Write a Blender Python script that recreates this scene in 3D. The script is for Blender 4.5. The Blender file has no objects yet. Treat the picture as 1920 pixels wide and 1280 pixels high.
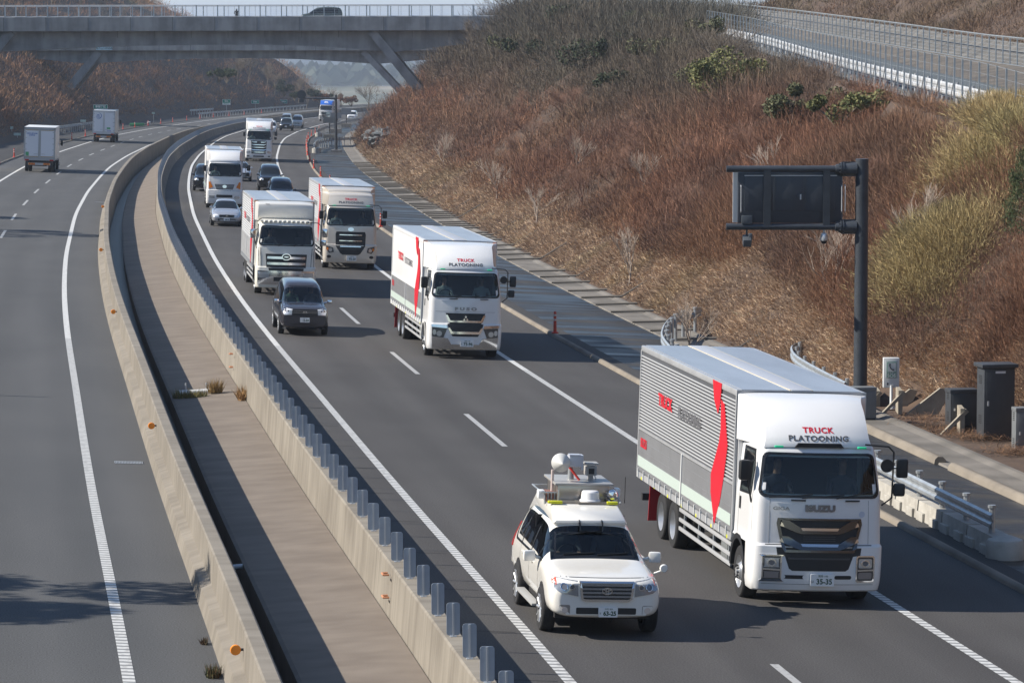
import bpy, bmesh, math, random
import numpy as np
from mathutils import Vector, Matrix, Euler
from mathutils.bvhtree import BVHTree
R = math.radians
random.seed(7); rng = np.random.default_rng(7)
scene = bpy.context.scene
COL = scene.collection

# ------------------------------------------------------------------ camera
CAM_H, PITCH, FPX = 10.2, 0.08387, 6588.0
cam_data = bpy.data.cameras.new('camera'); cam = bpy.data.objects.new('camera', cam_data)
COL.objects.link(cam)
cam_data.sensor_fit = 'HORIZONTAL'; cam_data.sensor_width = 36.0
cam_data.lens = 36.0*FPX/1920.0
cam_data.clip_start = 1.0; cam_data.clip_end = 60000.0
cam.location = (0, 0, CAM_H); cam.rotation_euler = (math.pi/2-PITCH, 0, 0)
scene.camera = cam

# ------------------------------------------------------------------ light
SUN_EL, SUN_AZ = R(37.0), R(-92.0)      # azimuth from +Y, negative = to the left
world = bpy.data.worlds.new('World'); scene.world = world; world.use_nodes = True
wn = world.node_tree; wn.nodes.clear()
wo = wn.nodes.new('ShaderNodeOutputWorld'); wb = wn.nodes.new('ShaderNodeBackground')
sky = wn.nodes.new('ShaderNodeTexSky'); sky.sky_type = 'NISHITA'; sky.sun_disc = False
sky.sun_elevation = SUN_EL; sky.sun_rotation = SUN_AZ
sky.air_density = 1.0; sky.dust_density = .05; sky.ozone_density = 2.5; sky.altitude = 30
wb.inputs['Strength'].default_value = 0.088
wn.links.new(sky.outputs[0], wb.inputs['Color']); wn.links.new(wb.outputs[0], wo.inputs['Surface'])
sun_d = bpy.data.lights.new('sun', 'SUN'); sun_d.energy = 4.2; sun_d.angle = R(0.53); sun_d.color = (1.0, 0.93, 0.83)
sun = bpy.data.objects.new('sun', sun_d); COL.objects.link(sun)
sdir = Vector((math.sin(SUN_AZ)*math.cos(SUN_EL), math.cos(SUN_AZ)*math.cos(SUN_EL), math.sin(SUN_EL)))
sun.rotation_euler = sdir.to_track_quat('Z', 'Y').to_euler(); sun.location = sdir*300
scene.view_settings.view_transform = 'Standard'; scene.view_settings.look = 'None'
scene.view_settings.exposure = 0.82; scene.view_settings.gamma = 1.0

# ------------------------------------------------------------------ materials
def node(nt, t, **kw):
    n = nt.nodes.new(t)
    for k, v in kw.items(): setattr(n, k, v)
    return n
_M = {}
def mat(name, col=(.5,.5,.5), rough=.6, metal=0.0, var=0.0, scale=3.0, col2=None, bump=0.0, bscale=None,
        coat=0.0, emit=0.0, uv=False, stretch=(1,1,1), spec=.5, attr=None, detail=4.0):
    """procedural principled material: base colour broken by object-space noise"""
    if name in _M: return _M[name]
    m = bpy.data.materials.new(name); m.use_nodes = True; nt = m.node_tree
    b = nt.nodes['Principled BSDF']; L = nt.links.new
    b.inputs['Roughness'].default_value = rough; b.inputs['Metallic'].default_value = metal
    b.inputs['Coat Weight'].default_value = coat; b.inputs['Coat Roughness'].default_value = .04
    b.inputs['Specular IOR Level'].default_value = spec
    c = tuple(col)+(1,)
    b.inputs['Base Color'].default_value = c
    m.diffuse_color = c
    if attr:
        a = node(nt, 'ShaderNodeAttribute', attribute_name=attr)
        L(a.outputs['Color'], b.inputs['Base Color'])
    if var or bump or col2:
        tc = node(nt, 'ShaderNodeTexCoord'); mp = node(nt, 'ShaderNodeMapping')
        mp.inputs['Scale'].default_value = stretch
        L(tc.outputs['UV' if uv else 'Object'], mp.inputs[0])
        nz = node(nt, 'ShaderNodeTexNoise'); nz.inputs['Scale'].default_value = scale; nz.inputs['Detail'].default_value = detail
        nz.inputs['Roughness'].default_value = .62
        L(mp.outputs[0], nz.inputs['Vector'])
        if not attr and (var or col2):
            rp = node(nt, 'ShaderNodeValToRGB')
            d = col2 if col2 else tuple(x*(1-var) for x in col)
            e = col if col2 else tuple(min(1, x*(1+var)) for x in col)
            rp.color_ramp.elements[0].position = .33; rp.color_ramp.elements[1].position = .67
            rp.color_ramp.elements[0].color = tuple(d)+(1,); rp.color_ramp.elements[1].color = tuple(e)+(1,)
            L(nz.outputs['Fac'], rp.inputs[0]); L(rp.outputs[0], b.inputs['Base Color'])
        if bump:
            n2 = node(nt, 'ShaderNodeTexNoise'); n2.inputs['Scale'].default_value = bscale or scale*6; n2.inputs['Detail'].default_value = 3
            L(mp.outputs[0], n2.inputs['Vector'])
            bp = node(nt, 'ShaderNodeBump'); bp.inputs['Strength'].default_value = bump; bp.inputs['Distance'].default_value = .02
            L(n2.outputs['Fac'], bp.inputs['Height']); L(bp.outputs[0], b.inputs['Normal'])
    if emit:
        b.inputs['Emission Color'].default_value = c; b.inputs['Emission Strength'].default_value = emit
    _M[name] = m; return m
def glass_mat(name, tint=(.55,.62,.62), refl=1.0):
    if name in _M: return _M[name]
    m = bpy.data.materials.new(name); m.use_nodes = True; nt = m.node_tree; nt.nodes.clear(); L = nt.links.new
    o = node(nt,'ShaderNodeOutputMaterial'); mx = node(nt,'ShaderNodeMixShader'); t = node(nt,'ShaderNodeBsdfTransparent')
    g = node(nt,'ShaderNodeBsdfGlossy'); f = node(nt,'ShaderNodeFresnel'); f.inputs[0].default_value = 1.5
    mu = node(nt,'ShaderNodeMath', operation='MULTIPLY'); mu.inputs[1].default_value = refl
    t.inputs[0].default_value = tint+(1,); g.inputs['Roughness'].default_value = .02; g.inputs[0].default_value = (1,1,1,1)
    L(f.outputs[0], mu.inputs[0]); L(mu.outputs[0], mx.inputs[0]); L(t.outputs[0], mx.inputs[1]); L(g.outputs[0], mx.inputs[2]); L(mx.outputs[0], o.inputs[0])
    _M[name] = m; return m

# ------------------------------------------------------------------ naming and tagging
def tag(o, label=None, cat=None, group=None, kind=None):
    if label: o['label'] = label
    if cat: o['category'] = cat
    if group: o['group'] = group
    if kind: o['kind'] = kind
    return o
def thing(name, label, cat, loc=(0,0,0), rot=(0,0,0), group=None):
    o = bpy.data.objects.new(name, None); o.empty_display_size = .3; COL.objects.link(o)
    o.location = loc; o.rotation_euler = rot
    return tag(o, label, cat, group)
def copy_tree(o, parent=None):
    c = o.copy(); COL.objects.link(c)
    if parent is not None: c.parent = parent
    for ch in list(o.children): copy_tree(ch, c)
    return c
def mesh_obj(name, verts, faces, m, parent=None, smooth=False, angle=None, uvs=None, cols=None, loc=None, rot=None, fmat=None):
    me = bpy.data.meshes.new(name)
    me.from_pydata([tuple(v) for v in verts], [], [tuple(f) for f in faces])
    ms = m if isinstance(m, (list, tuple)) else [m]
    for x in ms: me.materials.append(x)
    if fmat is not None: me.polygons.foreach_set('material_index', fmat)
    if uvs is not None:
        ul = me.uv_layers.new(name='UVMap'); idx = np.zeros(len(me.loops), dtype=np.int32)
        me.loops.foreach_get('vertex_index', idx); ul.data.foreach_set('uv', np.asarray(uvs, dtype=np.float32)[idx].ravel())
    if cols is not None:
        ca = me.color_attributes.new('Col', 'FLOAT_COLOR', 'POINT')
        a = np.ones((len(me.vertices), 4), dtype=np.float32); a[:, :3] = cols; ca.data.foreach_set('color', a.ravel())
    if smooth or angle is not None:
        me.polygons.foreach_set('use_smooth', [True]*len(me.polygons))
        if angle is not None: me.set_sharp_from_angle(angle=R(angle))
    me.update()
    o = bpy.data.objects.new(name, me); COL.objects.link(o)
    if parent is not None: o.parent = parent
    if loc is not None: o.location = loc
    if rot is not None: o.rotation_euler = rot
    return o
def big_tris(name, V, cols, m, nv=3):
    """fast mesh of separate polygons with nv corners each; V (N,nv,3), cols (N,3)"""
    N = len(V); me = bpy.data.meshes.new(name)
    me.vertices.add(N*nv); me.vertices.foreach_set('co', V.reshape(-1).astype(np.float32))
    me.loops.add(N*nv); me.loops.foreach_set('vertex_index', np.arange(N*nv, dtype=np.int32))
    me.polygons.add(N); me.polygons.foreach_set('loop_start', np.arange(0, N*nv, nv, dtype=np.int32))
    me.polygons.foreach_set('loop_total', np.full(N, nv, dtype=np.int32))
    me.update(calc_edges=True)
    ca = me.color_attributes.new('Col', 'FLOAT_COLOR', 'POINT')
    a = np.ones((N*nv, 4), dtype=np.float32); a[:, :3] = np.repeat(cols*(.74 if m.name == 'leaf' else 1), nv, axis=0); ca.data.foreach_set('color', a.ravel())
    me.materials.append(m)
    o = bpy.data.objects.new(name, me); COL.objects.link(o); return o

class MB:
    """collects boxes, tubes and prisms into one mesh"""
    def __init__(s): s.v = []; s.f = []
    def add(s, vs, fs):
        n = len(s.v); s.v += [Vector(v) for v in vs]; s.f += [tuple(i+n for i in f) for f in fs]; return s
    def box(s, c, d, rot=None, bev=0.0):
        bm = bmesh.new(); bmesh.ops.create_cube(bm, size=1)
        for v in bm.verts: v.co = Vector((v.co.x*d[0], v.co.y*d[1], v.co.z*d[2]))
        if bev: bmesh.ops.bevel(bm, geom=bm.edges[:], offset=min(bev, min(d)*.45), segments=2, affect='EDGES', profile=.6)
        M = Matrix.Translation(c) @ (Euler(rot).to_matrix().to_4x4() if rot else Matrix.Identity(4))
        bm.verts.index_update()
        s.add([M @ v.co for v in bm.verts], [[v.index for v in f.verts] for f in bm.faces]); bm.free(); return s
    def b2(s, a, b, bev=0.0):
        return s.box([(a[i]+b[i])/2 for i in range(3)], [abs(b[i]-a[i]) for i in range(3)], None, bev)
    def tube(s, pts, r, n=8, cap=True):
        pts = [Vector(p) for p in pts]; rs = r if isinstance(r, (list, tuple)) else [r]*len(pts); rings = []
        prev = None
        for i, p in enumerate(pts):
            t = (pts[min(i+1, len(pts)-1)]-pts[max(i-1, 0)]).normalized()
            u = t.orthogonal().normalized() if prev is None else (prev-t*prev.dot(t)).normalized()
            prev = u; w = t.cross(u)
            rings.append([p+(u*math.cos(2*math.pi*k/n)+w*math.sin(2*math.pi*k/n))*rs[i] for k in range(n)])
        vs = [q for rg in rings for q in rg]; fs = []
        for i in range(len(rings)-1):
            for k in range(n): fs.append((i*n+k, i*n+(k+1)%n, (i+1)*n+(k+1)%n, (i+1)*n+k))
        if cap: fs += [tuple(reversed(range(n))), tuple(range((len(rings)-1)*n, len(rings)*n))]
        return s.add(vs, fs)
    def lathe(s, prof, c=(0,0,0), axis='z', n=24):
        """prof: (r, h) pairs"""
        vs = []; fs = []
        for r, h in prof:
            for k in range(n):
                a = 2*math.pi*k/n; x, y = r*math.cos(a), r*math.sin(a)
                p = {'z': (x, y, h), 'x': (h, x, y), 'y': (x, h, y)}[axis]
                vs.append(Vector(p)+Vector(c))
        for i in range(len(prof)-1):
            for k in range(n): fs.append((i*n+k, i*n+(k+1)%n, (i+1)*n+(k+1)%n, (i+1)*n+k))
        return s.add(vs, fs)
    def prism(s, poly, a, b, axis='x'):
        """2D polygon extruded from a to b along axis; poly coords are the two other axes in order"""
        n = len(poly)
        def P(p, t): return {'x': (t, p[0], p[1]), 'y': (p[0], t, p[1]), 'z': (p[0], p[1], t)}[axis]
        vs = [P(p, a) for p in poly]+[P(p, b) for p in poly]
        fs = [tuple(range(n)), tuple(reversed(range(n, 2*n)))]+[(i, (i+1) % n, n+(i+1) % n, n+i) for i in range(n)]
        return s.add(vs, fs)
    def make(s, name, m, parent=None, angle=40, loc=None, rot=None):
        o = mesh_obj(name, s.v, s.f, m, parent, loc=loc, rot=rot)
        bm = bmesh.new(); bm.from_mesh(o.data); bmesh.ops.recalc_face_normals(bm, faces=bm.faces[:]); bm.to_mesh(o.data); bm.free()
        if angle:
            o.data.polygons.foreach_set('use_smooth', [True]*len(o.data.polygons)); o.data.set_sharp_from_angle(angle=R(angle))
        return o

def text_mesh(s, size=1.0, sx=1.0, bold=0.0, space=1.0):
    """(verts2d, faces) of a line of lettering centred on the origin"""
    cu = bpy.data.curves.new('lettering', 'FONT'); cu.body = s; cu.size = size; cu.align_x = 'CENTER'; cu.align_y = 'CENTER'
    cu.resolution_u = 3; cu.offset = bold; cu.space_character = space
    o = bpy.data.objects.new('lettering', cu); COL.objects.link(o)
    dg = bpy.context.evaluated_depsgraph_get(); me = bpy.data.meshes.new_from_object(o.evaluated_get(dg))
    v = [(p.co.x*sx, p.co.y) for p in me.vertices]; f = [tuple(p.vertices) for p in me.polygons]
    bpy.data.objects.remove(o); bpy.data.meshes.remove(me); bpy.data.curves.remove(cu)
    return v, f

# ------------------------------------------------------------------ the road: alignment, cross fall and levels
_K = np.array([[-60,16.6],[30,4.4],[45,2.35],[55,.97],[66,-.62],[75,-1.95],[90,-4.03],[105,-6.1],[120,-8.2],[140,-10.85],[166,-14.07],
 [187,-16.45],[209,-18.95],[248,-22.85],[276,-25.35],[304,-27.7],[342,-30.4],[403,-34.1],[451,-36.6],[514,-38.8],[580,-39.6],
 [647,-39.2],[700,-37],[746,-33.5],[820,-24],[1000,10],[1500,130]], float)
def _smooth_curve():
    ys = np.arange(-60, 1501, 2.0); xs = np.interp(ys, _K[:,0], _K[:,1])
    k = np.hanning(19); k /= k.sum()
    p = np.pad(xs, 9, mode='reflect', reflect_type='odd')
    return ys, np.convolve(p, k, mode='valid')+3.75
_CY, _CX = _smooth_curve()
SF = 0.035
def xc(y): return np.interp(y, _CY, _CX)
_ZY = [-100,240,300,353,430,530,626,700,2000]; _ZZ = [0,0,-.2,-.55,-1.2,-2.3,-3.2,-3.9,-10]
_zy = np.arange(-100, 2001, 5.0); _zz = np.interp(_zy, _ZY, _ZZ); _k = np.hanning(15); _k /= _k.sum()
_zz = np.convolve(np.pad(_zz, 7, mode='reflect', reflect_type='odd'), _k, mode='valid')
def offL(y, lat): return np.clip((-lat-4.6)/3., 0, 1)*np.interp(y, [150,260,2000], [0,-.35,-.35])
def rz(y, lat): return np.interp(y, _zy, _zz)-SF*lat+offL(y, lat)
def road(y, lat, h=0.0): return Vector((float(xc(y)+lat), float(y), float(rz(y, lat)+h)))
def yaw_at(y): return float(-(xc(y+4)-xc(y-4))/8.0)
def road_rot(y, flip=False): 
    a = math.atan(yaw_at(y)); t = math.atan(SF)
    return (0, -t if flip else t, a+(math.pi if flip else 0))
def ysteps(y0, y1, near=2.0):
    out = [y0]
    while out[-1] < y1: out.append(min(y1, out[-1]+max(near, out[-1]*.018)))
    return out
def sweep(name, prof, y0, y1, m, parent=None, step=2.0, closed=False, base=None, smooth=None, ys=None):
    """cross profile [(lat, h)] swept along the carriageway; uv = (position round profile, distance)"""
    ys = ys or ysteps(y0, y1, step); n = len(prof); vs = []; uv = []
    per = [0.0]
    for i in range(1, n): per.append(per[-1]+math.hypot(prof[i][0]-prof[i-1][0], prof[i][1]-prof[i-1][1]))
    dist = 0.0; last = None
    for y in ys:
        p0 = road(y, 0)
        if last is not None: dist += (p0-last).length
        last = p0
        for j, (l, h) in enumerate(prof):
            p = road(y, l)
            if base is not None: p.z = float(rz(y, base)-SF*(l-base)*0)
            vs.append((p.x, p.y, p.z+h)); uv.append((per[j], dist))
    fs = []
    for i in range(len(ys)-1):
        for j in range(n-1 if not closed else n):
            k = (j+1) % n; fs.append((i*n+j, i*n+k, (i+1)*n+k, (i+1)*n+j))
    if closed: fs += [tuple(reversed(range(n))), tuple(range((len(ys)-1)*n, len(ys)*n))]
    o = mesh_obj(name, vs, fs, m, parent, uvs=uv)
    if closed:
        bm = bmesh.new(); bm.from_mesh(o.data); bmesh.ops.recalc_face_normals(bm, faces=bm.faces[:]); bm.to_mesh(o.data); bm.free()
    if smooth: o.data.polygons.foreach_set('use_smooth', [True]*len(o.data.polygons)); o.data.set_sharp_from_angle(angle=R(smooth))
    return o
# ------------------------------------------------------------------ terrain
_NY = [-60,60,127,155,190,230,270,310,350,400,470]
_NF = [22,18.6,17.0,16.3,16.2,15.5,14,11,7,0,-12]
_FF = [34,30.5,27.8,27.0,25.7,23.6,22,19.6,16,8.8,-3]
_ZT = [3,5.2,7.55,8.2,8.9,10.0,11.0,12.0,12.9,13.3,13.3]
NF = lambda y: np.interp(y, _NY, _NF); FF = lambda y: np.interp(y, _NY, _FF); ZT = lambda y: np.interp(y, _NY, _ZT)
def vnoise(x, y, s, seed=0):
    """cheap smooth value noise, vectorised"""
    x = np.asarray(x, float)/s+seed*17.3; y = np.asarray(y, float)/s+seed*7.7
    xi = np.floor(x); yi = np.floor(y); fx = x-xi; fy = y-yi; fx = fx*fx*(3-2*fx); fy = fy*fy*(3-2*fy)
    def h(a, b): v = np.sin(a*127.1+b*311.7+seed*13.7)*43758.5453; return v-np.floor(v)
    return (h(xi,yi)*(1-fx)+h(xi+1,yi)*fx)*(1-fy)+(h(xi,yi+1)*(1-fx)+h(xi+1,yi+1)*fx)*fy
def terrain(x, y):
    x = np.asarray(x, float); y = np.asarray(y, float); lat = x-xc(y)
    z = rz(y, np.clip(lat, -25.3, 14.9))-.02
    z = np.where((lat > -25) & (lat < 12.45), z-.35, z); z = np.where((lat > -9.6) & (lat < -5), z-.8, z)
    f0 = 12.75+2.1*np.clip((107-y)/3.5, 0, 1)*np.clip((y-40)/10, 0, 1); nf = NF(y)-xc(y); zt = ZT(y); z0 = rz(y, f0)
    g1 = (zt-z0)/np.maximum(nf-f0, 1); b = np.clip((y-215)/80, 0, 1)
    g = g1*(1-b)+.82*b
    zr = np.minimum(z0+(lat-f0)*g, zt)
    zr = np.where((lat > nf-.8) & (y < 330), zt-.02, zr)
    bump = (vnoise(x, y, 5.5, 1)-.5)*1.3+(vnoise(x, y, 2.1, 2)-.5)*.5
    zr = zr+bump*np.clip((lat-f0-2)/3, 0, 1)*np.clip((nf-lat-1.5)/3, 0, 1)
    ff = FF(y)-xc(y)
    zr = zr+np.clip(lat-ff-.2, 0, 60)*.62*np.clip((345-y)/45, 0, 1)+np.clip(lat-ff-3, 0, 1)*(vnoise(x, y, 7, 3)-.5)*2.
    z = np.where(lat > f0, zr, z)
    l0 = 25.6; zl = rz(y, -25.3)+(-lat-l0)*.79
    cap = 7+(-56-x)*.46; cap = np.where(y < 560, 40, np.where(y < 640, 40+(cap-40)*(y-560)/80, cap))
    cap = np.minimum(cap, 24+8*vnoise(x, y, 60, 4))
    zl = np.minimum(zl, np.maximum(cap, rz(y, -25.3)))+(vnoise(x, y, 8, 5)-.5)*1.6*np.clip((-lat-l0-1)/4, 0, 1)
    z = np.where(lat < -l0, zl, z)
    z = z-np.clip((y-840)/120, 0, 1)*28
    return z
def build_terrain():
    ys = [-60]
    while ys[-1] < 1000: ys.append(ys[-1]+(2.0 if ys[-1] < 300 else ys[-1]*.009))
    ls = np.concatenate([np.arange(-160,-60,5),np.arange(-60,-26,1.5),[-25.7,-25.3,-25.05,-24.9,-20,-15,-9.7,-9.5,-5.1,-4.9,0,6,12.35,12.5,12.75],np.arange(13.2,40,.8),np.arange(40,70,1.6),np.arange(72,150,5)])
    Y, Lg = np.meshgrid(ys, ls, indexing='ij'); X = xc(Y)+Lg; Z = terrain(X, Y)
    n = len(ls); V = np.stack([X, Y, Z], -1).reshape(-1, 3)
    F = [(i*n+j, i*n+j+1, (i+1)*n+j+1, (i+1)*n+j) for i in range(len(ys)-1) for j in range(n-1)]
    m = mat('terrain_soil', (.105,.068,.045), .95, col2=(.055,.036,.026), scale=.9, bump=.8, bscale=7)
    o = mesh_obj('terrain', V, F, m, smooth=True); tag(o, kind='structure')
build_terrain()

# far country beyond the cutting
def far_land():
    m = bpy.data.materials.new('far_land'); m.use_nodes = True; nt = m.node_tree; b = nt.nodes['Principled BSDF']; L = nt.links.new
    b.inputs['Roughness'].default_value = 1
    tc = node(nt,'ShaderNodeTexCoord'); mp = node(nt,'ShaderNodeMapping'); mp.inputs['Scale'].default_value = (.006,.0022,.01)
    nz = node(nt,'ShaderNodeTexNoise'); nz.inputs['Detail'].default_value = 6; nz.inputs['Scale'].default_value = 1.0; nz.inputs['Roughness'].default_value = .65
    rp = node(nt,'ShaderNodeValToRGB'); e = rp.color_ramp.elements
    e[0].position = .35; e[0].color = (.035,.05,.03,1); e[1].position = .66; e[1].color = (.34,.29,.22,1)
    k = e.new(.48); k.color = (.12,.12,.07,1)
    L(tc.outputs['Object'], mp.inputs[0]); L(mp.outputs[0], nz.inputs['Vector']); L(nz.outputs['Fac'], rp.inputs[0]); L(rp.outputs[0], b.inputs['Base Color'])
    xs = np.linspace(-9000, 9000, 90); ys = np.concatenate([np.array([-200, 300]), np.geomspace(600, 26000, 90)])
    X, Y = np.meshgrid(xs, ys)
    Z = -32+np.where(Y > 1500, (vnoise(X, Y, 900, 8)-.5)*16, 0)
    Z = Z+np.clip((Y-8500)/3000, 0, 1)*(20+70*vnoise(X, Y, 2400, 9)**2+22*vnoise(X, Y, 700, 10))
    hill = 85*np.exp(-((X+690)/430)**2)*np.exp(-((Y-12000)/1200)**2)
    Z = Z+hill
    n = len(xs); V = np.stack([X, Y, Z], -1).reshape(-1, 3)
    F = [(i*n+j, i*n+j+1, (i+1)*n+j+1, (i+1)*n+j) for i in range(len(ys)-1) for j in range(n-1)]
    tag(mesh_obj('ground', V, F, m, smooth=True), kind='structure')
    # distant town and wooded knolls: far-off masses
    V = []; cols = []
    for i in range(900):
        y = rng.uniform(3600, 9500); x = rng.uniform(-.095, -.02)*y; w, d, h = rng.uniform(8,22), rng.uniform(8,20), rng.uniform(5,12)
        z = -32+(vnoise(x, y, 900, 8)-.5)*16; c = rng.choice([.75,.6,.45,.3])*np.array([1,.98,.95]); 
        P = np.array([[x,y,z],[x+w,y,z],[x+w,y+d,z],[x,y+d,z]]); T = P+np.array([0,0,h+1])
        for q in ([P[0],P[1],T[1],T[0]],[P[3],P[0],T[0],T[3]],[P[1],P[2],T[2],T[1]],[T[0],T[1],T[2],T[3]]): V.append(q); cols.append(c)
    o = big_tris('distant_town', np.array(V), np.array(cols), mat('town_walls', rough=.9, attr='Col'), 4)
    tag(o, 'pale houses of a distant town seen hazily below the bridge', 'distant town', kind='stuff')
    N = 26000; cx = rng.uniform(0, 1, 90); V = []; 
    ky = rng.uniform(3000, 9000, 110); kx = rng.uniform(-.1, -.015, 110)*ky; kr = rng.uniform(40, 170, 110)
    idx = rng.integers(0, 110, N); a = rng.uniform(0, 2*math.pi, N); r = np.sqrt(rng.uniform(0, 1, N))*kr[idx]
    x = kx[idx]+r*np.cos(a)*1.8; y = ky[idx]+r*np.sin(a); z = -32+(vnoise(x, y, 900, 8)-.5)*16+rng.uniform(0, 1, N)*14*(1-(r/kr[idx])**2)+2
    s = rng.uniform(4, 10, N); P = np.stack([x, y, z], -1)
    T = np.stack([P+np.stack([-s, s*0, 0*s], -1), P+np.stack([s, rng.normal(0,2,N), 0*s], -1), P+np.stack([rng.normal(0,2,N), s*0, s*1.2], -1)], 1)
    cols = np.array([[.07,.085,.06]])*rng.uniform(.6, 1.8, (N,1))+rng.uniform(0,1,(N,1))*np.array([[.03,.02,.01]])
    o = big_tris('distant_wood', T, cols, mat('far_leaves', rough=.9, attr='Col'))
    tag(o, 'dark wooded patches on the hazy plain far beyond the bridge', 'distant wood', kind='stuff')
far_land()

# ------------------------------------------------------------------ carriageways
def asphalt(name, a, b, wet=False):
    m = bpy.data.materials.new(name); m.use_nodes = True; nt = m.node_tree; p = nt.nodes['Principled BSDF']; L = nt.links.new
    tc = node(nt,'ShaderNodeTexCoord')
    def nz(sc, vec_scale, det=4, src='UV'):
        mp = node(nt,'ShaderNodeMapping'); mp.inputs['Scale'].default_value = vec_scale; L(tc.outputs[src], mp.inputs[0])
        n = node(nt,'ShaderNodeTexNoise'); n.inputs['Scale'].default_value = sc; n.inputs['Detail'].default_value = det; L(mp.outputs[0], n.inputs['Vector']); return n
    n1 = nz(1, (.8,.03,1)); n2 = nz(34, (1,1,1), 3); n3 = nz(.35, (1,.4,1), 5)
    mr = node(nt,'ShaderNodeMixRGB'); mr.inputs[1].default_value = tuple(a)+(1,); mr.inputs[2].default_value = tuple(b)+(1,)
    rp = node(nt,'ShaderNodeMapRange'); rp.inputs[1].default_value = .35; rp.inputs[2].default_value = .65
    ad = node(nt,'ShaderNodeMath', operation='ADD'); L(n1.outputs['Fac'], ad.inputs[0]); L(n3.outputs['Fac'], ad.inputs[1])
    hv = node(nt,'ShaderNodeMath', operation='MULTIPLY'); hv.inputs[1].default_value = .5; L(ad.outputs[0], hv.inputs[0])
    L(hv.outputs[0], rp.inputs[0]); L(rp.outputs[0], mr.inputs[0])
    sp = node(nt,'ShaderNodeMapRange'); sp.inputs[1].default_value = .3; sp.inputs[2].default_value = .7; sp.inputs[3].default_value = .55; sp.inputs[4].default_value = 1.5
    L(n2.outputs['Fac'], sp.inputs[0])
    mu = node(nt,'ShaderNodeMixRGB', blend_type='MULTIPLY'); mu.inputs[0].default_value = 1; L(mr.outputs[0], mu.inputs[1]); L(sp.outputs[0], mu.inputs[2])
    L(mu.outputs[0], p.inputs['Base Color'])
    sxy = node(nt,'ShaderNodeSeparateXYZ'); L(tc.outputs['UV'], sxy.inputs[0])
    sn = node(nt,'ShaderNodeMath', operation='SINE'); ml = node(nt,'ShaderNodeMath', operation='MULTIPLY'); ml.inputs[1].default_value = 2*math.pi/1.87; L(sxy.outputs['X'], ml.inputs[0]); L(ml.outputs[0], sn.inputs[0])
    tk = node(nt,'ShaderNodeMapRange'); tk.inputs[1].default_value = -1; tk.inputs[2].default_value = 1; tk.inputs[3].default_value = .93; tk.inputs[4].default_value = 1.05; L(sn.outputs[0], tk.inputs[0])
    m3 = node(nt,'ShaderNodeMixRGB', blend_type='MULTIPLY'); m3.inputs[0].default_value = 1; L(mu.outputs[0], m3.inputs[1]); L(tk.outputs[0], m3.inputs[2]); mu = m3; L(mu.outputs[0], p.inputs['Base Color'])
    p.inputs['Roughness'].default_value = .88; p.inputs['Specular IOR Level'].default_value = .35
    bp = node(nt,'ShaderNodeBump'); bp.inputs['Strength'].default_value = .35; bp.inputs['Distance'].default_value = .01
    L(n2.outputs['Fac'], bp.inputs['Height']); L(bp.outputs[0], p.inputs['Normal'])
    if wet:
        n4 = nz(1, (.16,.75,1), 5)
        w = node(nt,'ShaderNodeValToRGB'); w.color_ramp.elements[0].position = .40; w.color_ramp.elements[1].position = .58
        L(n4.outputs['Fac'], w.inputs[0])
        rr = node(nt,'ShaderNodeMapRange'); rr.inputs[3].default_value = .8; rr.inputs[4].default_value = .34; L(w.outputs[0], rr.inputs[0]); L(rr.outputs[0], p.inputs['Roughness'])
        dk = node(nt,'ShaderNodeMapRange'); dk.inputs[3].default_value = .75; dk.inputs[4].default_value = .30; L(w.outputs[0], dk.inputs[0])
        m2 = node(nt,'ShaderNodeMixRGB', blend_type='MULTIPLY'); m2.inputs[0].default_value = 1; L(mu.outputs[0], m2.inputs[1]); L(dk.outputs[0], m2.inputs[2]); L(m2.outputs[0], p.inputs['Base Color'])
        p.inputs['Specular IOR Level'].default_value = .4
    return m
ASP = asphalt('asphalt', (.049,.046,.045), (.075,.072,.070)); ASPL = asphalt('asphalt_left', (.066,.068,.070), (.086,.087,.088)); ASPD = asphalt('asphalt_edge', (.038,.037,.036), (.052,.05,.049))
WET = asphalt('wet_concrete', (.036,.035,.034), (.070,.066,.061), wet=True)
st = lambda o: tag(o, kind='structure')
YN, YF = 20, 980
st(sweep('road', [(-5.38,0),(-1.9,0),(1.9,0),(6.72,0)], YN, YF, ASP))
st(sweep('opposite_road', [(-19.98,0),(-14,0),(-9.30,0)], YN, YF, ASPL))
st(sweep('road_shoulder', [(6.9,.0),(7.55,.0)], YN, YF, ASPD))
st(sweep('wet_shoulder', [(7.55,-.012),(8.2,-.006),(10.95,-.02)], YN, YF, WET))
st(sweep('opposite_shoulder', [(-25.3,.02),(-20.2,.02)], YN, YF, ASPD))

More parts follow.
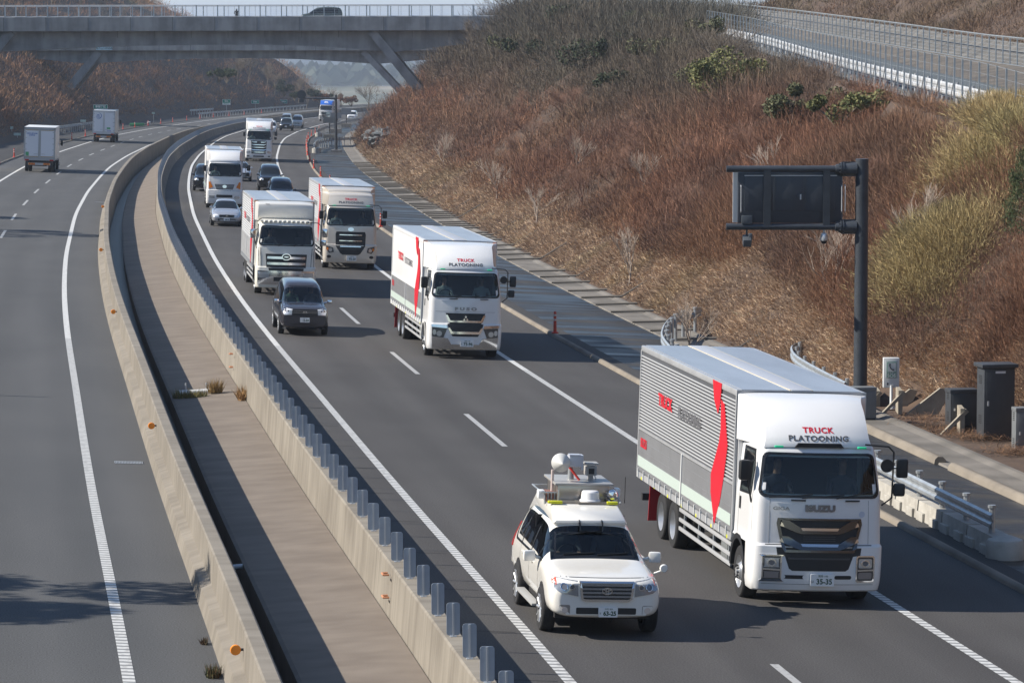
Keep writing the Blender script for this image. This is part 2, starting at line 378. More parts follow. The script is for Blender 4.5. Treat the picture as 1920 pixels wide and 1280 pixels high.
# painted lines: thick ribbed paint near the camera
def paint_mat(name, ribs=0.0, amt=.75):
    m = bpy.data.materials.new(name); m.use_nodes = True; nt = m.node_tree; p = nt.nodes['Principled BSDF']; L = nt.links.new
    tc = node(nt,'ShaderNodeTexCoord'); sx = node(nt,'ShaderNodeSeparateXYZ'); L(tc.outputs['UV'], sx.inputs[0])
    nz = node(nt,'ShaderNodeTexNoise'); nz.inputs['Scale'].default_value = 9; nz.inputs['Detail'].default_value = 6; L(tc.outputs['UV'], nz.inputs['Vector'])
    wear = node(nt,'ShaderNodeMapRange'); wear.inputs[1].default_value = .3; wear.inputs[2].default_value = .5; L(nz.outputs['Fac'], wear.inputs[0])
    mx = node(nt,'ShaderNodeMixRGB'); mx.inputs[1].default_value = (.36,.35,.33,1) if amt > .5 else (.25,.25,.25,1); mx.inputs[2].default_value = (.60,.60,.58,1) if amt > .5 else (.40,.40,.39,1)
    L(wear.outputs[0], mx.inputs[0]); out = mx.outputs[0]
    if ribs:
        md = node(nt,'ShaderNodeMath', operation='FRACT'); dv = node(nt,'ShaderNodeMath', operation='DIVIDE'); dv.inputs[1].default_value = ribs
        L(sx.outputs['Y'], dv.inputs[0]); L(dv.outputs[0], md.inputs[0])
        gt = node(nt,'ShaderNodeMapRange'); gt.inputs[1].default_value = .56; gt.inputs[2].default_value = .66; L(md.outputs[0], gt.inputs[0])
        m2 = node(nt,'ShaderNodeMixRGB'); m2.inputs[2].default_value = (.2,.2,.195,1); L(gt.outputs[0], m2.inputs[0]); L(out, m2.inputs[1]); out = m2.outputs[0]
    L(out, p.inputs['Base Color']); p.inputs['Roughness'].default_value = .6; return m
P_RIB = paint_mat('ribbed_paint', .30); P_FL = paint_mat('line_paint'); P_OLD = paint_mat('worn_paint', 0, .3)
def line(l, y0, y1, m, w=.2): st(sweep('lane_line', [(l-w/2,.006),(l+w/2,.006)], y0, y1, m))
line(-3.75, YN, 118, P_RIB); line(-3.75, 118, YF, P_FL)
line(3.75, YN, 112, P_RIB); line(3.75, 112, YF, P_FL)
line(-10.80, YN, 118, P_RIB); line(-10.80, 118, YF, P_FL)
line(-17.75, YN, YF, P_FL)
vs, fs, uv = [], [], []
def dash_line(l, ystart, n, step, length, w, m):
    vs, fs, uv = [], [], []
    for k in range(n):
        y0 = ystart+k*step
        for i in range(4):
            y = y0+length*i/4.0
            a, b = road(y, l-w/2, .006), road(y, l+w/2, .006); uv += [(0,y),(w,y)]; vs += [a, b]
        b0 = len(vs)-8
        for i in range(3): fs.append((b0+2*i, b0+2*i+1, b0+2*i+3, b0+2*i+2))
    st(mesh_obj('lane_dashes', vs, fs, m, uvs=uv))
# dash 8 m (drawn span .75*length) every 20 m
dash_line(0, 49.6, 34, 19.85, 10.6, .15, P_OLD); dash_line(-14.3, 60.2, 40, 19.9, 10.6, .15, P_OLD)

CONC = lambda n, c=(.4,.4,.4), d=(.3,.3,.3), **k: mat(n, c, .9, col2=d, bump=.35, **k)
C_TAN = bpy.data.materials.new('stained_concrete')
def stained(m, a, b, ang=0.0, stretch=(5,.35,1), src='UV'):
    m.use_nodes = True; nt = m.node_tree; p = nt.nodes['Principled BSDF']; L = nt.links.new
    tc = node(nt,'ShaderNodeTexCoord'); mp = node(nt,'ShaderNodeMapping'); mp.inputs['Scale'].default_value = stretch; mp.inputs['Rotation'].default_value = (0,0,ang)
    L(tc.outputs[src], mp.inputs[0])
    n1 = node(nt,'ShaderNodeTexNoise'); n1.inputs['Scale'].default_value = 1.; n1.inputs['Detail'].default_value = 7; L(mp.outputs[0], n1.inputs['Vector'])
    n2 = node(nt,'ShaderNodeTexNoise'); n2.inputs['Scale'].default_value = .5; n2.inputs['Detail'].default_value = 5; L(tc.outputs[src], n2.inputs['Vector'])
    ad = node(nt,'ShaderNodeMath', operation='ADD'); L(n1.outputs['Fac'], ad.inputs[0]); L(n2.outputs['Fac'], ad.inputs[1])
    mr = node(nt,'ShaderNodeMapRange'); mr.inputs[1].default_value = .8; mr.inputs[2].default_value = 1.2; L(ad.outputs[0], mr.inputs[0])
    mx = node(nt,'ShaderNodeMixRGB'); mx.inputs[1].default_value = tuple(b)+(1,); mx.inputs[2].default_value = tuple(a)+(1,); L(mr.outputs[0], mx.inputs[0])
    L(mx.outputs[0], p.inputs['Base Color']); p.inputs['Roughness'].default_value = .92
    n3 = node(nt,'ShaderNodeTexNoise'); n3.inputs['Scale'].default_value = 28; L(tc.outputs['UV'], n3.inputs['Vector'])
    bp = node(nt,'ShaderNodeBump'); bp.inputs['Strength'].default_value = .4; bp.inputs['Distance'].default_value = .01; L(n3.outputs['Fac'], bp.inputs['Height']); L(bp.outputs[0], p.inputs['Normal'])
    return m
stained(C_TAN, (.24,.215,.178), (.172,.152,.123), .08, (.5,2.6,1))
C_WALL = stained(bpy.data.materials.new('barrier_concrete'), (.265,.238,.195), (.175,.154,.124), 0, (.3,5,1))
C_SLAB = stained(bpy.data.materials.new('median_concrete'), (.195,.162,.130), (.150,.122,.097), .12, (.9,1.8,1))
C_GREY = stained(bpy.data.materials.new('ditch_concrete'), (.20,.182,.158), (.12,.11,.095), 0, (1,.5,1))
C_KERB = stained(bpy.data.materials.new('kerb_concrete'), (.25,.215,.17), (.165,.142,.113), 0, (1,.8,1))
C_BR = stained(bpy.data.materials.new('bridge_concrete'), (.33,.33,.325), (.20,.20,.195), 0, (.9,.5,.12), 'Object')

# median barriers
o = sweep('concrete_barrier', [(-9.42,-.05),(-9.30,.0),(-9.24,.28),(-9.06,.34),(-9.03,.88),(-9.0,.9),(-8.79,.9),(-8.76,.88),(-8.74,-.9),(-9.42,-.9)], YN, YF, C_TAN, closed=True, base=-9.3, smooth=20)
tag(o, 'stained tan concrete barrier without plates along the outer edge of the opposite carriageway', 'barrier')
o = sweep('concrete_barrier', [(-6.02,-.9),(-6.0,0),(-5.93,.87),(-5.9,.9),(-5.64,.9),(-5.61,.87),(-5.5,.25),(-5.38,.0),(-5.38,-.9)], YN, YF, C_WALL, closed=True, base=-5.7, smooth=20)
tag(o, 'tan concrete median barrier carrying the row of grey anti-glare plates', 'barrier')
st(sweep('median_slab', [(-8.02,-.9),(-8.05,-.24),(-7.98,-.21),(-7.2,-.13),(-6.4,-.04),(-6.02,.0)], YN, 560, C_SLAB))
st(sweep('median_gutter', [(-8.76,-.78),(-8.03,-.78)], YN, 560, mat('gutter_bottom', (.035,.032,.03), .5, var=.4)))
st(sweep('median_infill', [(-8.76,-.2),(-6.0,-.1)], 560, YF, C_SLAB))

for k in range(34):
    yy = 50.5+k*4.7; a, b = road(yy, -5.3, .003), road(yy, -3.95, .003)
    vs = [a, b, b+Vector((0,.03+yy*.0004,0)), a+Vector((0,.03+yy*.0004,0))]
    st(mesh_obj('shoulder_seam', vs, [(0,1,2,3)], mat('seam_dark', (.018,.018,.019), .9)))
# kerbs on both sides
tag(sweep('kerb', [(6.70,-.1),(6.72,.06),(6.77,.12),(6.86,.12),(6.91,.06),(6.93,-.1)], YN, YF, C_KERB, closed=True, smooth=60), kind='structure')
tag(sweep('kerb', [(-20.22,-.1),(-20.2,.08),(-20.14,.13),(-20.05,.13),(-19.98,.06),(-19.96,-.1)], YN, YF, C_KERB, closed=True, smooth=60), kind='structure')
# concrete verge and ditch strip under the right slope
st(sweep('verge_slab', [(10.95,-.1),(11.0,.02),(11.5,.03),(12.1,.05),(12.3,.12),(12.45,.12),(12.5,-.3)], YN, 700, C_GREY))
for a, b in ((60, 87.6), (88.9, 106)):
    tag(sweep('kerb', [(10.86,-.1),(10.9,.1),(10.97,.17),(11.1,.17),(11.17,.1),(11.2,-.1)], a, b, C_KERB, closed=True, smooth=60), kind='structure')
mbp = MB()
y = 122.0; k = 0
while y < 330:
    if not (165 < y < 172):
        mb = MB(); a, b = road(y, 10.9, .07), road(y, 12.6, .17)
        mb.tube([a, b], .05, 6)
        if k % 3 == 0: mb.tube([b, b+Vector((1.3, .7, .75))], .04, 6)
        tag(mb.make('ditch_strut', C_GREY), 'thin concrete strut lying across the drainage ditch at the slope foot', 'strut', 'struts across the drainage ditch')
    k += 1; y += (4.0 if y < 185 else 2.4) if k % 4 else 5.2

# ------------------------------------------------------------------ anti-glare plates, one every 2 m
PL_M = mat('plate_paint', (.33,.38,.44), .45, var=.12, scale=2)
def plate_mesh():
    t = thing('glare_plate', 'narrow grey-blue anti-glare plate standing on the median barrier', 'anti-glare plate', group='anti-glare plates on the median barrier')
    mb = MB(); w, h, r = .105, .53, .04; pts = []
    for cx_, cz, a0 in ((w-r, h-r, 0), (-w+r, h-r, 90), (-w+r, .02+r, 180), (w-r, .02+r, 270)):
        for i in range(4): a = R(a0+i*30); pts.append((cx_+r*math.cos(a), cz+r*math.sin(a)))
    mb.prism(pts, -.006, .006, 'y'); mb.make('plate', PL_M, t, 30)
    mb = MB(); mb.b2((-.014,-.03,0), (.014,-.006,h-.005)); mb.b2((-.05,-.045,0), (.05,.03,.012)); mb.make('post', mat('plate_rib', (.50,.53,.56), .4, .3), t, 0)
    return t
p0 = plate_mesh(); ny = 0; y = 43.9
while y < 560:
    t = p0 if ny == 0 else copy_tree(p0)
    q = road(y, -5.78); t.location = (q.x, q.y, float(rz(y, -5.7))+.9); t.rotation_euler = (0, 0, math.atan(yaw_at(y))+rng.normal(0,.03)); ny += 1
    y += 2.0*math.cos(math.atan(yaw_at(y)))
# ------------------------------------------------------------------ large structures and roadside furniture
def at_depth(px, py, d):
    """world X and Z seen at full-size pixel (px, py) on the plane Y = d"""
    a, b = px-960, 640-py
    dy = FPX*math.cos(PITCH)+b*math.sin(PITCH); dz = -FPX*math.sin(PITCH)+b*math.cos(PITCH)
    return a*d/dy, CAM_H+dz*d/dy
ALU = mat('galvanised', (.42,.45,.47), .42, .55, var=.18, scale=3); DGREY = mat('dark_paint', (.045,.052,.062), .42, var=.15, scale=2)
STEEL = mat('pale_steel', (.50,.52,.54), .4, .3, var=.1); WHITE_P = mat('white_rail', (.45,.46,.47), .5, var=.12, scale=1.5)
BLACK = mat('black_rubber', (.015,.015,.016), .7)
def bridge(y0, y1, fas_px, soffit_px, deck_px, label, d, xr):
    t = thing('road_bridge', label, 'bridge', (0, 0, 0))
    P = lambda q: at_depth(q[0], q[1], d)
    (xa, za), (xb, zb) = P(deck_px[0]), P(deck_px[1]); sl = (zb-za)/(xb-xa); Z = lambda x: za+sl*(x-xa)
    fz = P((400, fas_px[1]))[1]-P((400, fas_px[0]))[1]; xl = xa-14
    mb = MB()
    for a, b in ((y0, y0+.35), (y1-.35, y1)):
        mb.prism([(xl, Z(xl)), (xr, Z(xr)), (xr, Z(xr)+fz), (xl, Z(xl)+fz)], a, b, 'y')
    mb.prism([(xl, Z(xl)-.75), (xr, Z(xr)-.75), (xr, Z(xr)-1.1), (xl, Z(xl)-1.1)], y0+.35, y1-.35, 'y')
    mb.make('deck', C_BR, t, 0)
    pts = [P(q) for q in soffit_px]; pts = [(xl, pts[0][1]+.1)]+pts
    mb = MB(); mb.prism(pts+[(xr, Z(xr)-1.1), (xl, Z(xl)-1.1)], y0+1.3, y1-1.3, 'y')
    mb.make('girder', C_BR, t, 0)
    # formwork joints in the face
    x = xl
    while x < xr: MB().b2((x-.03, y0-.012, Z(x)+fz+.02), (x+.03, y0, Z(x)-.01)).make('joint', mat('joint_stain', (.13,.13,.13), .95), t, 0); x += 4.8
    x = xl+2
    while x < xr: MB().b2((x-.02, y0+1.285, Z(x)-1.3-.0), (x+.02, y0+1.30, Z(x)-.8+fz)).make('joint', mat('joint_stain'), t, 0); x += 4.2
    return t, Z, xl
t1, Z1, XL1 = bridge(401, 410.5, (32, 58), [(0,97),(60,94.5),(120,91),(180,88.5),(240,86.5),(360,84.6),(480,84),(560,86),(640,90),(700,95),(738,97.5),(775,94),(830,87),(900,82),(1010,79)], ((0,33),(900,31)),
    'grey concrete road bridge with van and steel railing crossing nearest over both carriageways', 401, 14)
t2, Z2, XL2 = bridge(541, 550, (78, 95), [(0,104),(60,110),(120,116),(165,120),(205,117),(250,114.5),(370,110),(480,109.5),(560,111.5),(640,116),(706,120.5),(770,115),(860,108)], ((0,78),(900,78)),
    'lower grey concrete road bridge seen beneath and behind the first one', 541, -2)
def strut(t, a, b, d, w, y):
    (x0, z0), (x1, z1) = at_depth(*a, d), at_depth(*b, d); dx, dz = x1-x0, z1-z0; L_ = math.hypot(dx, dz); dx /= L_; dz /= L_
    x1 += dx*1.5; z1 += dz*1.5; n = (-dz*w/2, dx*w/2)
    mb = MB(); mb.prism([(x0+n[0], z0+n[1]), (x1+n[0]*1.15, z1+n[1]*1.15), (x1-n[0]*1.15, z1-n[1]*1.15), (x0-n[0], z0-n[1])], y, y+1.2, 'y')
    mb.make('strut', C_BR, t, 0)
strut(t1, (697,60), (786,170), 401, .95, 401.6); strut(t1, (697,60), (786,170), 401, .95, 408.3)
strut(t1, (20,60), (-75,170), 401, .95, 401.6)
strut(t2, (680,97), (742,163), 541, .85, 541.5); strut(t2, (680,97), (742,163), 541, .85, 548)
strut(t2, (185,97), (108,190), 541, 1.15, 541.5); strut(t2, (185,97), (108,190), 541, 1.15, 548)
mb = MB(); x0, z0 = at_depth(180,94.2,540.6); x1, z1 = at_depth(210,88.3,540.6); mb.b2((x0,540.88,z0),(x1,540.97,z1)); nm = mb.make('name_board', mat('board_blue', (.42,.62,.70), .5), t2, 0)
v, f = text_mesh('亀戸山川跨道橋', .36); mesh_obj('lettering', [(x+(x0+x1)/2, 540.86, y+(z0+z1)/2) for x, y in v], f, mat('ink', (.02,.03,.05), .6), nm)
def bridge_rail(t, Zf, xl, xr, y, nm, h=1.33, stepx=2.42, both=True):
    rt = thing('bridge_railing', nm, 'railing'); k = 0; x = xl
    mb = MB(); mb.tube([(xl, y, Zf(xl)+h), (xr, y, Zf(xr)+h)], .045, 6); mb.tube([(xl, y, Zf(xl)+.06), (xr, y, Zf(xr)+.06)], .04, 6)
    for q in np.arange(.2, h, .19): mb.tube([(xl, y, Zf(xl)+q), (xr, y, Zf(xr)+q)], .008, 3)
    mb.make('rail', STEEL, rt, 0)
    mw = MB()
    while x < xr:
        if k % 2 == 0: MB().b2((x-.06, y-.05, Zf(x)), (x+.06, y+.05, Zf(x)+h)).make('post', ALU, rt, 0)
        else: mw.b2((x-.02, y-.02, Zf(x)), (x+.02, y+.02, Zf(x)+h))
        k += 1; x += stepx/2
    mw.make('baluster', STEEL, rt, 0)
bridge_rail(t1, Z1, XL1, 14, 401.2, 'thin steel railing with square posts along the near edge of the nearest bridge')
bridge_rail(t1, Z1, XL1, 14, 410.3, 'thin steel railing along the far edge of the nearest bridge, behind the van')

# side road on the right slope with its fences and white guardrail
def ribbon(name, f1, f2, h, y0, y1, m, dh=0.0, step=4):
    ys = np.arange(y0, y1+.1, step); vs = []; uv = []
    for y in ys:
        vs += [(float(f1(y)), y, float(ZT(y))+h), (float(f2(y)), y, float(ZT(y))+h+dh)]; uv += [(0, y), (float(f2(y)-f1(y)), y)]
    return st(mesh_obj(name, vs, [(2*i, 2*i+1, 2*i+3, 2*i+2) for i in range(len(ys)-1)], m, uvs=uv))
ribbon('side_road', lambda y: NF(y)+.9, lambda y: NF(y)+6.0, .03, 60, 345, asphalt('asphalt_side', (.085,.098,.104), (.11,.124,.13)))
ribbon('side_road_verge', lambda y: NF(y)+.05, lambda y: NF(y)+.9, .05, 60, 345, C_GREY)
C_DK = stained(bpy.data.materials.new('dark_concrete'), (.15,.14,.125), (.085,.08,.072), 0, (.5,1.5,1))
ribbon('side_ditch', lambda y: NF(y)+6.15, lambda y: FF(y)-.1, .0, 60, 345, stained(bpy.data.materials.new('brown_concrete'), (.135,.115,.092), (.075,.065,.055), 0, (.6,.6,1)), 0.45)
ribbon('concrete_slope', lambda y: FF(y)+.1, lambda y: FF(y)+2.0, .42, 60, 320, C_DK, 1.0)
def fence(name, label, fx, y0, y1, h, zoff, spacing, braces, m, rails):
    t = thing(name, label, 'fence'); y = y0; k = 0; W = MB()
    ys = list(np.arange(y0, y1, spacing))
    P = lambda y, q: Vector((float(fx(y)), y, float(ZT(y))+zoff+q))
    for r, rad in rails: W.tube([P(y, r) for y in ys], rad, 4)
    for a, b in zip(ys[:-1], ys[1:]): 
        if braces: W.tube([P(a, h), P(b, .1)], .005, 3)
    W.make('wire_mesh', ALU, t, 0); tm = MB().b2((-.034,-.034,-.3), (.034,.034,h)); me0 = None
    for y in ys[:100]:
        if me0 is None:
            me0 = tm.make('post', ALU, t, 0); me0.location = P(y, 0)
        else:
            c = me0.copy(); COL.objects.link(c); c.location = P(y, 0); c.parent = t
        if braces and k % 2 == 0: MB().tube([P(y, h*.62), P(y, 0)+Vector((-.1, 1.0, -.1))], .022, 5).make('brace', ALU, t, 0)
        k += 1
fence('wire_fence', 'grey wire fence with raking braces in front of the white guardrail on the slope', NF, 110, 262, 2.0, .05, 2.0, True, ALU, [(.1,.006),(.45,.006),(.8,.006),(1.2,.006),(1.6,.006),(1.98,.01)])
fence('mesh_fence', 'silver mesh fence on the far side of the side road under the brown bank', FF, 150, 345, 1.5, .4, 2.1, False, ALU, [(.05,.035)]+[(.2*k_, .009) for k_ in range(1, 8)]+[(1.48,.04)])
def guardrail(path, label, posts_y, m, zf, h=.8, spacing=2.0, beam_h=.32, group=None, side=1, caps=False, name='guardrail', double=False):
    """w-beam swept along world points path (list of Vector at ground level)"""
    t = thing(name, label, 'guardrail', group=group)
    P = [Vector(p) for p in path]; prof = [(0,.0),(.03,.04),(.03,.10),(.0,.14),(.0,.18),(.03,.22),(.03,.28),(0,.32)]
    vs, fs = [], []; n = len(prof)
    for i, p in enumerate(P):
        tg = (P[min(i+1, len(P)-1)]-P[max(i-1, 0)]); tg.z = 0; tg.normalize(); nr = Vector((tg.y, -tg.x, 0))*side
        for a, b in prof: q = p+nr*(-a*1.5)+Vector((0, 0, h-beam_h+b*beam_h/.32)); vs.append(q)
        for a, b in prof: q = p+nr*(-a*1.5+.012)+Vector((0, 0, h-beam_h+b*beam_h/.32)); vs.append(q)
    N = 2*n
    for i in range(len(P)-1):
        for j in range(N):
            if j == n-1 : a, b = n-1, 2*n-1
            elif j == N-1: a, b = n, 0
            elif j < n-1: a, b = j, j+1
            else: a, b = j+1, j
            if j == N-1: a, b = n, 0
            fs.append((i*N+a, i*N+b, (i+1)*N+b, (i+1)*N+a))
    mesh_obj('beam', vs, fs, m, t, angle=35)
    # posts
    acc = 0; nxt = .6; 
    for i in range(len(P)-1):
        seg = (P[i+1]-P[i]).length
        while acc+seg >= nxt:
            q = P[i].lerp(P[i+1], (nxt-acc)/seg); tg = (P[i+1]-P[i]).normalized(); nr = Vector((tg.y, -tg.x, 0))*side
            mb = MB(); c = q+nr*.16
            mb.tube([c+Vector((0,0,-.05)), c+Vector((0,0,h+.04))], .062, 8)
            mb.tube([q+nr*.02+Vector((0,0,h-beam_h/2)), c+Vector((0,0,h-beam_h/2))], .03, 5)
            if caps: mb.tube([c+Vector((0,0,h+.04)), c+Vector((0,0,h+.10))], .085, 8)
            mb.make('post', m, t, 40); nxt += spacing
        acc += seg
    return t
def lpath(pts, h=0.0, n=24):
    ys = np.array([p[0] for p in pts], float); ls = np.array([p[1] for p in pts], float); s = np.linspace(0, len(pts)-1, n)
    k = np.arange(len(pts)); Y = np.interp(s, k, ys); Lt = np.interp(s, k, ls)
    for _ in range(2): Y[1:-1] = (Y[:-2]+2*Y[1:-1]+Y[2:])/4; Lt[1:-1] = (Lt[:-2]+2*Lt[1:-1]+Lt[2:])/4
    return [road(a, b, h) for a, b in zip(Y, Lt)]
gp = [Vector((float(NF(y))+.95, y, float(ZT(y))+.05)) for y in np.arange(104, 262, 4)]
guardrail(gp, 'white painted guardrail along the side road behind the wire fence', None, WHITE_P, None, .78, 4.0, .5)
# roadside guardrails, right carriageway
guardrail(lpath([(71.6,7.55),(80,7.6),(90,7.7),(100,7.85),(110,8.2),(117,9.0),(122,10.0),(127,11.2),(131.5,13.1)], .02, 40),
    'long galvanised guardrail on white concrete blocks beside the nearest truck', None, ALU, None, .88, 2.0, caps=True)
guardrail(lpath([(101.5,11.55),(106,11.75),(111,12.1),(115,12.9),(117,13.9)], .05, 16), 'short curved galvanised guardrail leading to the big grey gantry pole', None, ALU, None, .85, 1.9)
BLK = mat('block_concrete', (.47,.45,.40), .85, col2=(.33,.31,.27), scale=2.2, bump=.3)
yb = 72.6
for k in range(17):
    q = road(yb, 7.78); a = math.atan(yaw_at(yb)); mb = MB()
    mb.prism([(-.25,-.12),(.27,-.12),(.22,.42),(-.2,.42)], -.96, .96, 'y'); mb.b2((-.29,.35,-.12), (-.2,.9,.2), .02); mb.b2((-.29,-.75,-.12), (-.2,-.2,.2), .02)
    if k == 0: mb.lathe([(.0,-.12),(.40,-.12),(.40,.30),(.36,.38),(.15,.46),(0,.46)], (.03,-1.05,0), n=20)
    o = mb.make('barrier_block', BLK, None, 30, loc=q, rot=(0, 0, a))
    tag(o, 'round-nosed white concrete block ending the row under the nearest guardrail' if k == 0 else 'white concrete block with notches in the row under the nearest guardrail', 'concrete block', 'concrete blocks under the nearest guardrail'); yb += 1.99
# median details
def gy(k): return k
for k, yy in enumerate((53.5, 85.5, 122.5, 160.5, 207)):
    q = road(yy, -9.17, .62); q.z = float(rz(yy, -9.3))+.62; t = thing('reflector', ('orange reflector on the tan barrier near the bottom of the picture','orange reflector on the tan barrier next to the white drain grating','orange reflector on the tan barrier level with the dark minivan','orange reflector on the tan barrier level with the second truck row','orange reflector on the tan barrier beside the bend of the opposite road')[k], 'reflector', q, (0, 0, math.atan(yaw_at(yy))), 'orange reflectors on the median barrier')
    MB().lathe([(0,-.05),(.075,-.045),(.085,-.02),(.085,.0),(0,.0)], axis='y', n=16).make('lens', mat('orange_lens', (.85,.27,.02), .25), t)
    MB().b2((-.01,-.0,-.02),(.14,.02,.02)).make('bracket', DGREY, t)
def grate(y, l0, l1, w, m, label):
    t = thing('drain_grate', label, 'drain grate', road(y, (l0+l1)/2, .004), (0, math.atan(SF), math.atan(yaw_at(y)))); W = l1-l0
    mb = MB(); n = int(W/.034)
    for i in range(n): mb.b2((-W/2+i*W/n, -w/2, .0), (-W/2+i*W/n+.014, w/2, .008))
    mb.b2((-W/2,-w/2-.012,0), (W/2,-w/2,.008)); mb.b2((-W/2,w/2,0), (W/2,w/2+.012,.008)); mb.make('grating', STEEL, t, 0)
    MB().b2((-W/2,-w/2,0.0), (W/2,w/2,.003)).make('pit', BLACK, t, 0)
grate(82.9, -10.14, -9.46, .42, STEEL, 'pale slotted drain grating beside the barrier foot of the opposite road')
grate(228, -10.0, -9.3, .3, STEEL, 'thin pale drain grating far up the opposite road beside the barrier')
def median_box():
    t = thing('drain_chamber', 'grey open concrete drain chamber with white pipe and two steel pins on the median slab', 'drain chamber', road(101.5, -7.35, -.22), (0, 0, math.atan(yaw_at(101))))
    mb = MB(); mb.b2((-.45,-.5,-.3),(.45,-.4,.05)); mb.b2((-.55,.6,-.3),(.65,.72,.16),.02); mb.b2((-.55,-.5,-.3),(-.45,.6,.12)); mb.make('chamber_wall', CONC('chamber', (.42,.39,.33), (.3,.27,.23), scale=3), t)
    MB().tube([(-.42,.1,.12),(.55,.1,.16)], .085, 14).make('pipe', mat('pipe_white', (.72,.73,.72), .4), t)
    for x in (-.22, .38): MB().tube([(x,.66,.1),(x,.66,.36)], .022, 8).make('pin', STEEL, t)
    return t
median_box()
def tuft(name, label, q, n, r, h, c1, c2, flat=1.0, group=None, cat='grass tuft'):
    a = rng.uniform(0, 2*math.pi, n); rr = np.sqrt(rng.uniform(0, 1, n))*r
    B = np.stack([rr*np.cos(a), rr*np.sin(a)*flat, 0*a], -1); d = rng.normal(0, .38, (n, 3)); d[:, 2] = 1; d /= np.linalg.norm(d, axis=1)[:, None]
    Ln = h*rng.uniform(.4, 1, n)[:, None]; s = rng.normal(0, 1, (n, 3)); s[:, 2] = 0; s /= np.linalg.norm(s, axis=1)[:, None]; s *= .008+.01*h
    V = np.stack([B-s, B+s, B+d*Ln], 1); k = rng.uniform(0, 1, (n, 1)); cols = np.array(c1)*k+np.array(c2)*(1-k)
    o = big_tris(name, V, cols, mat('leaf', rough=.8, attr='Col')); o.location = q; return tag(o, label, cat, group)
tuft('grass_tuft', 'green and straw grass growing round the drain chamber on the median', road(100.9, -7.5, -.2), 500, .5, .35, (.10,.16,.04), (.36,.24,.09), .5)
tuft('grass_tuft', 'orange straw tuft at the right corner of the drain chamber', road(101.5, -6.75, -.05), 260, .2, .5, (.42,.26,.09), (.30,.2,.07))
tuft('grass_tuft', 'orange straw tuft at the foot of the plated median barrier', road(99.2, -6.1, .0), 220, .14, .5, (.45,.24,.08), (.32,.2,.08), 3.)
tuft('weed', 'small green weed in the gutter at the bottom end of the outer barrier', road(54.6, -9.45, .0), 220, .12, .25, (.05,.08,.025), (.16,.08,.03), 2., cat='weed')
tuft('weed', 'small weed in the gutter of the opposite road just below the drain grate', road(57.6, -9.43, .0), 90, .06, .15, (.06,.06,.025), (.12,.05,.02), 2., cat='weed')
for yy, ll in ((61.2, 0),(105.5, 1)):
    for k, hh in enumerate((.35, .75)):
        q = road(yy, -5.99); q.z = float(rz(yy, -6))+hh; mb = MB(); mb.tube([(0,-.12,0),(-.1,-.12,0),(-.1,.12,0),(0,.12,0)], .02, 6)
        tag(mb.make('step_iron', mat('rust_step', (.55,.24,.12), .6), loc=q, rot=(0,0,math.atan(yaw_at(yy)))), ('upper' if k else 'lower')+(' orange step iron on the median barrier near the picture bottom' if ll == 0 else ' orange step iron on the median barrier near the grass tuft'), 'step iron', 'step irons on the median barrier')
for yy, nm in ((113.5, 'white cover plate lying in the dark median gutter, farther of two'),(103.2, 'white cover plate lying in the dark median gutter, nearer of two')):
    tag(MB().b2((-.14,-.9,0),(.14,.9,.1),.02).make('cover_plate', mat('cover_white', (.68,.70,.72), .5), loc=road(yy,-8.42,-.45), rot=(0,0,math.atan(yaw_at(yy)))), nm, 'cover plate', 'cover plates in the median gutter')
tag(MB().tube([(-.3,0,0),(.25,0,.05)], .055, 10).make('drain_pipe', STEEL, loc=road(68.6,-8.3,-.35)), 'short steel pipe sticking out over the dark median gutter', 'pipe')

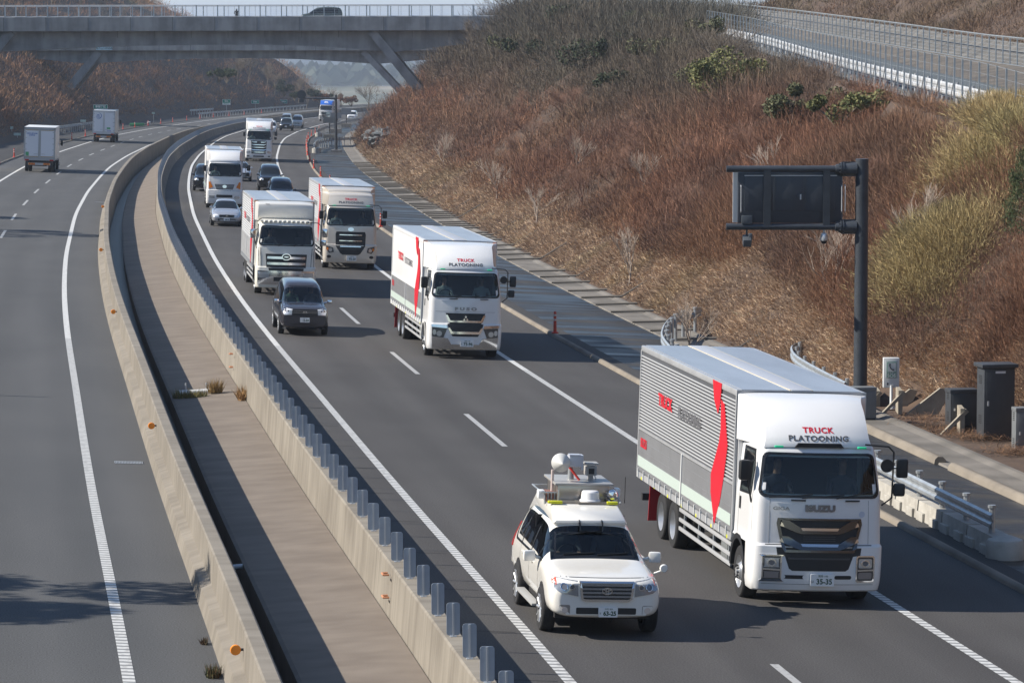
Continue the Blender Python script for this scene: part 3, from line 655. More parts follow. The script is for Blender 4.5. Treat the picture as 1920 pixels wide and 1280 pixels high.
# ---- the near gantry, phone and cabinets
def gantry():
    d = 100.5; x, z0 = at_depth(1612.5, 770, d); t = thing('sign_gantry', 'dark grey steel pole carrying the back of a wide message board over the road', 'sign gantry', (x, d, float(terrain(x, d))))
    b = t.location; zt_ = at_depth(1615, 298, d)[1]-b.z; xa = at_depth(1362, 315, d)[0]-x; zu = at_depth(1500, 317, d)[1]-b.z; zl = at_depth(1500, 425, d)[1]-b.z
    MB().lathe([(0,-.3),(.3,-.3),(.3,.03),(.205,.05),(.195,2),(.185,zt_),(0,zt_)], n=28).make('pole', DGREY, t)
    for z in (zu, zl):
        mb = MB(); mb.tube([(-.15,0,z),(-.75,0,z),(-.76,0,z),(xa,0,z)], [.2,.13,.098,.094], 16); mb.make('arm', DGREY, t)
        mb = MB(); mb.tube([(-.62,0,z),(-.58,0,z)], .19, 20); mb.tube([(-.55,0,z),(-.51,0,z)], .19, 20)
        for k in range(10): a = k*2*math.pi/10; mb.tube([(-.66,.155*math.cos(a),z+.155*math.sin(a)),(-.47,.155*math.cos(a),z+.155*math.sin(a))], .018, 6)
        mb.box((-.33,0,z+.15),(.5,.02,.12)); mb.box((-.33,0,z-.15),(.5,.02,.12)); mb.make('flange', DGREY, t)
    bx0 = at_depth(1378, 0, d)[0]-x; bx1 = at_depth(1582, 0, d)[0]-x; bz0 = zl+.1; bz1 = zu-.1
    board = MB().b2((bx0+.12,.02,bz0),(bx1,.42,bz1),.02).make('message_board', mat('board_back', (.035,.042,.055), .4), t)
    MB().b2((bx0,.40,bz0),(bx1+.05,.52,bz1+.05)).make('board_face', mat('board_rim', (.55,.58,.60), .4), t, 0)
    mb = MB()
    for i in range(3):
        a = bx0+.3+i*(bx1-bx0-.45)/3; mb.b2((a,-.0,bz0+.35),(a+(bx1-bx0-.45)/3-.06,.03,bz1-.12),.008)
    mb.make('door', mat('board_door', (.042,.050,.064), .4), board)
    for i in (0, 1): 
        a = bx0+.3+(i+.82)*(bx1-bx0-.45)/3; mb = MB(); mb.lathe([(0,-.03),(.085,-.025),(.095,-.0)], (a,0,(bz0+bz1)/2+.05), 'y', 16); mb.make('latch', DGREY, board); MB().b2((a-.02,-.05,(bz0+bz1)/2-.05),(a+.02,-.025,(bz0+bz1)/2+.1)).make('handle', STEEL, board)
    MB().b2((bx0+.3,-.012,bz1-.10),(bx1-.15,.0,bz1-.075)).make('drip_edge', STEEL, board, 0)
    for a in (bx0+.95, bx1-.45): MB().b2((a-.1,-.09,zl),(a+.1,.02,zu)).make('bracket', DGREY, t, 0)
    mb = MB()
    for a, s in ((bx0+.2,1),(bx1-.02,1),(bx1+.08,1)): mb.tube([(a,.05,bz0+.3),(a,-.08,bz0+.34),(a,-.08,bz1-.4),(a,.05,bz1-.36)], .016, 6)
    mb.make('grab_bar', STEEL, t)
    c0 = at_depth(1400, 445, d)[0]-x
    mb = MB(); mb.tube([(c0,0,zl-.08),(c0,0,zl-.28)], .03, 8); mb.box((c0,-.1,zl-.4),(.24,.42,.22),(R(20),0,0),.03); mb.box((c0+.1,-.05,zl-.32),(.1,.2,.25),None,.02); mb.box((c0,0,zl+.2),(.3,.2,.24),None,.01)
    mb.make('camera_unit', mat('camera_grey', (.08,.09,.10), .4), t)
    c1 = at_depth(1545, 445, d)[0]-x
    MB().lathe([(0,.0),(.03,-.0),(.03,-.1),(.08,-.13),(.115,-.26),(.1,-.33),(0,-.33)], (c1,0,zl-.07)).make('dome_camera', mat('dome_silver', (.6,.62,.64), .25, .5), t)
    MB().lathe([(.095,0),(.07,-.07),(0,-.1)], (c1,0,zl-.40)).make('dome_glass', BLACK, t)
    s = MB().b2((-.19,-.2,.83),(.17,-.197,1.0)).make('number_tag', mat('tag_white', (.7,.7,.7), .5), t, 0)
    v, f = text_mesh('17K 12-60', .075); mesh_obj('lettering', [(p[0]-.01,-.203,p[1]+.915) for p in v], f, mat('ink', (.02,.03,.05)), s)
gantry()
def cabinet(px, py, w, h, dep, d, label, m, rim=.06, base=.0, lock=True, cat='cabinet'):
    x, z = at_depth(px, py, d); z = float(z); t = thing('control_cabinet', label, cat, (x, d, z), (0, 0, R(9)))
    MB().b2((-w/2,0,base),(w/2,dep,h-.1),.012).make('body', m, t)
    MB().b2((-w/2-rim,-rim,h-.1),(w/2+rim,dep+rim,h),.012).make('lid', m, t)
    MB().b2((-w/2+.05,-.012,.16),(w/2-.04,-.0,h-.14),.004).make('door', m, t)
    MB().b2((-w/2+.03,-.01,0),(w/2-.03,.02,.12)).make('plinth', BLACK, t)
    MB().b2((-w/2+.09,-.04,h*.48),(-w/2+.13,-.012,h*.54)).make('handle', STEEL, t)
    mb = MB()
    for zz in (.25,.75):
        for k in range(5): mb.b2((-w/2-.008,dep*.35+.0,h*zz+k*.05),(-w/2,dep*.7,h*zz+k*.05+.02))
    mb.make('vent', BLACK, t, 0); return t
CABM = mat('cabinet_paint', (.050,.055,.062), .45, var=.1)
cabinet(1808, 806, .80, 1.14, .55, 97.6, 'short dark grey equipment cabinet at the slope foot left of the tall one', CABM, .02)
tc_ = cabinet(1873, 832, .86, 2.18, .7, 95.2, 'tall dark grey equipment cabinet with overhanging lid at the slope foot', CABM, .08)
MB().b2((-.12,-.02,1.93),(.16,-.012,1.99)).make('label_plate', mat('tag_white'), tc_)
cabinet(1618, 792, .78, 1.0, .5, 99.2, 'mid-grey equipment box fixed in front of the gantry pole foot', mat('box_grey', (.16,.17,.175), .5, var=.1), .01)
x_, z_ = at_depth(1924, 880, 93); cabinet(1928, 862, .7, 1.4, .4, 93.2, 'grey post box cut off by the right picture edge near the tall cabinet', mat('box_grey'), .01)
def phone():
    d = 103.0; x, z = at_depth(1671, 766, d); t = thing('emergency_phone', 'white roadside emergency telephone box with green panel on a post', 'emergency phone', (x, d, z))
    MB().lathe([(.14,0),(.14,.03),(.07,.12),(.045,.16),(.045,.7)], n=14).make('post', mat('phone_white', (.66,.68,.68), .45), t)
    b = MB().b2((-.235,0,.62),(.235,.26,1.5),.02).make('box', mat('phone_white'), t)
    MB().b2((-.17,-.012,.90),(.18,0,1.44),.004).make('door', mat('phone_panel', (.50,.55,.56), .35), b)
    g = MB().b2((-.13,-.02,.92),(.14,-.012,1.38)).make('sign_panel', mat('sos_green', (.03,.20,.12), .5), b, 0)
    MB().b2((-.115,-.026,1.10),(.125,-.02,1.36)).make('sign_field', mat('field_pale', (.62,.66,.65), .5), g, 0)
    v, f = text_mesh('SOS', .135, 1.05, .004); mesh_obj('lettering', [(p[0],-.027,p[1]+.975) for p in v], f, mat('letter_white', (.75,.77,.76), .5), g)
    v, f = text_mesh('非常電話', .07, .9); mesh_obj('lettering', [(p[0],-.027,p[1]+1.06) for p in v], f, mat('letter_white'), g)
    MB().tube([(-.05,-.035,1.33),(-.062,-.035,1.27),(-.03,-.035,1.2),(.03,-.035,1.15),(.07,-.035,1.155)], [.026,.016,.014,.016,.026], 6).make('handset', mat('ink'), g)
    MB().b2((-.13,-.012,.70),(-.09,.0,.77)).make('keyhole', mat('ink'), b, 0)
phone()
HW = CONC('headwall', (.36,.32,.25), (.25,.22,.17), scale=2)
def headwall(px, py, d, lab, s=1.0):
    x, z = at_depth(px, py, d); mb = MB(); mb.prism([(-.1*s,-.1),(.9*s,-.1),(1.25*s,.62*s),(.95*s,.68*s)], 0, .12, 'y'); mb.prism([(-.9*s,-.1),(-.8*s,-.1),(-.1,.55*s),(-.18,.62*s)], -.05, .07, 'y')
    mb.box((-.15*s,.5,.28*s),(.12,1.1,.7*s),(0,0,R(-12)))
    tag(mb.make('headwall', HW, loc=(x, d, z), rot=(0,0,R(10))), lab, 'headwall')
headwall(1704, 772, 101.5, 'small tan concrete headwall right of the emergency telephone'); headwall(1660, 764, 104, 'small tan concrete headwall behind the emergency telephone', .8); headwall(1822, 812, 96.6, 'tan concrete wing wall between the two dark cabinets', 1.1)
# straw heaps by the cabinets
for k, (px, py, d, n) in enumerate(((1835,822,95.4,900),(1900,850,92,800),(1735,790,98.6,700),(1770,812,97,600))):
    x, z = at_depth(px, py, d); V = []; n_ = n; B = np.stack([rng.normal(0,.42,n_), rng.normal(0,.5,n_), np.abs(rng.normal(0,.07,n_))], -1); dd = rng.normal(0,1,(n_,3)); dd[:,2] *= .25; dd /= np.linalg.norm(dd,axis=1)[:,None]; Ln = rng.uniform(.15,.45,n_)[:,None]
    s = np.cross(dd, [0,0,1.])*.010; V = np.stack([B-s, B+s, B+dd*Ln], 1); kk = rng.uniform(0,1,(n_,1)); o = big_tris('straw_heap', V, np.array([[.34,.19,.09]])*kk+np.array([[.14,.07,.04]])*(1-kk), mat('leaf', rough=.8, attr='Col')); o.location = (x, d, float(max(z, terrain(x,d)))+.03)
    tag(o, ('heap of cut brown straw lying between the two dark cabinets','heap of cut brown straw at the right picture edge','scattered cut straw in front of the telephone headwall','scattered cut straw left of the short cabinet')[k], 'straw heap', kind='stuff')

# ---- red lane posts
def red_post():
    t = thing('delineator_post', 'x', 'delineator post', group='red delineator posts along the kerbs')
    mb = MB(); mb.lathe([(.13,0),(.13,.04),(.06,.07),(.048,.78),(.0,.8)], n=12); mb.make('tube', mat('post_red', (.62,.05,.025), .45), t)
    mb = MB(); 
    for z in (.45,.62): mb.lathe([(.055,z),(.055,z+.07)], n=12)
    mb.make('reflective_band', mat('band_pale', (.75,.62,.58), .4), t); return t
rp0 = red_post(); cnt = 0
def place_post(y, l, label):
    global cnt
    t = rp0 if cnt == 0 else copy_tree(rp0); cnt += 1; t.location = road(y, l, .12); t['label'] = label
place_post(126.3, 6.83, 'red delineator post on the right kerb nearest the camera, between two trucks')
for k, y in enumerate([201,262,283,304,327,351,365,382,398,420,444,468,492,515]):
    place_post(y, 6.78, 'red delineator post on the right kerb beside the wet shoulder beyond the silver truck')
for k, y in enumerate([299,318.4,338.7,360,381,403,426,448,470,492,514,536,558,580,604,628,652,676,700,724]):
    place_post(y, -20.1, 'red delineator post on the kerb of the opposite carriageway')
tag(MB().b2((-1.1,-.3,0),(1.1,.3,.45),.08).make('sand_box', mat('box_green', (.03,.22,.09), .6), loc=road(530,-21.2,.05)), 'green box standing on the far left kerb behind the second departing truck', 'box')
tag(MB().b2((-.25,-.2,0),(.25,.2,.35),.08).make('sand_bag', mat('bag_white', (.7,.72,.74), .7), loc=road(556,-21.8,.05)), 'small white sandbag on the far left shoulder', 'sandbag')

# ---- far right guardrails, gantry, sign boards and footings
guardrail(lpath([(366,7.5),(374,7.55),(386,7.9),(398,8.9),(408,10.2),(416,12),(420,14.5),(421,17)], .0, 26), 'dark curved guardrail by the far gantry, bending towards the slope', None, ALU, None, .95, 3.0, caps=True)
guardrail(lpath([(470,7.4),(480,7.4),(500,7.6),(525,7.8),(560,8.0),(600,8.1),(640,8.2),(690,8.2)], .0, 40), 'long far guardrail following the right kerb past the small sign boards', None, ALU, None, .95, 4.0, caps=True)
for yy, ll, lb in ((367,7.7,'pale rounded concrete block at the end of the dark curved guardrail'),(471,7.6,'pale rounded concrete block at the end of the long far guardrail')):
    mb = MB(); mb.lathe([(0,0),(.42,0),(.40,.5),(.0,.52)], n=18); mb.b2((-.35,0,0),(.35,3.4,.5)); tag(mb.make('barrier_block', BLK, loc=road(yy,ll,-.02)), lb, 'concrete block')
def far_gantry():
    d = 375.7; b = road(d, 9.9); t = thing('sign_gantry', 'far slim dark gantry pole with a round sign back on its arm', 'sign gantry', b)
    zt_ = at_depth(631, 178, d)[1]-b.z; za = at_depth(600, 185, d)[1]-b.z; xa = at_depth(563, 185, d)[0]-b.x
    MB().tube([(0,0,0),(0,0,zt_)], [.17,.13], 12).make('pole', DGREY, t); MB().tube([(0,0,za),(-.6,0,za),(xa,0,za+.05)], [.16,.1,.07], 10).make('arm', DGREY, t)
    MB().lathe([(0,-.03),(.47,-.03),(.47,.03),(0,.03)], (xa+.15,-.15,za+.42), 'y', 28).make('round_sign', DGREY, t)
    MB().b2((xa-.1,-.2,za-.4),(xa+.4,.0,za-.05)).make('sign_plate', DGREY, t); MB().b2((-.5,-.4,-.1),(.6,.5,.22)).make('footing', CONC('footing', (.33,.31,.27), (.22,.2,.18), scale=2), t)
far_gantry()
def signboard(px, top, bot, w, base, d, label, m, mp, foot=None):
    x, z1 = at_depth(px, top, d); z0 = at_depth(px, bot, d)[1]; zb = at_depth(px, base, d)[1]; t = thing('sign_board', label, 'sign board', (x, d, zb))
    MB().b2((-w/2,-.03,z0-zb),(w/2,.03,z1-zb)).make('panel', m, t, 0); MB().tube([(0,.08,0),(0,.08,z1-zb)], .06, 8).make('post', mp, t)
    if foot: MB().b2((-.7,-.5,-.1),(.7,.6,.5)).make('footing', CONC('footing', (.33,.31,.27)), t)
SB = mat('sign_back', (.23,.25,.27), .5)
signboard(649.5, 203, 215, 1.45, 238, 520, 'grey sign back on a dark post, farthest right of three beside the far gantry', SB, DGREY, True)
signboard(630, 211.5, 222, 1.45, 249, 462, 'grey sign back, middle of three beside the far gantry', SB, DGREY, True)
signboard(618, 220, 231, 1.5, 260, 415, 'grey sign back, nearest of three just left of the far gantry pole', SB, DGREY, True)
# ---- left side
guardrail(lpath([(432,-24.6),(450,-24.6),(475,-24.6),(500,-24.5),(520,-24.3)], .0, 20), 'guardrail on posts at the foot of the left slope behind the departing trucks', None, ALU, None, 1.0, 3.0)
guardrail(lpath([(640,-21.6),(670,-21.5),(700,-21.5),(740,-21.5),(790,-21.8)], .0, 30), 'long low guardrail in the far left bend below the green distance signs', None, ALU, None, 1.0, 4.0)
guardrail(lpath([(655,-24.8),(690,-24.8)], .35, 12), 'short pale guardrail behind the long one in the far left bend', None, ALU, None, 1.0, 4.0)
GRN = mat('sign_green', (.015,.26,.17), .4); LW = mat('letter_white')
def green_sign(px, top, bot, wpx, d, lines, label, lab2=None):
    x, z1 = at_depth(px, top, d); z0 = at_depth(px, bot, d)[1]; w = wpx*d/FPX; zb = float(terrain(x, d))-.2
    t = thing('distance_sign', label, 'road sign', (x, d, zb)); p = MB().b2((-w/2,-.03,z0-zb),(w/2,.03,z1-zb)).make('panel', GRN, t, 0)
    MB().tube([(0,.08,0),(0,.08,z1-zb)], .045, 8).make('post', ALU, t)
    mb = MB(); a, b_, c, e = -w/2, w/2, z0-zb, z1-zb
    for q in (((a,c),(b_,c+.05)),((a,e-.05),(b_,e)),((a,c),(a+.05,e)),((b_-.05,c),(b_,e))): mb.b2((q[0][0],-.034,q[0][1]),(q[1][0],-.030,q[1][1]))
    mb.make('border', LW, p, 0); h = e-c
    if lab2:
        MB().b2((a+.02,-.036,c+.02),(b_-.02,-.031,c+h*.36)).make('lower_panel', LW, p, 0)
        v, f = text_mesh(lab2, h*.26, .95); mesh_obj('lettering', [(q[0],-.04,q[1]+c+h*.19) for q in v], f, mat('sign_green'), p)
    v, f = text_mesh(lines, h*(.62 if not lab2 else .5), 1.0, .01); mesh_obj('lettering', [(q[0],-.036,q[1]+c+h*(.5 if not lab2 else .68)) for q in v], f, LW, p)
green_sign(424.5, 186.6, 197, 15, 700, '0m', 'green distance sign reading 0m with a white lower strip', '確認起点')
green_sign(478.5, 188, 194.8, 14.5, 750, '50m', 'green distance sign reading 50m')
green_sign(531.8, 187.4, 194.4, 13.5, 790, '100m', 'green distance sign reading 100m')
green_sign(188.5, 196.5, 204.5, 27, 500, '車間確認', 'wide green sign above the second departing truck reading 車間確認')
for px, py, base, d, w in ((32.5,252,264,398,1.9),(22,240,264,400,.8),(156,227,240,470,1.7),(287.5,212.3,231,566,1.1),(393,204.5,213,690,1.0),(508.7,202,209,745,1.1)):
    x, z = at_depth(px, py, d); zb = at_depth(px, base, d)[1]; w = w*.24; t = thing('marker_sign', 'pale marker plate on a post at %s' % {32.5:'the far left below the dark slope',22:'the picture edge, greener than its neighbour',156:'the guardrail left of the second truck',287.5:'the left kerb right of the second truck',393:'the start of the far left guardrail',508.7:'the guardrail between 50m and 100m signs'}[px], 'marker sign', (x, d, zb), group='small marker plates along the opposite carriageway')
    MB().b2((-w*.9,-.02,z-zb-.14),(w*.9,.02,z-zb+.16)).make('plate', mat('marker_pale', (.5,.62,.56), .5), t, 0); MB().tube([(0,.03,0),(0,.03,z-zb)], .03, 6).make('post', ALU, t)
# off-frame pole on the left whose thin shadow falls on the opposite road
tp = thing('lamp_pole', 'tall thin grey pole on the left verge whose shadow lies across the opposite road', 'pole', road(97.6,-21.6,0)); MB().tube([(0,0,0),(0,0,6.2)], [.1,.07], 10).make('pole', ALU, tp); MB().tube([(0,0,5.9),(1.2,0,6.2)], .05, 8).make('arm', ALU, tp)
# grey rock faces showing in the slope foot
for k, (y, l, s) in enumerate(((385,14.6,1.6),(352,14.9,1.9))):
    bm = bmesh.new(); bmesh.ops.create_icosphere(bm, subdivisions=4, radius=1)
    for v in bm.verts:
        n = float(vnoise(v.co.x*3+9, v.co.z*3+v.co.y*2, .6, 20+k)); v.co *= .75+.5*n; v.co.z *= .62; v.co.y *= 1.6
    me = bpy.data.meshes.new('rock_face'); bm.to_mesh(me); bm.free(); me.materials.append(mat('rock', (.17,.185,.19), .9, col2=(.06,.065,.07), scale=2, bump=.6)); o = bpy.data.objects.new('rock_face', me); COL.objects.link(o)
    q = road(y, l); o.location = (q.x, q.y, float(terrain(q.x, q.y))+.05); o.scale = (s, s, s); tag(o, ('grey rock face in the right slope foot, farther of two','grey rock face in the right slope foot, nearer of two')[k], 'rock')
# ------------------------------------------------------------------ vegetation
LEAF = mat('leaf', rough=.8, attr='Col')
def unit(v): return v/np.maximum(np.linalg.norm(v, axis=-1, keepdims=True), 1e-9)
def twigs(P, H, C, n, spread, wid, lean=None, radial=1.0, c_var=.28, ls=1.0):
    """fans of thin blades: P (N,3) bases, H (N) heights, C (N,3) colours"""
    N = len(P); P = np.repeat(P, n, 0); H = np.repeat(H, n); C = np.repeat(C, n, 0); W = np.repeat(wid, n) if np.ndim(wid) else np.full(N*n, wid)
    M = N*n; a = rng.uniform(0, 2*math.pi, M); r = np.abs(rng.normal(0, 1, M))*spread
    d = np.stack([np.cos(a)*r, np.sin(a)*r, np.ones(M)], -1)
    if lean is not None: d += lean
    d = unit(d); t0 = rng.uniform(0, .55+.35*(1-ls), M)*H; L_ = H*rng.uniform(.35, .75, M)*ls
    off = np.stack([np.cos(a), np.sin(a), 0*a], -1)*(rng.uniform(0, .35, M)*H*radial)[:, None]
    B = P+off+d*t0[:, None]; T = B+unit(d+rng.normal(0, .22, (M, 3)))*L_[:, None]
    s = unit(np.cross(d, unit(rng.normal(0, 1, (M, 3)))))*W[:, None]
    V = np.stack([B-s, B+s, T], 1); k = 1+rng.normal(0, c_var, (M, 1)); return V, np.clip(C*np.clip(k, .35, 1.9), 0, 1)
def sample(n, y0, y1, p=1.0):
    """distances spread so that the picture is filled evenly"""
    u = rng.uniform(0, 1, n); a, b = y0**(-p), y1**(-p); return (a+(b-a)*u)**(-1/p)
def right_brush():
    out = []; cs = []
    # mown straw band at the slope foot
    N = 34000; y = sample(N, 72, 520, 1.0); f0 = 12.75+2.1*np.clip((107-y)/3.5, 0, 1); edge = (1.7+1.6*vnoise(y, y*0, 9, 31))*np.clip((y-98)/25, .3, 1)
    lat = f0+.1+rng.uniform(0, 1, N)*(edge+.8); x = xc(y)+lat; z = terrain(x, y)
    c = np.array([[.80,.565,.37]])*(1-.35*vnoise(x, y, 2.5, 32)[:, None])+np.array([[.0,.02,.0]])*(vnoise(x, y, 3, 33)[:, None] > .72)
    P = np.stack([x, y, z-.03], -1); H = (.16+.3*vnoise(x, y, 1.8, 34))*np.sqrt(y/100)
    V, C = twigs(P, H, c, 9, 1.1, .010*(y/100)**.8, lean=np.array([[-.9, -.3, -.1]]), radial=1.2, c_var=.3); out.append(V); cs.append(C)
    # brown brush
    N = 40000; y = sample(N, 74, 620, 1.0); f0 = 12.75+2.1*np.clip((107-y)/3.5, 0, 1); edge = f0+(1.7+1.6*vnoise(y, y*0, 9, 31))*np.clip((y-98)/25, .12, 1)-1.2*(y > 300)-.9*(y > 340)
    hi = np.where(y < 330, NF(y)-xc(y)-.5, 34); lat = edge+(hi-edge)*rng.uniform(0, 1, N); x = xc(y)+lat; z = terrain(x, y)
    n1 = vnoise(x, y, 3.4, 35); n2 = vnoise(x, y, 9, 36); n3 = vnoise(x, y, 1.3, 37)
    up = np.clip((z-4.6)/2.6+(n2-.5)*.9, 0, 1)*np.clip((y-150)/50, 0, 1)
    H = (.40+1.75*n1*n1+1.0*n3*n1+.15*rng.uniform(0,1,N))*np.clip((lat-edge+2)/3, .5, 1)*(1+.35*up)
    near = np.clip((hi-lat)/4, .0, 1); H = np.where(y < 250, H*(.42+.58*near), H); H = H*np.where(y > 260, 1.15, 1)
    red = np.array([[.295,.142,.080]]); tan = np.array([[.30,.165,.090]]); grey = np.array([[.115,.108,.078]]); dk = np.array([[.135,.075,.055]])
    w = np.clip(n2*1.8-.5, 0, 1)[:, None]; c = red*(1-w)+tan*w; lo = np.clip(1-(lat-edge)/1.4, 0, 1)[:, None]; c = c*(1-lo*.5)+tan*lo*.5
    v = np.clip(vnoise(x, y, 5, 38)*2-1.0, 0, 1)[:, None]; c = c*(1-v)+dk*v; c = c*(1-up[:, None]*.8)+grey*up[:, None]*.8
    P = np.stack([x, y, z-.08], -1)
    c = c*(.72+.56*vnoise(x, y, .9, 39)[:, None]); V, C = twigs(P, H, c, 38, 1.0, .0052*(y/100)**1.0, lean=np.array([[-.15, -.08, .15]]), radial=1.5, c_var=.38, ls=.42); out.append(V); cs.append(C)
    k = rng.uniform(0, 1, N) < .35; V, C = twigs(P[k], H[k]*1.2, c[k]*1.55, 5, .5, .0055*(y[k]/100), radial=.5, c_var=.3); out.append(V); cs.append(C)
    # bank beyond the side road
    N = 15000; y = sample(N, 120, 420, 1.0); x = FF(y)+2.1+rng.uniform(0, 1, N)**1.3*30; z = terrain(x, y); H = .5+1.0*vnoise(x, y, 4, 40)
    w = vnoise(x, y, 8, 41)[:, None]; c = np.array([[.21,.115,.07]])*(1-w)+np.array([[.17,.14,.08]])*w
    V, C = twigs(np.stack([x, y, z-.05], -1), H, c, 24, .9, .010*(y/150), ls=.6); out.append(V); cs.append(C)
    # crest bushes near the bridge head
    N = 2400; y = rng.uniform(255, 392, N); x = NF(y)+rng.uniform(-14, 10, N); z = terrain(x, y); H = 1.3+2.4*vnoise(x, y, 5, 42)
    keep = (x > xc(y)+24) & (x/y*FPX+960 < 1385) & (x/y*FPX+960 > 925); x, y, z, H = x[keep], y[keep], z[keep], H[keep]
    c = np.array([[.11,.10,.075]])*(.7+.8*vnoise(x, y, 4, 43)[:, None]); V, C = twigs(np.stack([x, y, z-.1], -1), H, c, 60, .9, .016, ls=.5, radial=1.3); out.append(V); cs.append(C)
    V = np.concatenate(out); C = np.concatenate(cs)
    tag(big_tris('brush', V, C, LEAF), 'rust-brown winter brush and straw covering the long right slope', 'brush', kind='stuff')
right_brush()
def left_brush():
    N = 17000; y = sample(N, 230, 860, .8); lat = -26.4-rng.uniform(0, 1, N)**1.1*58; x = xc(y)+lat; z = terrain(x, y)
    keep = (x/y*FPX > -1010); x, y, z, lat = x[keep], y[keep], z[keep], lat[keep]
    H = (1.0+1.9*vnoise(x, y, 6, 50))*np.clip((-lat-25.6)/3, .3, 1)
    w = vnoise(x, y, 14, 51)[:, None]; c = np.array([[.36,.17,.10]])*(1-w)+np.array([[.46,.26,.13]])*w; g = np.clip(vnoise(x, y, 11, 52)*3-1.9, 0, 1)[:, None]*np.clip((z-8)/4, 0, 1)[:, None]
    c = c*(1-g)+np.array([[.09,.10,.05]])*g
    V, C = twigs(np.stack([x, y, z-.1], -1), H, c, 30, .9, .02*(y/400), ls=.55, radial=1.4); 
    tag(big_tris('brush', V, C, LEAF), 'brown shaded brush covering the left cutting slope', 'brush', kind='stuff')
left_brush()
def bamboo():
    N = 2600; cx, cy = 0, 0; u = rng.uniform(0, 1, N); v = rng.normal(0, 1, N)
    y = 108+u*15+rng.normal(0, 1.6, N); x = 12.9+u*5.0+v*.8; z = terrain(x, y); H = .7+1.3*vnoise(x, y, 1.7, 60)
    keep = z > 1.7; x, y, z, H = x[keep], y[keep], z[keep], H[keep]
    w = vnoise(x, y, 2.2, 61)[:, None]; c = np.array([[.56,.42,.20]])*w+np.array([[.33,.28,.115]])*(1-w)
    V, C = twigs(np.stack([x, y, z], -1), H, c, 96, 1.3, .0068, c_var=.42, ls=.28, radial=1.5)
    tag(big_tris('bamboo_grass', V, C, LEAF), 'yellow-green bamboo grass thicket behind the gantry pole', 'bamboo grass', kind='stuff')
bamboo()
def leaves_cloud(centers, radii, n, size, c1, c2, flat=.8):
    k = len(centers); idx = rng.integers(0, k, n); d = unit(rng.normal(0, 1, (n, 3))); r = rng.uniform(.35, 1.0, n)**.6
    P = centers[idx]+d*(radii[idx]*r)[:, None]*np.array([1, 1, flat])
    u = unit(rng.normal(0, 1, (n, 3))); v = unit(np.cross(u, rng.normal(0, 1, (n, 3)))); s = size*rng.uniform(.6, 1.3, n)[:, None]
    V = np.stack([P-u*s, P+v*s*.5, P+u*s, P-v*s*.5], 1); w = rng.uniform(0, 1, (n, 1)); return V, np.array([c1])*w+np.array([c2])*(1-w)
def branches(mb, p, d, L_, r, depth, spread=.5, n=3):
    q = p+d*L_; mid = p+d*L_*.5+Vector((random.uniform(-1,1), random.uniform(-1,1), 0))*L_*.05
    mb.tube([p, mid, q], [r, r*.8, r*.62], 5 if depth > 1 else 3, cap=False)
    if depth == 0: return
    for k in range(n+(depth > 1)):
        dd = (d+Vector((random.gauss(0,1), random.gauss(0,1), random.gauss(.25,.5)))*spread).normalized(); branches(mb, p.lerp(q, random.uniform(.45, 1)), dd, L_*random.uniform(.55, .8), r*.55, depth-1, spread, n)
BARK = mat('bark', (.15,.125,.10), .9, var=.3, scale=6); BARKP = mat('pale_bark', (.34,.28,.23), .9, var=.2, scale=6)
def bush(x, y, s, label, group, c1, c2, n=900, size=.09, name='evergreen_bush', cat='bush', tall=1.0):
    z = float(terrain(x, y)); t = thing(name, label, cat, (x, y, z-.1), group=group); k = 9
    C = rng.normal(0, .58, (k, 3))*s*np.array([1,1,.5]); C[:, 2] = np.abs(C[:, 2])+s*.45*tall; Rr = rng.uniform(.2, .5, k)*s
    V, cc = leaves_cloud(C, Rr, n, size, c1, c2); o = big_tris('crown', V, cc, LEAF, 4); o.parent = t
    mb = MB()
    for i in range(k): mb.tube([(0,0,0), Vector(C[i])*.5+Vector((0,0,.1)), Vector(C[i])], [.04*s,.025*s,.012*s], 5, False)
    mb.make('stem', BARK, t, 0); return t
YG = ((.26,.25,.085),(.09,.12,.04)); DG = ((.075,.10,.045),(.035,.055,.025)); OL = ((.17,.17,.075),(.07,.085,.035))
for px, py, d, s, col, lb in ((1573,170,150,1.15,YG,'round yellow-green evergreen bush just below the white guardrail, rightmost of the row'),(1486,165,160,1.2,OL,'olive evergreen bush left of the round yellow-green one below the guardrail'),
    (1370,145,190,1.7,YG,'large yellow-green evergreen bush in the middle of the upper right slope'),(1310,130,215,1.5,OL,'olive evergreen bush left of the largest yellow-green bush'),
    (1235,120,240,1.7,OL,'olive leafy bush high on the slope below the bridge road crest'),(1160,135,235,1.5,DG,'dark evergreen bush near the slope top, right of the darkest one'),
    (1085,125,260,2.2,DG,'darkest evergreen bush near the slope top, left half of the thicket'),(1010,110,285,2.0,DG,'dark evergreen bush towards the bridge end of the crest'),
    (960,95,310,1.8,OL,'olive bush nearest the right end of the bridge'),(1190,80,270,1.8,OL,'grey-green bush on the crest above the dark thicket'),(1320,80,245,1.6,OL,'grey-green bush at the crest close to the bare tree'),(1060,60,300,2.0,DG,'dark bush on the crest behind the thicket')):
    X, Z = at_depth(px, py, d); s *= 1.3 if d < 200 else 1.0; bush(X, d, s, lb, 'evergreen bushes on the right slope', col[0], col[1], int((2200 if d < 200 else 1100)*s), .045+.00028*d).location.z += .4 if d < 200 else .1
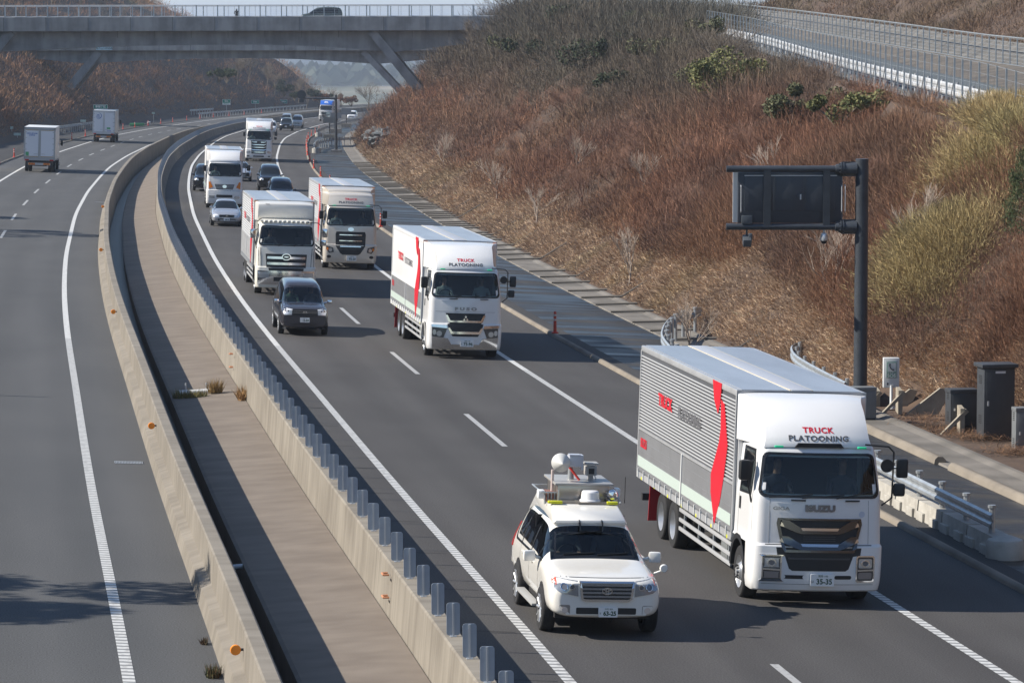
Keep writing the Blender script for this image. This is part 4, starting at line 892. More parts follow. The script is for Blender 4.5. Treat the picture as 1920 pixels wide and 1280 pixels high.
def bare_tree(x, y, h, label, group=None, m=BARK, depth=4, spread=.42, lean=0, z=None):
    z = float(terrain(x, y)) if z is None else z; t = thing('bare_tree', label, 'tree', (x, y, z-.1), group=group)
    MB().tube([(0,0,0),(.02*h,0,h*.18),(.03*h+lean*.2,0,h*.36)], [h*.017,h*.014,h*.012], 7).make('trunk', m, t)
    mb = MB()
    for k in range(5): branches(mb, Vector((.02*h,0,h*random.uniform(.14,.34))), Vector((random.gauss(lean,.4), random.gauss(0,.4), 1)).normalized(), h*.3, h*.009, depth, spread)
    mb.make('crown', m, t, 0); return t
for px, d, h, lb in ((1345,205,5.5,'dark bare tree at the crest left end of the side-road fence'),(880,397,5.0,'bare tree behind the right end of the bridge railing'),(950,392,5.5,'bare tree on the crest where the bridge meets the slope'),(1000,380,5,'bare tree on the crest just right of the bridge railing'),(1150,300,4.5,'bare tree on the crest above the dark evergreen thicket')):
    X = (px-960)*d/FPX; bare_tree(X, d, h, lb, 'bare trees on the slope crest')
for px, py, d, h in ((1180,300,150,3.0),(930,250,215,3.2),(1005,300,190,2.8),(1290,420,122,2.6),(1560,300,118,3.4),(1720,330,112,3.2),(830,220,260,3.4),(1080,230,205,3.0),(1450,230,150,2.6),(1205,215,175,3.0)):
    X, Z = at_depth(px, py+20, d)
    bare_tree(X, d, h, 'thin bare sapling standing out of the brown brush on the right slope', 'bare saplings in the brush', BARKP, 3, .3)
REDB = mat('shrub_bark', (.20,.11,.075), .9, var=.25, scale=5)
for i in range(26):
    px = rng.uniform(850, 1600); d = rng.uniform(118, 260); l = 16.2+rng.uniform(0, 5.5); X = float(xc(d))+l
    if X > NF(d)-1.5 or X/d*FPX > 900: continue
    bare_tree(X, d, rng.uniform(1.9, 3.0), 'red-brown leafless shrub rising above the brush on the right slope', 'leafless shrubs in the brush', REDB, 4, .45)
def pine(x, y, h, label, group=None, c1=(.045,.085,.03), c2=(.11,.13,.04), z=None, w=.30, n=5200):
    z = float(terrain(x, y)) if z is None else z; t = thing('pine_tree', label, 'tree', (x, y, z-.1), group=group); MB().tube([(0,0,0),(.05,0,h*.5),(0,0,h)], [h*.022,h*.015,h*.004], 8).make('trunk', BARK, t)
    k = 60; hz = rng.uniform(.15, 1, k); a = rng.uniform(0, 2*math.pi, k); rr = (1-hz)*w*h*rng.uniform(.6, 1.2, k)+.08*h
    C = np.stack([rr*np.cos(a)*.75, rr*np.sin(a)*.75, hz*h], -1); mb = MB()
    for i in range(k): mb.tube([(0,0,C[i][2]-.1*h*.5), Vector(C[i])], [.006*h,.003*h], 4, False)
    mb.make('branch', BARK, t, 0)
    idx = rng.integers(0, k, n); B = C[idx]+rng.normal(0, .04*h, (n, 3)); d = unit(rng.normal(0, .6, (n, 3))+np.array([0,0,.8])); s = unit(np.cross(d, rng.normal(0,1,(n,3))))*.0035*h
    V = np.stack([B-s, B+s, B+d*.05*h], 1); ww = rng.uniform(0, 1, (n, 1)); o = big_tris('crown', V, np.array([c1])*ww+np.array([c2])*(1-ww), LEAF); o.parent = t; return t
xp, zp = at_depth(1925, 445, 104); pine(xp, 104, 2.7, 'dark green young pine at the right picture edge beside the bamboo grass', z=zp, w=.36, n=6500)
# trees under and behind the bridges
far = [(466,118,640,5.0,'b'),(500,135,690,4.5,'b'),(533,150,735,4.6,'p'),(552,168,700,3,'d'),(560,160,760,5,'b'),(588,163,770,4.2,'p'),(606,168,780,4.4,'p'),(600,172,770,3.6,'r'),(640,172,800,4.6,'r'),(658,175,810,4.2,'r'),(575,172,780,5,'b'),(620,178,790,4.5,'b'),(690,172,640,4.5,'b'),(515,150,720,4,'b'),(445,122,600,4.5,'b'),(410,120,560,4,'d'),(425,118,580,4.5,'d')]
lbl = {'b':'grey bare tree on the far slope seen under the bridge','p':'round dark conifer on the far slope seen under the bridge','r':'reddish-brown leafy tree on the far slope under the bridge','d':'dark green bush high on the far left slope under the bridge'}
for i, (px, py, d, h, k) in enumerate(far):
    X, Z = at_depth(px, py, d); z = max(float(terrain(X, d)), Z-h*1.2); z = Z-h*.75
    if k == 'b': bare_tree(X, d, h*1.3, lbl[k], 'far bare trees', BARK, 4, .5, 0, z)
    else:
        c = {'p':((.045,.065,.03),(.02,.035,.018)),'r':((.30,.13,.06),(.18,.08,.045)),'d':DG}[k]; t = bush(X, d, h*.42, lbl[k], 'far trees and bushes', c[0], c[1], 1500, .16, 'broadleaf_tree' if k == 'r' else ('conifer_tree' if k == 'p' else 'evergreen_bush'), 'bush' if k == 'd' else 'tree', 1.6); t.location.z = z
for px, py, d, h in ((150,-10,640,7),(95,-15,620,7),(40,-15,600,7),(192,2,650,5.5),(10,-5,590,7),(230,22,660,4)):
    X, Z = at_depth(px, py, d); bare_tree(X, d, h, 'dark bare tree on the hilltop behind the left end of the bridge', 'hilltop trees at the left', BARK, 4, .45, 0, min(Z-h*.4, float(terrain(X, d))+2) if 0 else Z-h*.5)
# trees beyond the left picture edge whose shadows reach the opposite road
for k, (y, l, h) in enumerate(((61.2,-26.0,12.0),(55.0,-26,11.2),(169,-33,15),(186,-33,15.5),(202,-33,13.5),(128,-36,12))):
    X = float(xc(y))+l; t = bush(X, y, h*.30, 'dense evergreen tree on the left bank, its shadow falling on the opposite road', 'evergreen trees on the left bank', DG[0], DG[1], 9000, .13, 'evergreen_tree', 'tree', 1.0); zb = float(terrain(X, y))
    sh = h-h*.30; 
    for c in t.children:
        if c.name.startswith('crown'): c.location.z += max(0, h-zb-h*.42)
    MB().tube([(0,0,0),(.1,0,max(1, h-zb-h*.15))], [.22,.1], 8).make('trunk', BARK, t)

# ------------------------------------------------------------------ haze
def haze():
    m = bpy.data.materials.new('haze'); m.use_nodes = True; nt = m.node_tree; nt.nodes.clear(); o = node(nt,'ShaderNodeOutputMaterial'); v = node(nt,'ShaderNodeVolumePrincipled')
    v.inputs['Color'].default_value = (.72,.83,1,1); v.inputs['Density'].default_value = HAZE_D; v.inputs['Anisotropy'].default_value = .1
    nt.links.new(v.outputs[0], o.inputs['Volume'])
    x0, x1, y0, y1, z0, z1 = -9400, 9400, -300, 27000, -55, 190
    vs = [(x, y, z) for z in (z0, z1) for y in (y0, y1) for x in (x0, x1)]; fs = [(0,2,3,1),(4,5,7,6),(0,1,5,4),(2,6,7,3),(0,4,6,2),(1,3,7,5)]
    ob = mesh_obj('haze', vs, fs, m); tag(ob, 'pale blue winter haze lying over the whole valley', 'haze', kind='stuff')
HAZE_D = .00014
haze()
# ------------------------------------------------------------------ vehicle tools
GLASS = glass_mat('windscreen_glass', (.50,.57,.57), 1.0); DARKG = mat('dark_glass', (.012,.015,.017), .06, spec=.6); FRIT = mat('frit_black', (.012,.013,.015), .25)
TYRE = mat('tyre', (.018,.018,.019), .85, var=.3, scale=20); RIM = mat('rim_alloy', (.55,.56,.57), .35, .6); CHROME = mat('chrome', (.75,.76,.78), .12, 1.0); DCHROME = mat('smoked_chrome', (.13,.13,.135), .2, 1.0)
PLAS = mat('black_plastic', (.018,.019,.021), .5); INTER = mat('interior_dark', (.018,.019,.022), .8); SEATM = mat('seat_cloth', (.03,.03,.035), .9)
LAMP = mat('lamp_lens', (.55,.58,.60), .12, .55); LAMPD = mat('lamp_shell', (.10,.105,.11), .2, .5); ORANGE = mat('lamp_orange', (.75,.22,.03), .2); RED = mat('decal_red', (.62,.015,.03), .4); INK = mat('ink'); REDL = mat('lamp_red', (.45,.02,.02), .25)
WHITE = mat('paint_white', (.80,.80,.79), .25, coat=.6, var=.02, scale=1.2); PEARL = mat('paint_pearl', (.82,.80,.74), .22, coat=.8, var=.02)
UNDER = mat('chassis_dark', (.022,.022,.024), .7)
def clip_cell(poly, x0, x1, z0, z1):
    for ax, lim, sgn in ((0,x0,1),(0,x1,-1),(1,z0,1),(1,z1,-1)):
        out = []; n = len(poly)
        for i in range(n):
            a, b = poly[i], poly[(i+1) % n]; da, db = (a[ax]-lim)*sgn, (b[ax]-lim)*sgn
            if da >= 0: out.append(a)
            if (da >= 0) != (db >= 0): t = da/(da-db); out.append((a[0]+(b[0]-a[0])*t, a[1]+(b[1]-a[1])*t))
        poly = out
        if len(poly) < 3: return []
    return poly
def rr(x0, z0, x1, z1, r, n=4):
    r = min(r, abs(x1-x0)/2.01, abs(z1-z0)/2.01); P = []
    for cx, cz, a0 in ((x1-r, z1-r, 0), (x0+r, z1-r, 90), (x0+r, z0+r, 180), (x1-r, z0+r, 270)):
        for i in range(n+1): a = R(a0+i*90.0/n); P.append((cx+r*math.cos(a), cz+r*math.sin(a)))
    return P
AX = {'front': (Vector((0,1,0)), lambda p: Vector((p[0], -4, p[1]))), 'rear': (Vector((0,-1,0)), lambda p: Vector((p[0], 30, p[1]))),
      'left': (Vector((1,0,0)), lambda p: Vector((-4, p[0], p[1]))), 'right': (Vector((-1,0,0)), lambda p: Vector((4, p[0], p[1]))), 'top': (Vector((0,0,-1)), lambda p: Vector((p[0], p[1], 9)))}
def hit(bvh, axis, p):
    d, f = AX[axis]; o = f(p); h = bvh.ray_cast(o, d)[0]
    if h is None:
        h = bvh.find_nearest(o+d*4.2)[0]; 
        if axis in ('front','rear'): h = Vector((p[0], h.y, p[1]))
        elif axis == 'top': h = Vector((p[0], p[1], h.z))
        else: h = Vector((h.x, p[0], p[1]))
    return h
def decal(name, poly, bvh, axis, m, parent, off=.006, cell=.15, skirt=.012, angle=35):
    d = AX[axis][0]; xs = [p[0] for p in poly]; zs = [p[1] for p in poly]; V = {}; vs = []; fs = []
    def vid(p):
        k = (round(p[0], 4), round(p[1], 4))
        if k not in V: V[k] = len(vs); vs.append(hit(bvh, axis, p)-d*off)
        return V[k]
    nx = max(1, math.ceil((max(xs)-min(xs))/cell)); nz = max(1, math.ceil((max(zs)-min(zs))/cell)); dx = (max(xs)-min(xs))/nx; dz = (max(zs)-min(zs))/nz
    for i in range(nx):
        for j in range(nz):
            q = clip_cell(poly, min(xs)+i*dx, min(xs)+(i+1)*dx, min(zs)+j*dz, min(zs)+(j+1)*dz)
            ids = []
            for p in q:
                k = vid(p)
                if k not in ids: ids.append(k)
            if len(ids) >= 3: fs.append(ids)
    bm = bmesh.new(); bv = [bm.verts.new(v) for v in vs]
    for f in fs:
        try: bm.faces.new([bv[i] for i in f])
        except ValueError: pass
    bmesh.ops.dissolve_degenerate(bm, dist=1e-4, edges=bm.edges[:])
    if skirt:
        be = [e for e in bm.edges if e.is_boundary]; r = bmesh.ops.extrude_edge_only(bm, edges=be)
        for v in [g for g in r['geom'] if isinstance(g, bmesh.types.BMVert)]: v.co += d*(off+skirt)
    bmesh.ops.recalc_face_normals(bm, faces=bm.faces[:])
    me = bpy.data.meshes.new(name); bm.to_mesh(me); bm.free()
    # outward facing
    n = Vector((0,0,0))
    for p in me.polygons: n += p.normal*p.area
    if n.dot(-d) < 0: me.flip_normals()
    me.materials.append(m); me.polygons.foreach_set('use_smooth', [True]*len(me.polygons)); me.set_sharp_from_angle(angle=R(angle))
    o = bpy.data.objects.new(name, me); COL.objects.link(o); o.parent = parent; return o
def band(name, A, B, bvh, axis, m, parent, off=.008, skirt=.014):
    """closed frame between two outlines with equal point counts"""
    d = AX[axis][0]; n = len(A); vs = []
    def sub(P): 
        out = []
        for i in range(n):
            a, b = P[i], P[(i+1) % n]; m_ = cnt_[i]; out += [(a[0]+(b[0]-a[0])*k/m_, a[1]+(b[1]-a[1])*k/m_) for k in range(m_)]
        return out
    cnt_ = [max(1, math.ceil(math.hypot(A[i][0]-A[(i+1) % n][0], A[i][1]-A[(i+1) % n][1])/.12)) for i in range(n)]
    A, B = sub(A), sub(B); n = len(A)
    for p in A: vs.append(hit(bvh, axis, p)+d*skirt)
    for p in A: vs.append(hit(bvh, axis, p)-d*off)
    for p in B: vs.append(hit(bvh, axis, p)-d*off)
    for p in B: vs.append(hit(bvh, axis, p)+d*skirt)
    fs = [(k*n+i, k*n+(i+1) % n, (k+1)*n+(i+1) % n, (k+1)*n+i) for k in range(3) for i in range(n)]
    o = mesh_obj(name, vs, fs, m, parent); bm = bmesh.new(); bm.from_mesh(o.data); bmesh.ops.recalc_face_normals(bm, faces=bm.faces[:]); bm.to_mesh(o.data); bm.free(); return o
def letters(s, size, c, bvh, axis, m, parent, sx=1.0, bold=0.0, off=.012, name='lettering', flip=False, space=1.0):
    v, f = text_mesh(s, size, sx, bold, space); d = AX[axis][0]
    if axis == 'left': q = [hit(bvh, axis, (c[0]-x, c[1]+y))-d*off for x, y in v]
    elif axis == 'rear': q = [hit(bvh, axis, (c[0]-x, c[1]+y))-d*off for x, y in v]
    else: q = [hit(bvh, axis, (c[0]+x, c[1]+y))-d*off for x, y in v]
    return mesh_obj(name, q, f, m, parent)
def bvh_of(me): 
    return BVHTree.FromPolygons([v.co.copy() for v in me.vertices], [tuple(p.vertices) for p in me.polygons])
def plate(bvh, c, number, top, kana, parent, big=True, axis='front'):
    w, h = (.44,.22) if big else (.33,.165)
    p = decal('number_plate', rr(c[0]-w/2, c[1]-h/2, c[0]+w/2, c[1]+h/2, .012, 2), bvh, axis, mat('plate_white', (.84,.85,.84), .4), parent, .055, 1, .05)
    y = min(v.co.y for v in p.data.vertices) if axis == 'front' else max(v.co.y for v in p.data.vertices); mt = mat('plate_green', (.015,.07,.04), .5)
    for v_ in p.data.vertices:      # a number plate is flat
        if axis == 'front' and v_.co.y < y+.05: v_.co.y = y
    def put(s, sz, cx, cz, sx=1, b=0):
        v, f = text_mesh(s, sz, sx, b); return [(c[0]+cx*w+x, y-.004, c[1]+cz*h+q) for x, q in v], f
    vs, fs = [], []
    for s, sz, cx, cz, sx, b in ((number, h*.62, .08, -.13, .95, .004), (top, h*.23, .02, .34, 1, 0), (kana, h*.26, -.42, -.13, 1, 0)):
        if s:
            v, f = put(s, sz, cx, cz, sx, b); n = len(vs); vs += v; fs += [tuple(i+n for i in q) for q in f]
    mesh_obj('lettering', vs, fs, mt, p); return p
def wheel(parent, x, y, r, w, side, truck=False, dual=False, spokes=0, rimm=None):
    """side -1 or +1 is the outer side"""
    s = side; t = MB()
    prof = [(r*.62,-w/2),(r*.93,-w/2),(r*.985,-w/2+w*.08),(r,-w/2+w*.16),(r,w/2-w*.16),(r*.985,w/2-w*.08),(r*.93,w/2),(r*.62,w/2)]
    t.lathe([(a, b) for a, b in prof], axis='x', n=36)
    if dual: t.lathe([(a, b-s*w*1.15) for a, b in prof], axis='x', n=30)
    o = t.make('wheel', TYRE, parent, 35, loc=(x, y, r)); m = MB()
    if truck and not dual: pr = [(r*.63,w*.5),(r*.60,w*.44),(r*.57,w*.25),(r*.40,w*.30),(r*.33,w*.44),(r*.30,w*.55),(r*.17,w*.58),(r*.15,w*.68),(0,w*.70)]
    elif dual: pr = [(r*.63,w*.5),(r*.60,w*.40),(r*.57,-w*.1),(r*.50,-w*.3),(r*.30,-w*.32),(r*.24,w*.1),(r*.22,w*.2),(0,w*.22)]
    else: pr = [(r*.66,w*.5),(r*.63,w*.42),(r*.60,w*.12),(r*.25,w*.2),(r*.14,w*.34),(0,w*.36)]
    m.lathe([(a, b*s) for a, b in pr], axis='x', n=30)
    m.make('rim', rimm or (RIM if not spokes else mat('rim_well', (.05,.05,.055), .4)), o, 40); 
    if truck:
        n = MB(); rad = r*.235 if not dual else r*.36
        for k in range(10): a = k*2*math.pi/10; xx = (w*.57 if not dual else -w*.30)*s; n.tube([(xx, rad*math.cos(a), rad*math.sin(a)), (xx+s*.045, rad*math.cos(a), rad*math.sin(a))], .016, 6)
        if not dual:
            for k in range(8): a = k*2*math.pi/8; n.tube([(w*.30*s, r*.48*math.cos(a), r*.48*math.sin(a)), (w*.305*s, r*.48*math.cos(a), r*.48*math.sin(a))], .032, 8)
        n.make('wheel_nut', UNDER if not dual else RIM, o)
    if spokes:
        n = MB()
        for k in range(spokes):
            a = k*2*math.pi/spokes; c_, s_ = math.cos(a), math.sin(a)
            n.tube([(s*w*.36, r*.10*c_, r*.10*s_), (s*w*.44, r*.36*c_, r*.36*s_), (s*w*.46, r*.64*c_, r*.64*s_)], [r*.075,r*.05,r*.065], 6)
        n.lathe([(r*.66,s*w*.5),(r*.60,s*w*.46)], axis='x', n=30); n.make('spoke', RIM, o)
    return o
# ---- seated people
def skin_mesh(pts, edges, root=0, sub=1):
    me = bpy.data.meshes.new('person'); me.from_pydata([p[:3] for p in pts], edges, [])
    o = bpy.data.objects.new('person', me); COL.objects.link(o); sm = o.modifiers.new('s', 'SKIN'); sm.use_smooth_shade = True
    for i, p in enumerate(pts): me.skin_vertices[0].data[i].radius = (p[3], p[4] if len(p) > 4 else p[3])
    me.skin_vertices[0].data[root].use_root = True
    ss = o.modifiers.new('u', 'SUBSURF'); ss.levels = sub; ss.render_levels = sub
    dg = bpy.context.evaluated_depsgraph_get(); out = bpy.data.meshes.new_from_object(o.evaluated_get(dg)); bpy.data.objects.remove(o); return out
SKIN = mat('skin', (.50,.30,.21), .55); HAIR = mat('hair', (.012,.010,.009), .6)
_pm = {}
def person_mesh(drive):
    P = [(0,0,0,.17,.13),(0,-.02,.22,.16,.11),(0,-.02,.42,.20,.12),(0,-.0,.50,.10,.08),(0,-.02,.60,.055),(0,-.04,.68,.085,.095),(0,-.035,.78,.092,.10),(0,-.02,.84,.06,.06),(0,-.135,.715,.018)]
    E_ = [(0,1),(1,2),(2,3),(3,4),(4,5),(5,6),(6,7),(5,8)]
    for s in (-1, 1):
        n = len(P); P += [(s*.10,0,-.02,.10),(s*.15,-.45,.02,.075),(s*.15,-.5,-.38,.05)]; E_ += [(0,n),(n,n+1),(n+1,n+2)]
        n = len(P); h = ((s*.19,-.47,.24) if drive else (s*.10,-.33,.06)); P += [(s*.20,-.01,.44,.065),(s*.27,-.14,.22,.048),(h[0],h[1]+.06,h[2]-.02,.03),(h[0],h[1],h[2],.034,.022)]
        E_ += [(2,n),(n,n+1),(n+1,n+2),(n+2,n+3)]; m = n+3
        for k in range(4):
            a = len(P); P += [(h[0]+s*(.025-.017*k),h[1]-.05,h[2]+.015,.009),(h[0]+s*(.022-.017*k),h[1]-.075+.004*abs(k-1),h[2]-.02,.008)]; E_ += [(m,a),(a,a+1)]
        a = len(P); P += [(h[0]-s*.035,h[1]-.015,h[2]+.025,.010)]; E_ += [(m,a)]
    return skin_mesh(P, E_)
def person(x, y, z, drive, label, cloth, parent_none=None, mask=False, rot=0.0):
    if drive not in _pm: _pm[drive] = person_mesh(drive)
    me = _pm[drive].copy(); me.materials.clear(); me.materials.append(cloth); me.materials.append(SKIN)
    hz = .24 if drive else .06; hy = -.47 if drive else -.33
    for p in me.polygons:
        c = p.center; p.use_smooth = True; p.material_index = 1 if (c.z > .565 or (abs(c.x) > .04 and c.y < hy+.045 and abs(c.z-hz) < .09 and c.z > -.03)) else 0
    o = bpy.data.objects.new('person', me); COL.objects.link(o); tag(o, label, 'person'); o['_seat'] = 1
    h = MB(); h.lathe([(0,.115),(.07,.10),(.105,.03),(.10,-.05),(.085,-.09)], n=16); hh = h.make('hair', HAIR, o, 60, loc=(0,.005,.775)); 
    for v in hh.data.vertices:
        if v.co.y < -.02: v.co.z = max(v.co.z, .02+(-v.co.y)*.15)
    if mask: MB().box((0,-.115,.665),(.13,.06,.09),None,.025).make('face_mask', mat('mask_white', (.75,.76,.78), .8), o)
    return o
def seat_people(root, items):
    """people sit in the vehicle but stay top level: place them with the vehicle's own transform"""
    bpy.context.view_layer.update(); M = root.matrix_world.copy()
    for o, loc in items: o.matrix_world = M @ Matrix.Translation(loc); 
    for o, loc in items: 
        if '_seat' in o: del o['_seat']
SHIRT = mat('shirt_pale', (.45,.52,.52), .8); SUIT = mat('suit_navy', (.035,.045,.075), .8); GREYC = mat('cloth_grey', (.12,.13,.15), .85)

# ------------------------------------------------------------------ cars
def car_shell(st_, sub=2):
    """st_ rows: y, zb, w, zbelt, wbelt, ztop, wtop, kind-of-top (p paint, g glass) towards next, side kind"""
    vs = []; fs = []; fm = []; n = 8
    for (y, zb, w, zl, wl, zt_, wt, *_) in st_:
        half = [(0, zb), (w*.86, zb), (w, zb+(zl-zb)*.28), (w*1.0, zb+(zl-zb)*.72), (wl, zl), (wt, zt_-.045*(1 if zt_-zl > .3 else .35)), (wt*.72, zt_-.004), (0, zt_+.012)]
        for x, z in half: vs.append((x, y, z))
    ns = len(st_)
    for i in range(ns-1):
        tk, sk = (st_[i][7] if len(st_[i]) > 7 else 'p'), (st_[i][8] if len(st_[i]) > 8 else 'p')
        for j in range(n-1):
            fs.append((i*n+j, i*n+j+1, (i+1)*n+j+1, (i+1)*n+j)); fm.append({'p':0,'g':1}[tk] if j >= 5 else ({'p':0,'g':2}[sk] if j == 4 else 0))
    fs.append(tuple(range(n))); fm.append(0); fs.append(tuple(reversed(range((ns-1)*n, ns*n)))); fm.append(0)
    me = bpy.data.meshes.new('body'); me.from_pydata(vs, [], fs); me.polygons.foreach_set('material_index', fm)
    o = bpy.data.objects.new('body', me); COL.objects.link(o); mi = o.modifiers.new('m', 'MIRROR'); mi.use_clip = True; mi.merge_threshold = .001
    s = o.modifiers.new('s', 'SUBSURF'); s.levels = sub; s.render_levels = sub
    for k in range(3): me.materials.append(PLAS)
    dg = bpy.context.evaluated_depsgraph_get(); out = bpy.data.meshes.new_from_object(o.evaluated_get(dg)); bpy.data.objects.remove(o)
    bm = bmesh.new(); bm.from_mesh(out); bmesh.ops.recalc_face_normals(bm, faces=bm.faces[:]); bm.to_mesh(out); bm.free(); return out
def take(me, idxs, name, m, parent, off=0.0, sel=None):
    """copy only faces whose material index is in idxs"""
    bm = bmesh.new(); bm.from_mesh(me); bmesh.ops.delete(bm, geom=[f for f in bm.faces if f.material_index not in idxs or (sel and not sel(f.calc_center_median()))], context='FACES')
    if not bm.faces: bm.free(); return None
    for f in bm.faces: f.material_index = 0; f.smooth = True
    if off:
        bm.normal_update()
        for v in bm.verts: v.co += v.normal*off
    x = bpy.data.meshes.new(name); bm.to_mesh(x); bm.free(); x.materials.append(m); x.set_sharp_from_angle(angle=R(38)); o = bpy.data.objects.new(name, x); COL.objects.link(o); o.parent = parent; return o
CARS = {}
def S(y, zb, w, zl, wl, zt_, wt, *k): return (y, zb, w, zl, wl, zt_, wt)+k
SHAPES = {
 'suv': ([S(0,.42,.80,.80,.78,.97,.60),S(.05,.36,.93,.88,.90,1.01,.72),S(.30,.33,.99,.99,.95,1.07,.80),S(.95,.33,.99,1.07,.96,1.15,.80),S(1.32,.33,.97,1.10,.95,1.20,.80,'g'),S(1.40,.33,.97,1.11,.95,1.28,.79,'g','g'),S(2.0,.33,.97,1.13,.94,1.76,.70,'p','g'),S(2.2,.33,.97,1.13,.94,1.84,.70,'p','g'),S(3.4,.33,.97,1.15,.94,1.88,.71,'p','g'),S(4.45,.36,.97,1.17,.92,1.84,.69,'g'),S(4.78,.42,.96,1.15,.92,1.62,.70),S(4.93,.45,.93,1.12,.88,1.22,.72)], 4.95, .39, (.93, 3.80), .98),
 'minivan': ([S(0,.34,.74,.72,.72,.92,.55),S(.07,.24,.82,.80,.80,.98,.66),S(.35,.22,.85,.92,.82,1.05,.69),S(.78,.22,.85,.98,.83,1.11,.69,'g'),S(.90,.22,.85,.97,.83,1.16,.67,'g','g'),S(1.62,.22,.85,1.0,.83,1.68,.64,'p','g'),S(1.9,.22,.85,1.02,.83,1.80,.63,'p','g'),S(3.2,.22,.85,1.05,.83,1.85,.64,'p','g'),S(4.35,.24,.85,1.05,.82,1.82,.62,'g'),S(4.62,.3,.84,1.02,.80,1.5,.64),S(4.70,.34,.80,.95,.78,1.05,.66)], 4.7, .32, (.88, 3.75), .85),
 'sedan': ([S(0,.32,.66,.55,.62,.66,.45),S(.07,.22,.80,.62,.76,.72,.60),S(.4,.2,.85,.75,.80,.84,.66),S(.95,.2,.86,.84,.82,.92,.66),S(1.15,.2,.86,.87,.82,.96,.62,'g'),S(1.3,.2,.86,.89,.82,1.06,.60,'g','g'),S(1.95,.2,.86,.92,.81,1.42,.54,'p','g'),S(2.4,.2,.86,.93,.81,1.47,.53,'p','g'),S(3.2,.2,.86,.95,.81,1.43,.52,'g','g'),S(3.9,.22,.86,.96,.79,1.06,.58),S(4.3,.26,.83,.92,.76,1.02,.6),S(4.42,.32,.76,.8,.7,.9,.55)], 4.42, .31, (.85, 3.45), .86)}
def make_car(name, label, shape, paint, loc, rot, group, spec):
    st_, L_, wr, axles, hw = SHAPES[shape]; key = shape+str(spec.get('roof', 0))
    t = thing(name, label, spec.get('cat', 'car'), loc, rot, group); sx = spec.get('sx', 1.0); sz = spec.get('sz', 1.0)
    rows = [tuple([q[0]]+[q[1], q[2]*sx, q[3]*sz, q[4]*sx, q[5]*sz, q[6]*sx]+list(q[7:])) for q in st_]
    me = car_shell(rows, 2 if spec.get('hi') else 1); bv = bvh_of(me)
    take(me, (0,), 'body', paint, t); 
    ws = GLASS if spec.get('people') is not None else DARKG; take(me, (1,), 'windscreen', ws, t, .001, lambda c: c.y < 2.5); take(me, (1,), 'rear_window', DARKG, t, .001, lambda c: c.y >= 2.5); sw = DARKG if not spec.get('hi') else glass_mat('tinted_glass', (.25,.28,.28), 1.2); take(me, (2,), 'side_window', sw, t, .002, lambda c: c.x < 0); take(me, (2,), 'side_window', sw, t, .002, lambda c: c.x >= 0)
    MB().b2((-hw*sx*.84, .4, .30 if shape == 'suv' else .2), (hw*sx*.84, L_-.3, .5*sz)).make('underbody', UNDER, t, 0)
    for yy in axles:
        for s in (-1, 1):
            n = 22; rad = wr+.055; poly = [(yy+rad*math.cos(2*math.pi*k/n), wr+.02+rad*math.sin(2*math.pi*k/n)) for k in range(n)]; poly = [(a, max(b, .215)) for a, b in poly]
            decal('wheel_arch', poly, bv, 'left' if s < 0 else 'right', UNDER, t, .004, .12)
            wheel(t, s*(hw*sx-.085), yy, wr, .235 if shape == 'suv' else .2, s, spokes=10 if spec.get('hi') else 5)
    return t, bv, me
def mirror(t, s, x, y, z, m, w=.2, h=.15):
    mb = MB(); mb.tube([(s*(x-.1), y+.05, z-.03), (s*x, y, z)], .03, 6); mb.box((s*(x+w*.45), y, z+.02), (w, .12, h), (0,0,-s*.15), .045); o = mb.make('mirror', m, t, 50)
    MB().box((s*(x+w*.45), y+.062, z+.02), (w*.8, .01, h*.75), (0,0,-s*.15)).make('mirror_glass', CHROME, o); return o
def wipers(t, bv, segs, m=PLAS, z0=1.2):
    for (x0, z0), (x1, z1) in segs:
        mb = MB(); pts = [hit(bv, 'front', (x0+(x1-x0)*k/5, z0+(z1-z0)*k/5))+Vector((0,-.03,0)) for k in range(6)]; mb.tube(pts, .011, 5); mb.make('wiper', m, t)
def cabin(t, w, y0, y1, zf, zr, seats, seat_z):
    """dark interior: dashboard, floor, seats"""
    mb = MB(); mb.b2((-w, y0+.1, zf-.25), (w, y0+.55, zf-.05), .05); mb.make('dashboard', INTER, t)
    MB().b2((-w, y0+.2, zf-.75), (w, y1, zf-.70)).make('floor', INTER, t, 0); MB().b2((-w, y1, zf-.7), (w, y1+.03, zr)).make('bulkhead', INTER, t, 0)
    for x, y in seats:
        s = MB(); s.box((x, y, seat_z-.08), (.48,.5,.14), None, .05); s.box((x, y+.27, seat_z+.25), (.46,.12,.62), (R(-12),0,0), .05); s.box((x, y+.34, seat_z+.68), (.26,.09,.18), (R(-8),0,0), .04); s.make('seat', SEATM, t, 50)
def steering(t, x, y, z, r=.19):
    mb = MB(); n = 20; c = [Vector((x+r*math.cos(2*math.pi*k/n), y+r*.35*math.sin(2*math.pi*k/n), z+r*.85*math.sin(2*math.pi*k/n))) for k in range(n+1)]; mb.tube(c, .014, 5, False); mb.tube([(x-r,y,z),(x+r,y,z)], .012, 5); mb.make('steering_wheel', PLAS, t)
def mirrored(fn):
    for s in (-1, 1): fn(s)
def veh_loc(y, lat): return road(y, lat)
def ell(cx, cz, a, b, n=18): return [(cx+a*math.cos(2*math.pi*k/n), cz+b*math.sin(2*math.pi*k/n)) for k in range(n)]
def ring(name, cx, cz, a, b, th, bv, axis, m, parent, off=.012): return band(name, ell(cx,cz,a,b), ell(cx,cz,a-th,b-th), bv, axis, m, parent, off)
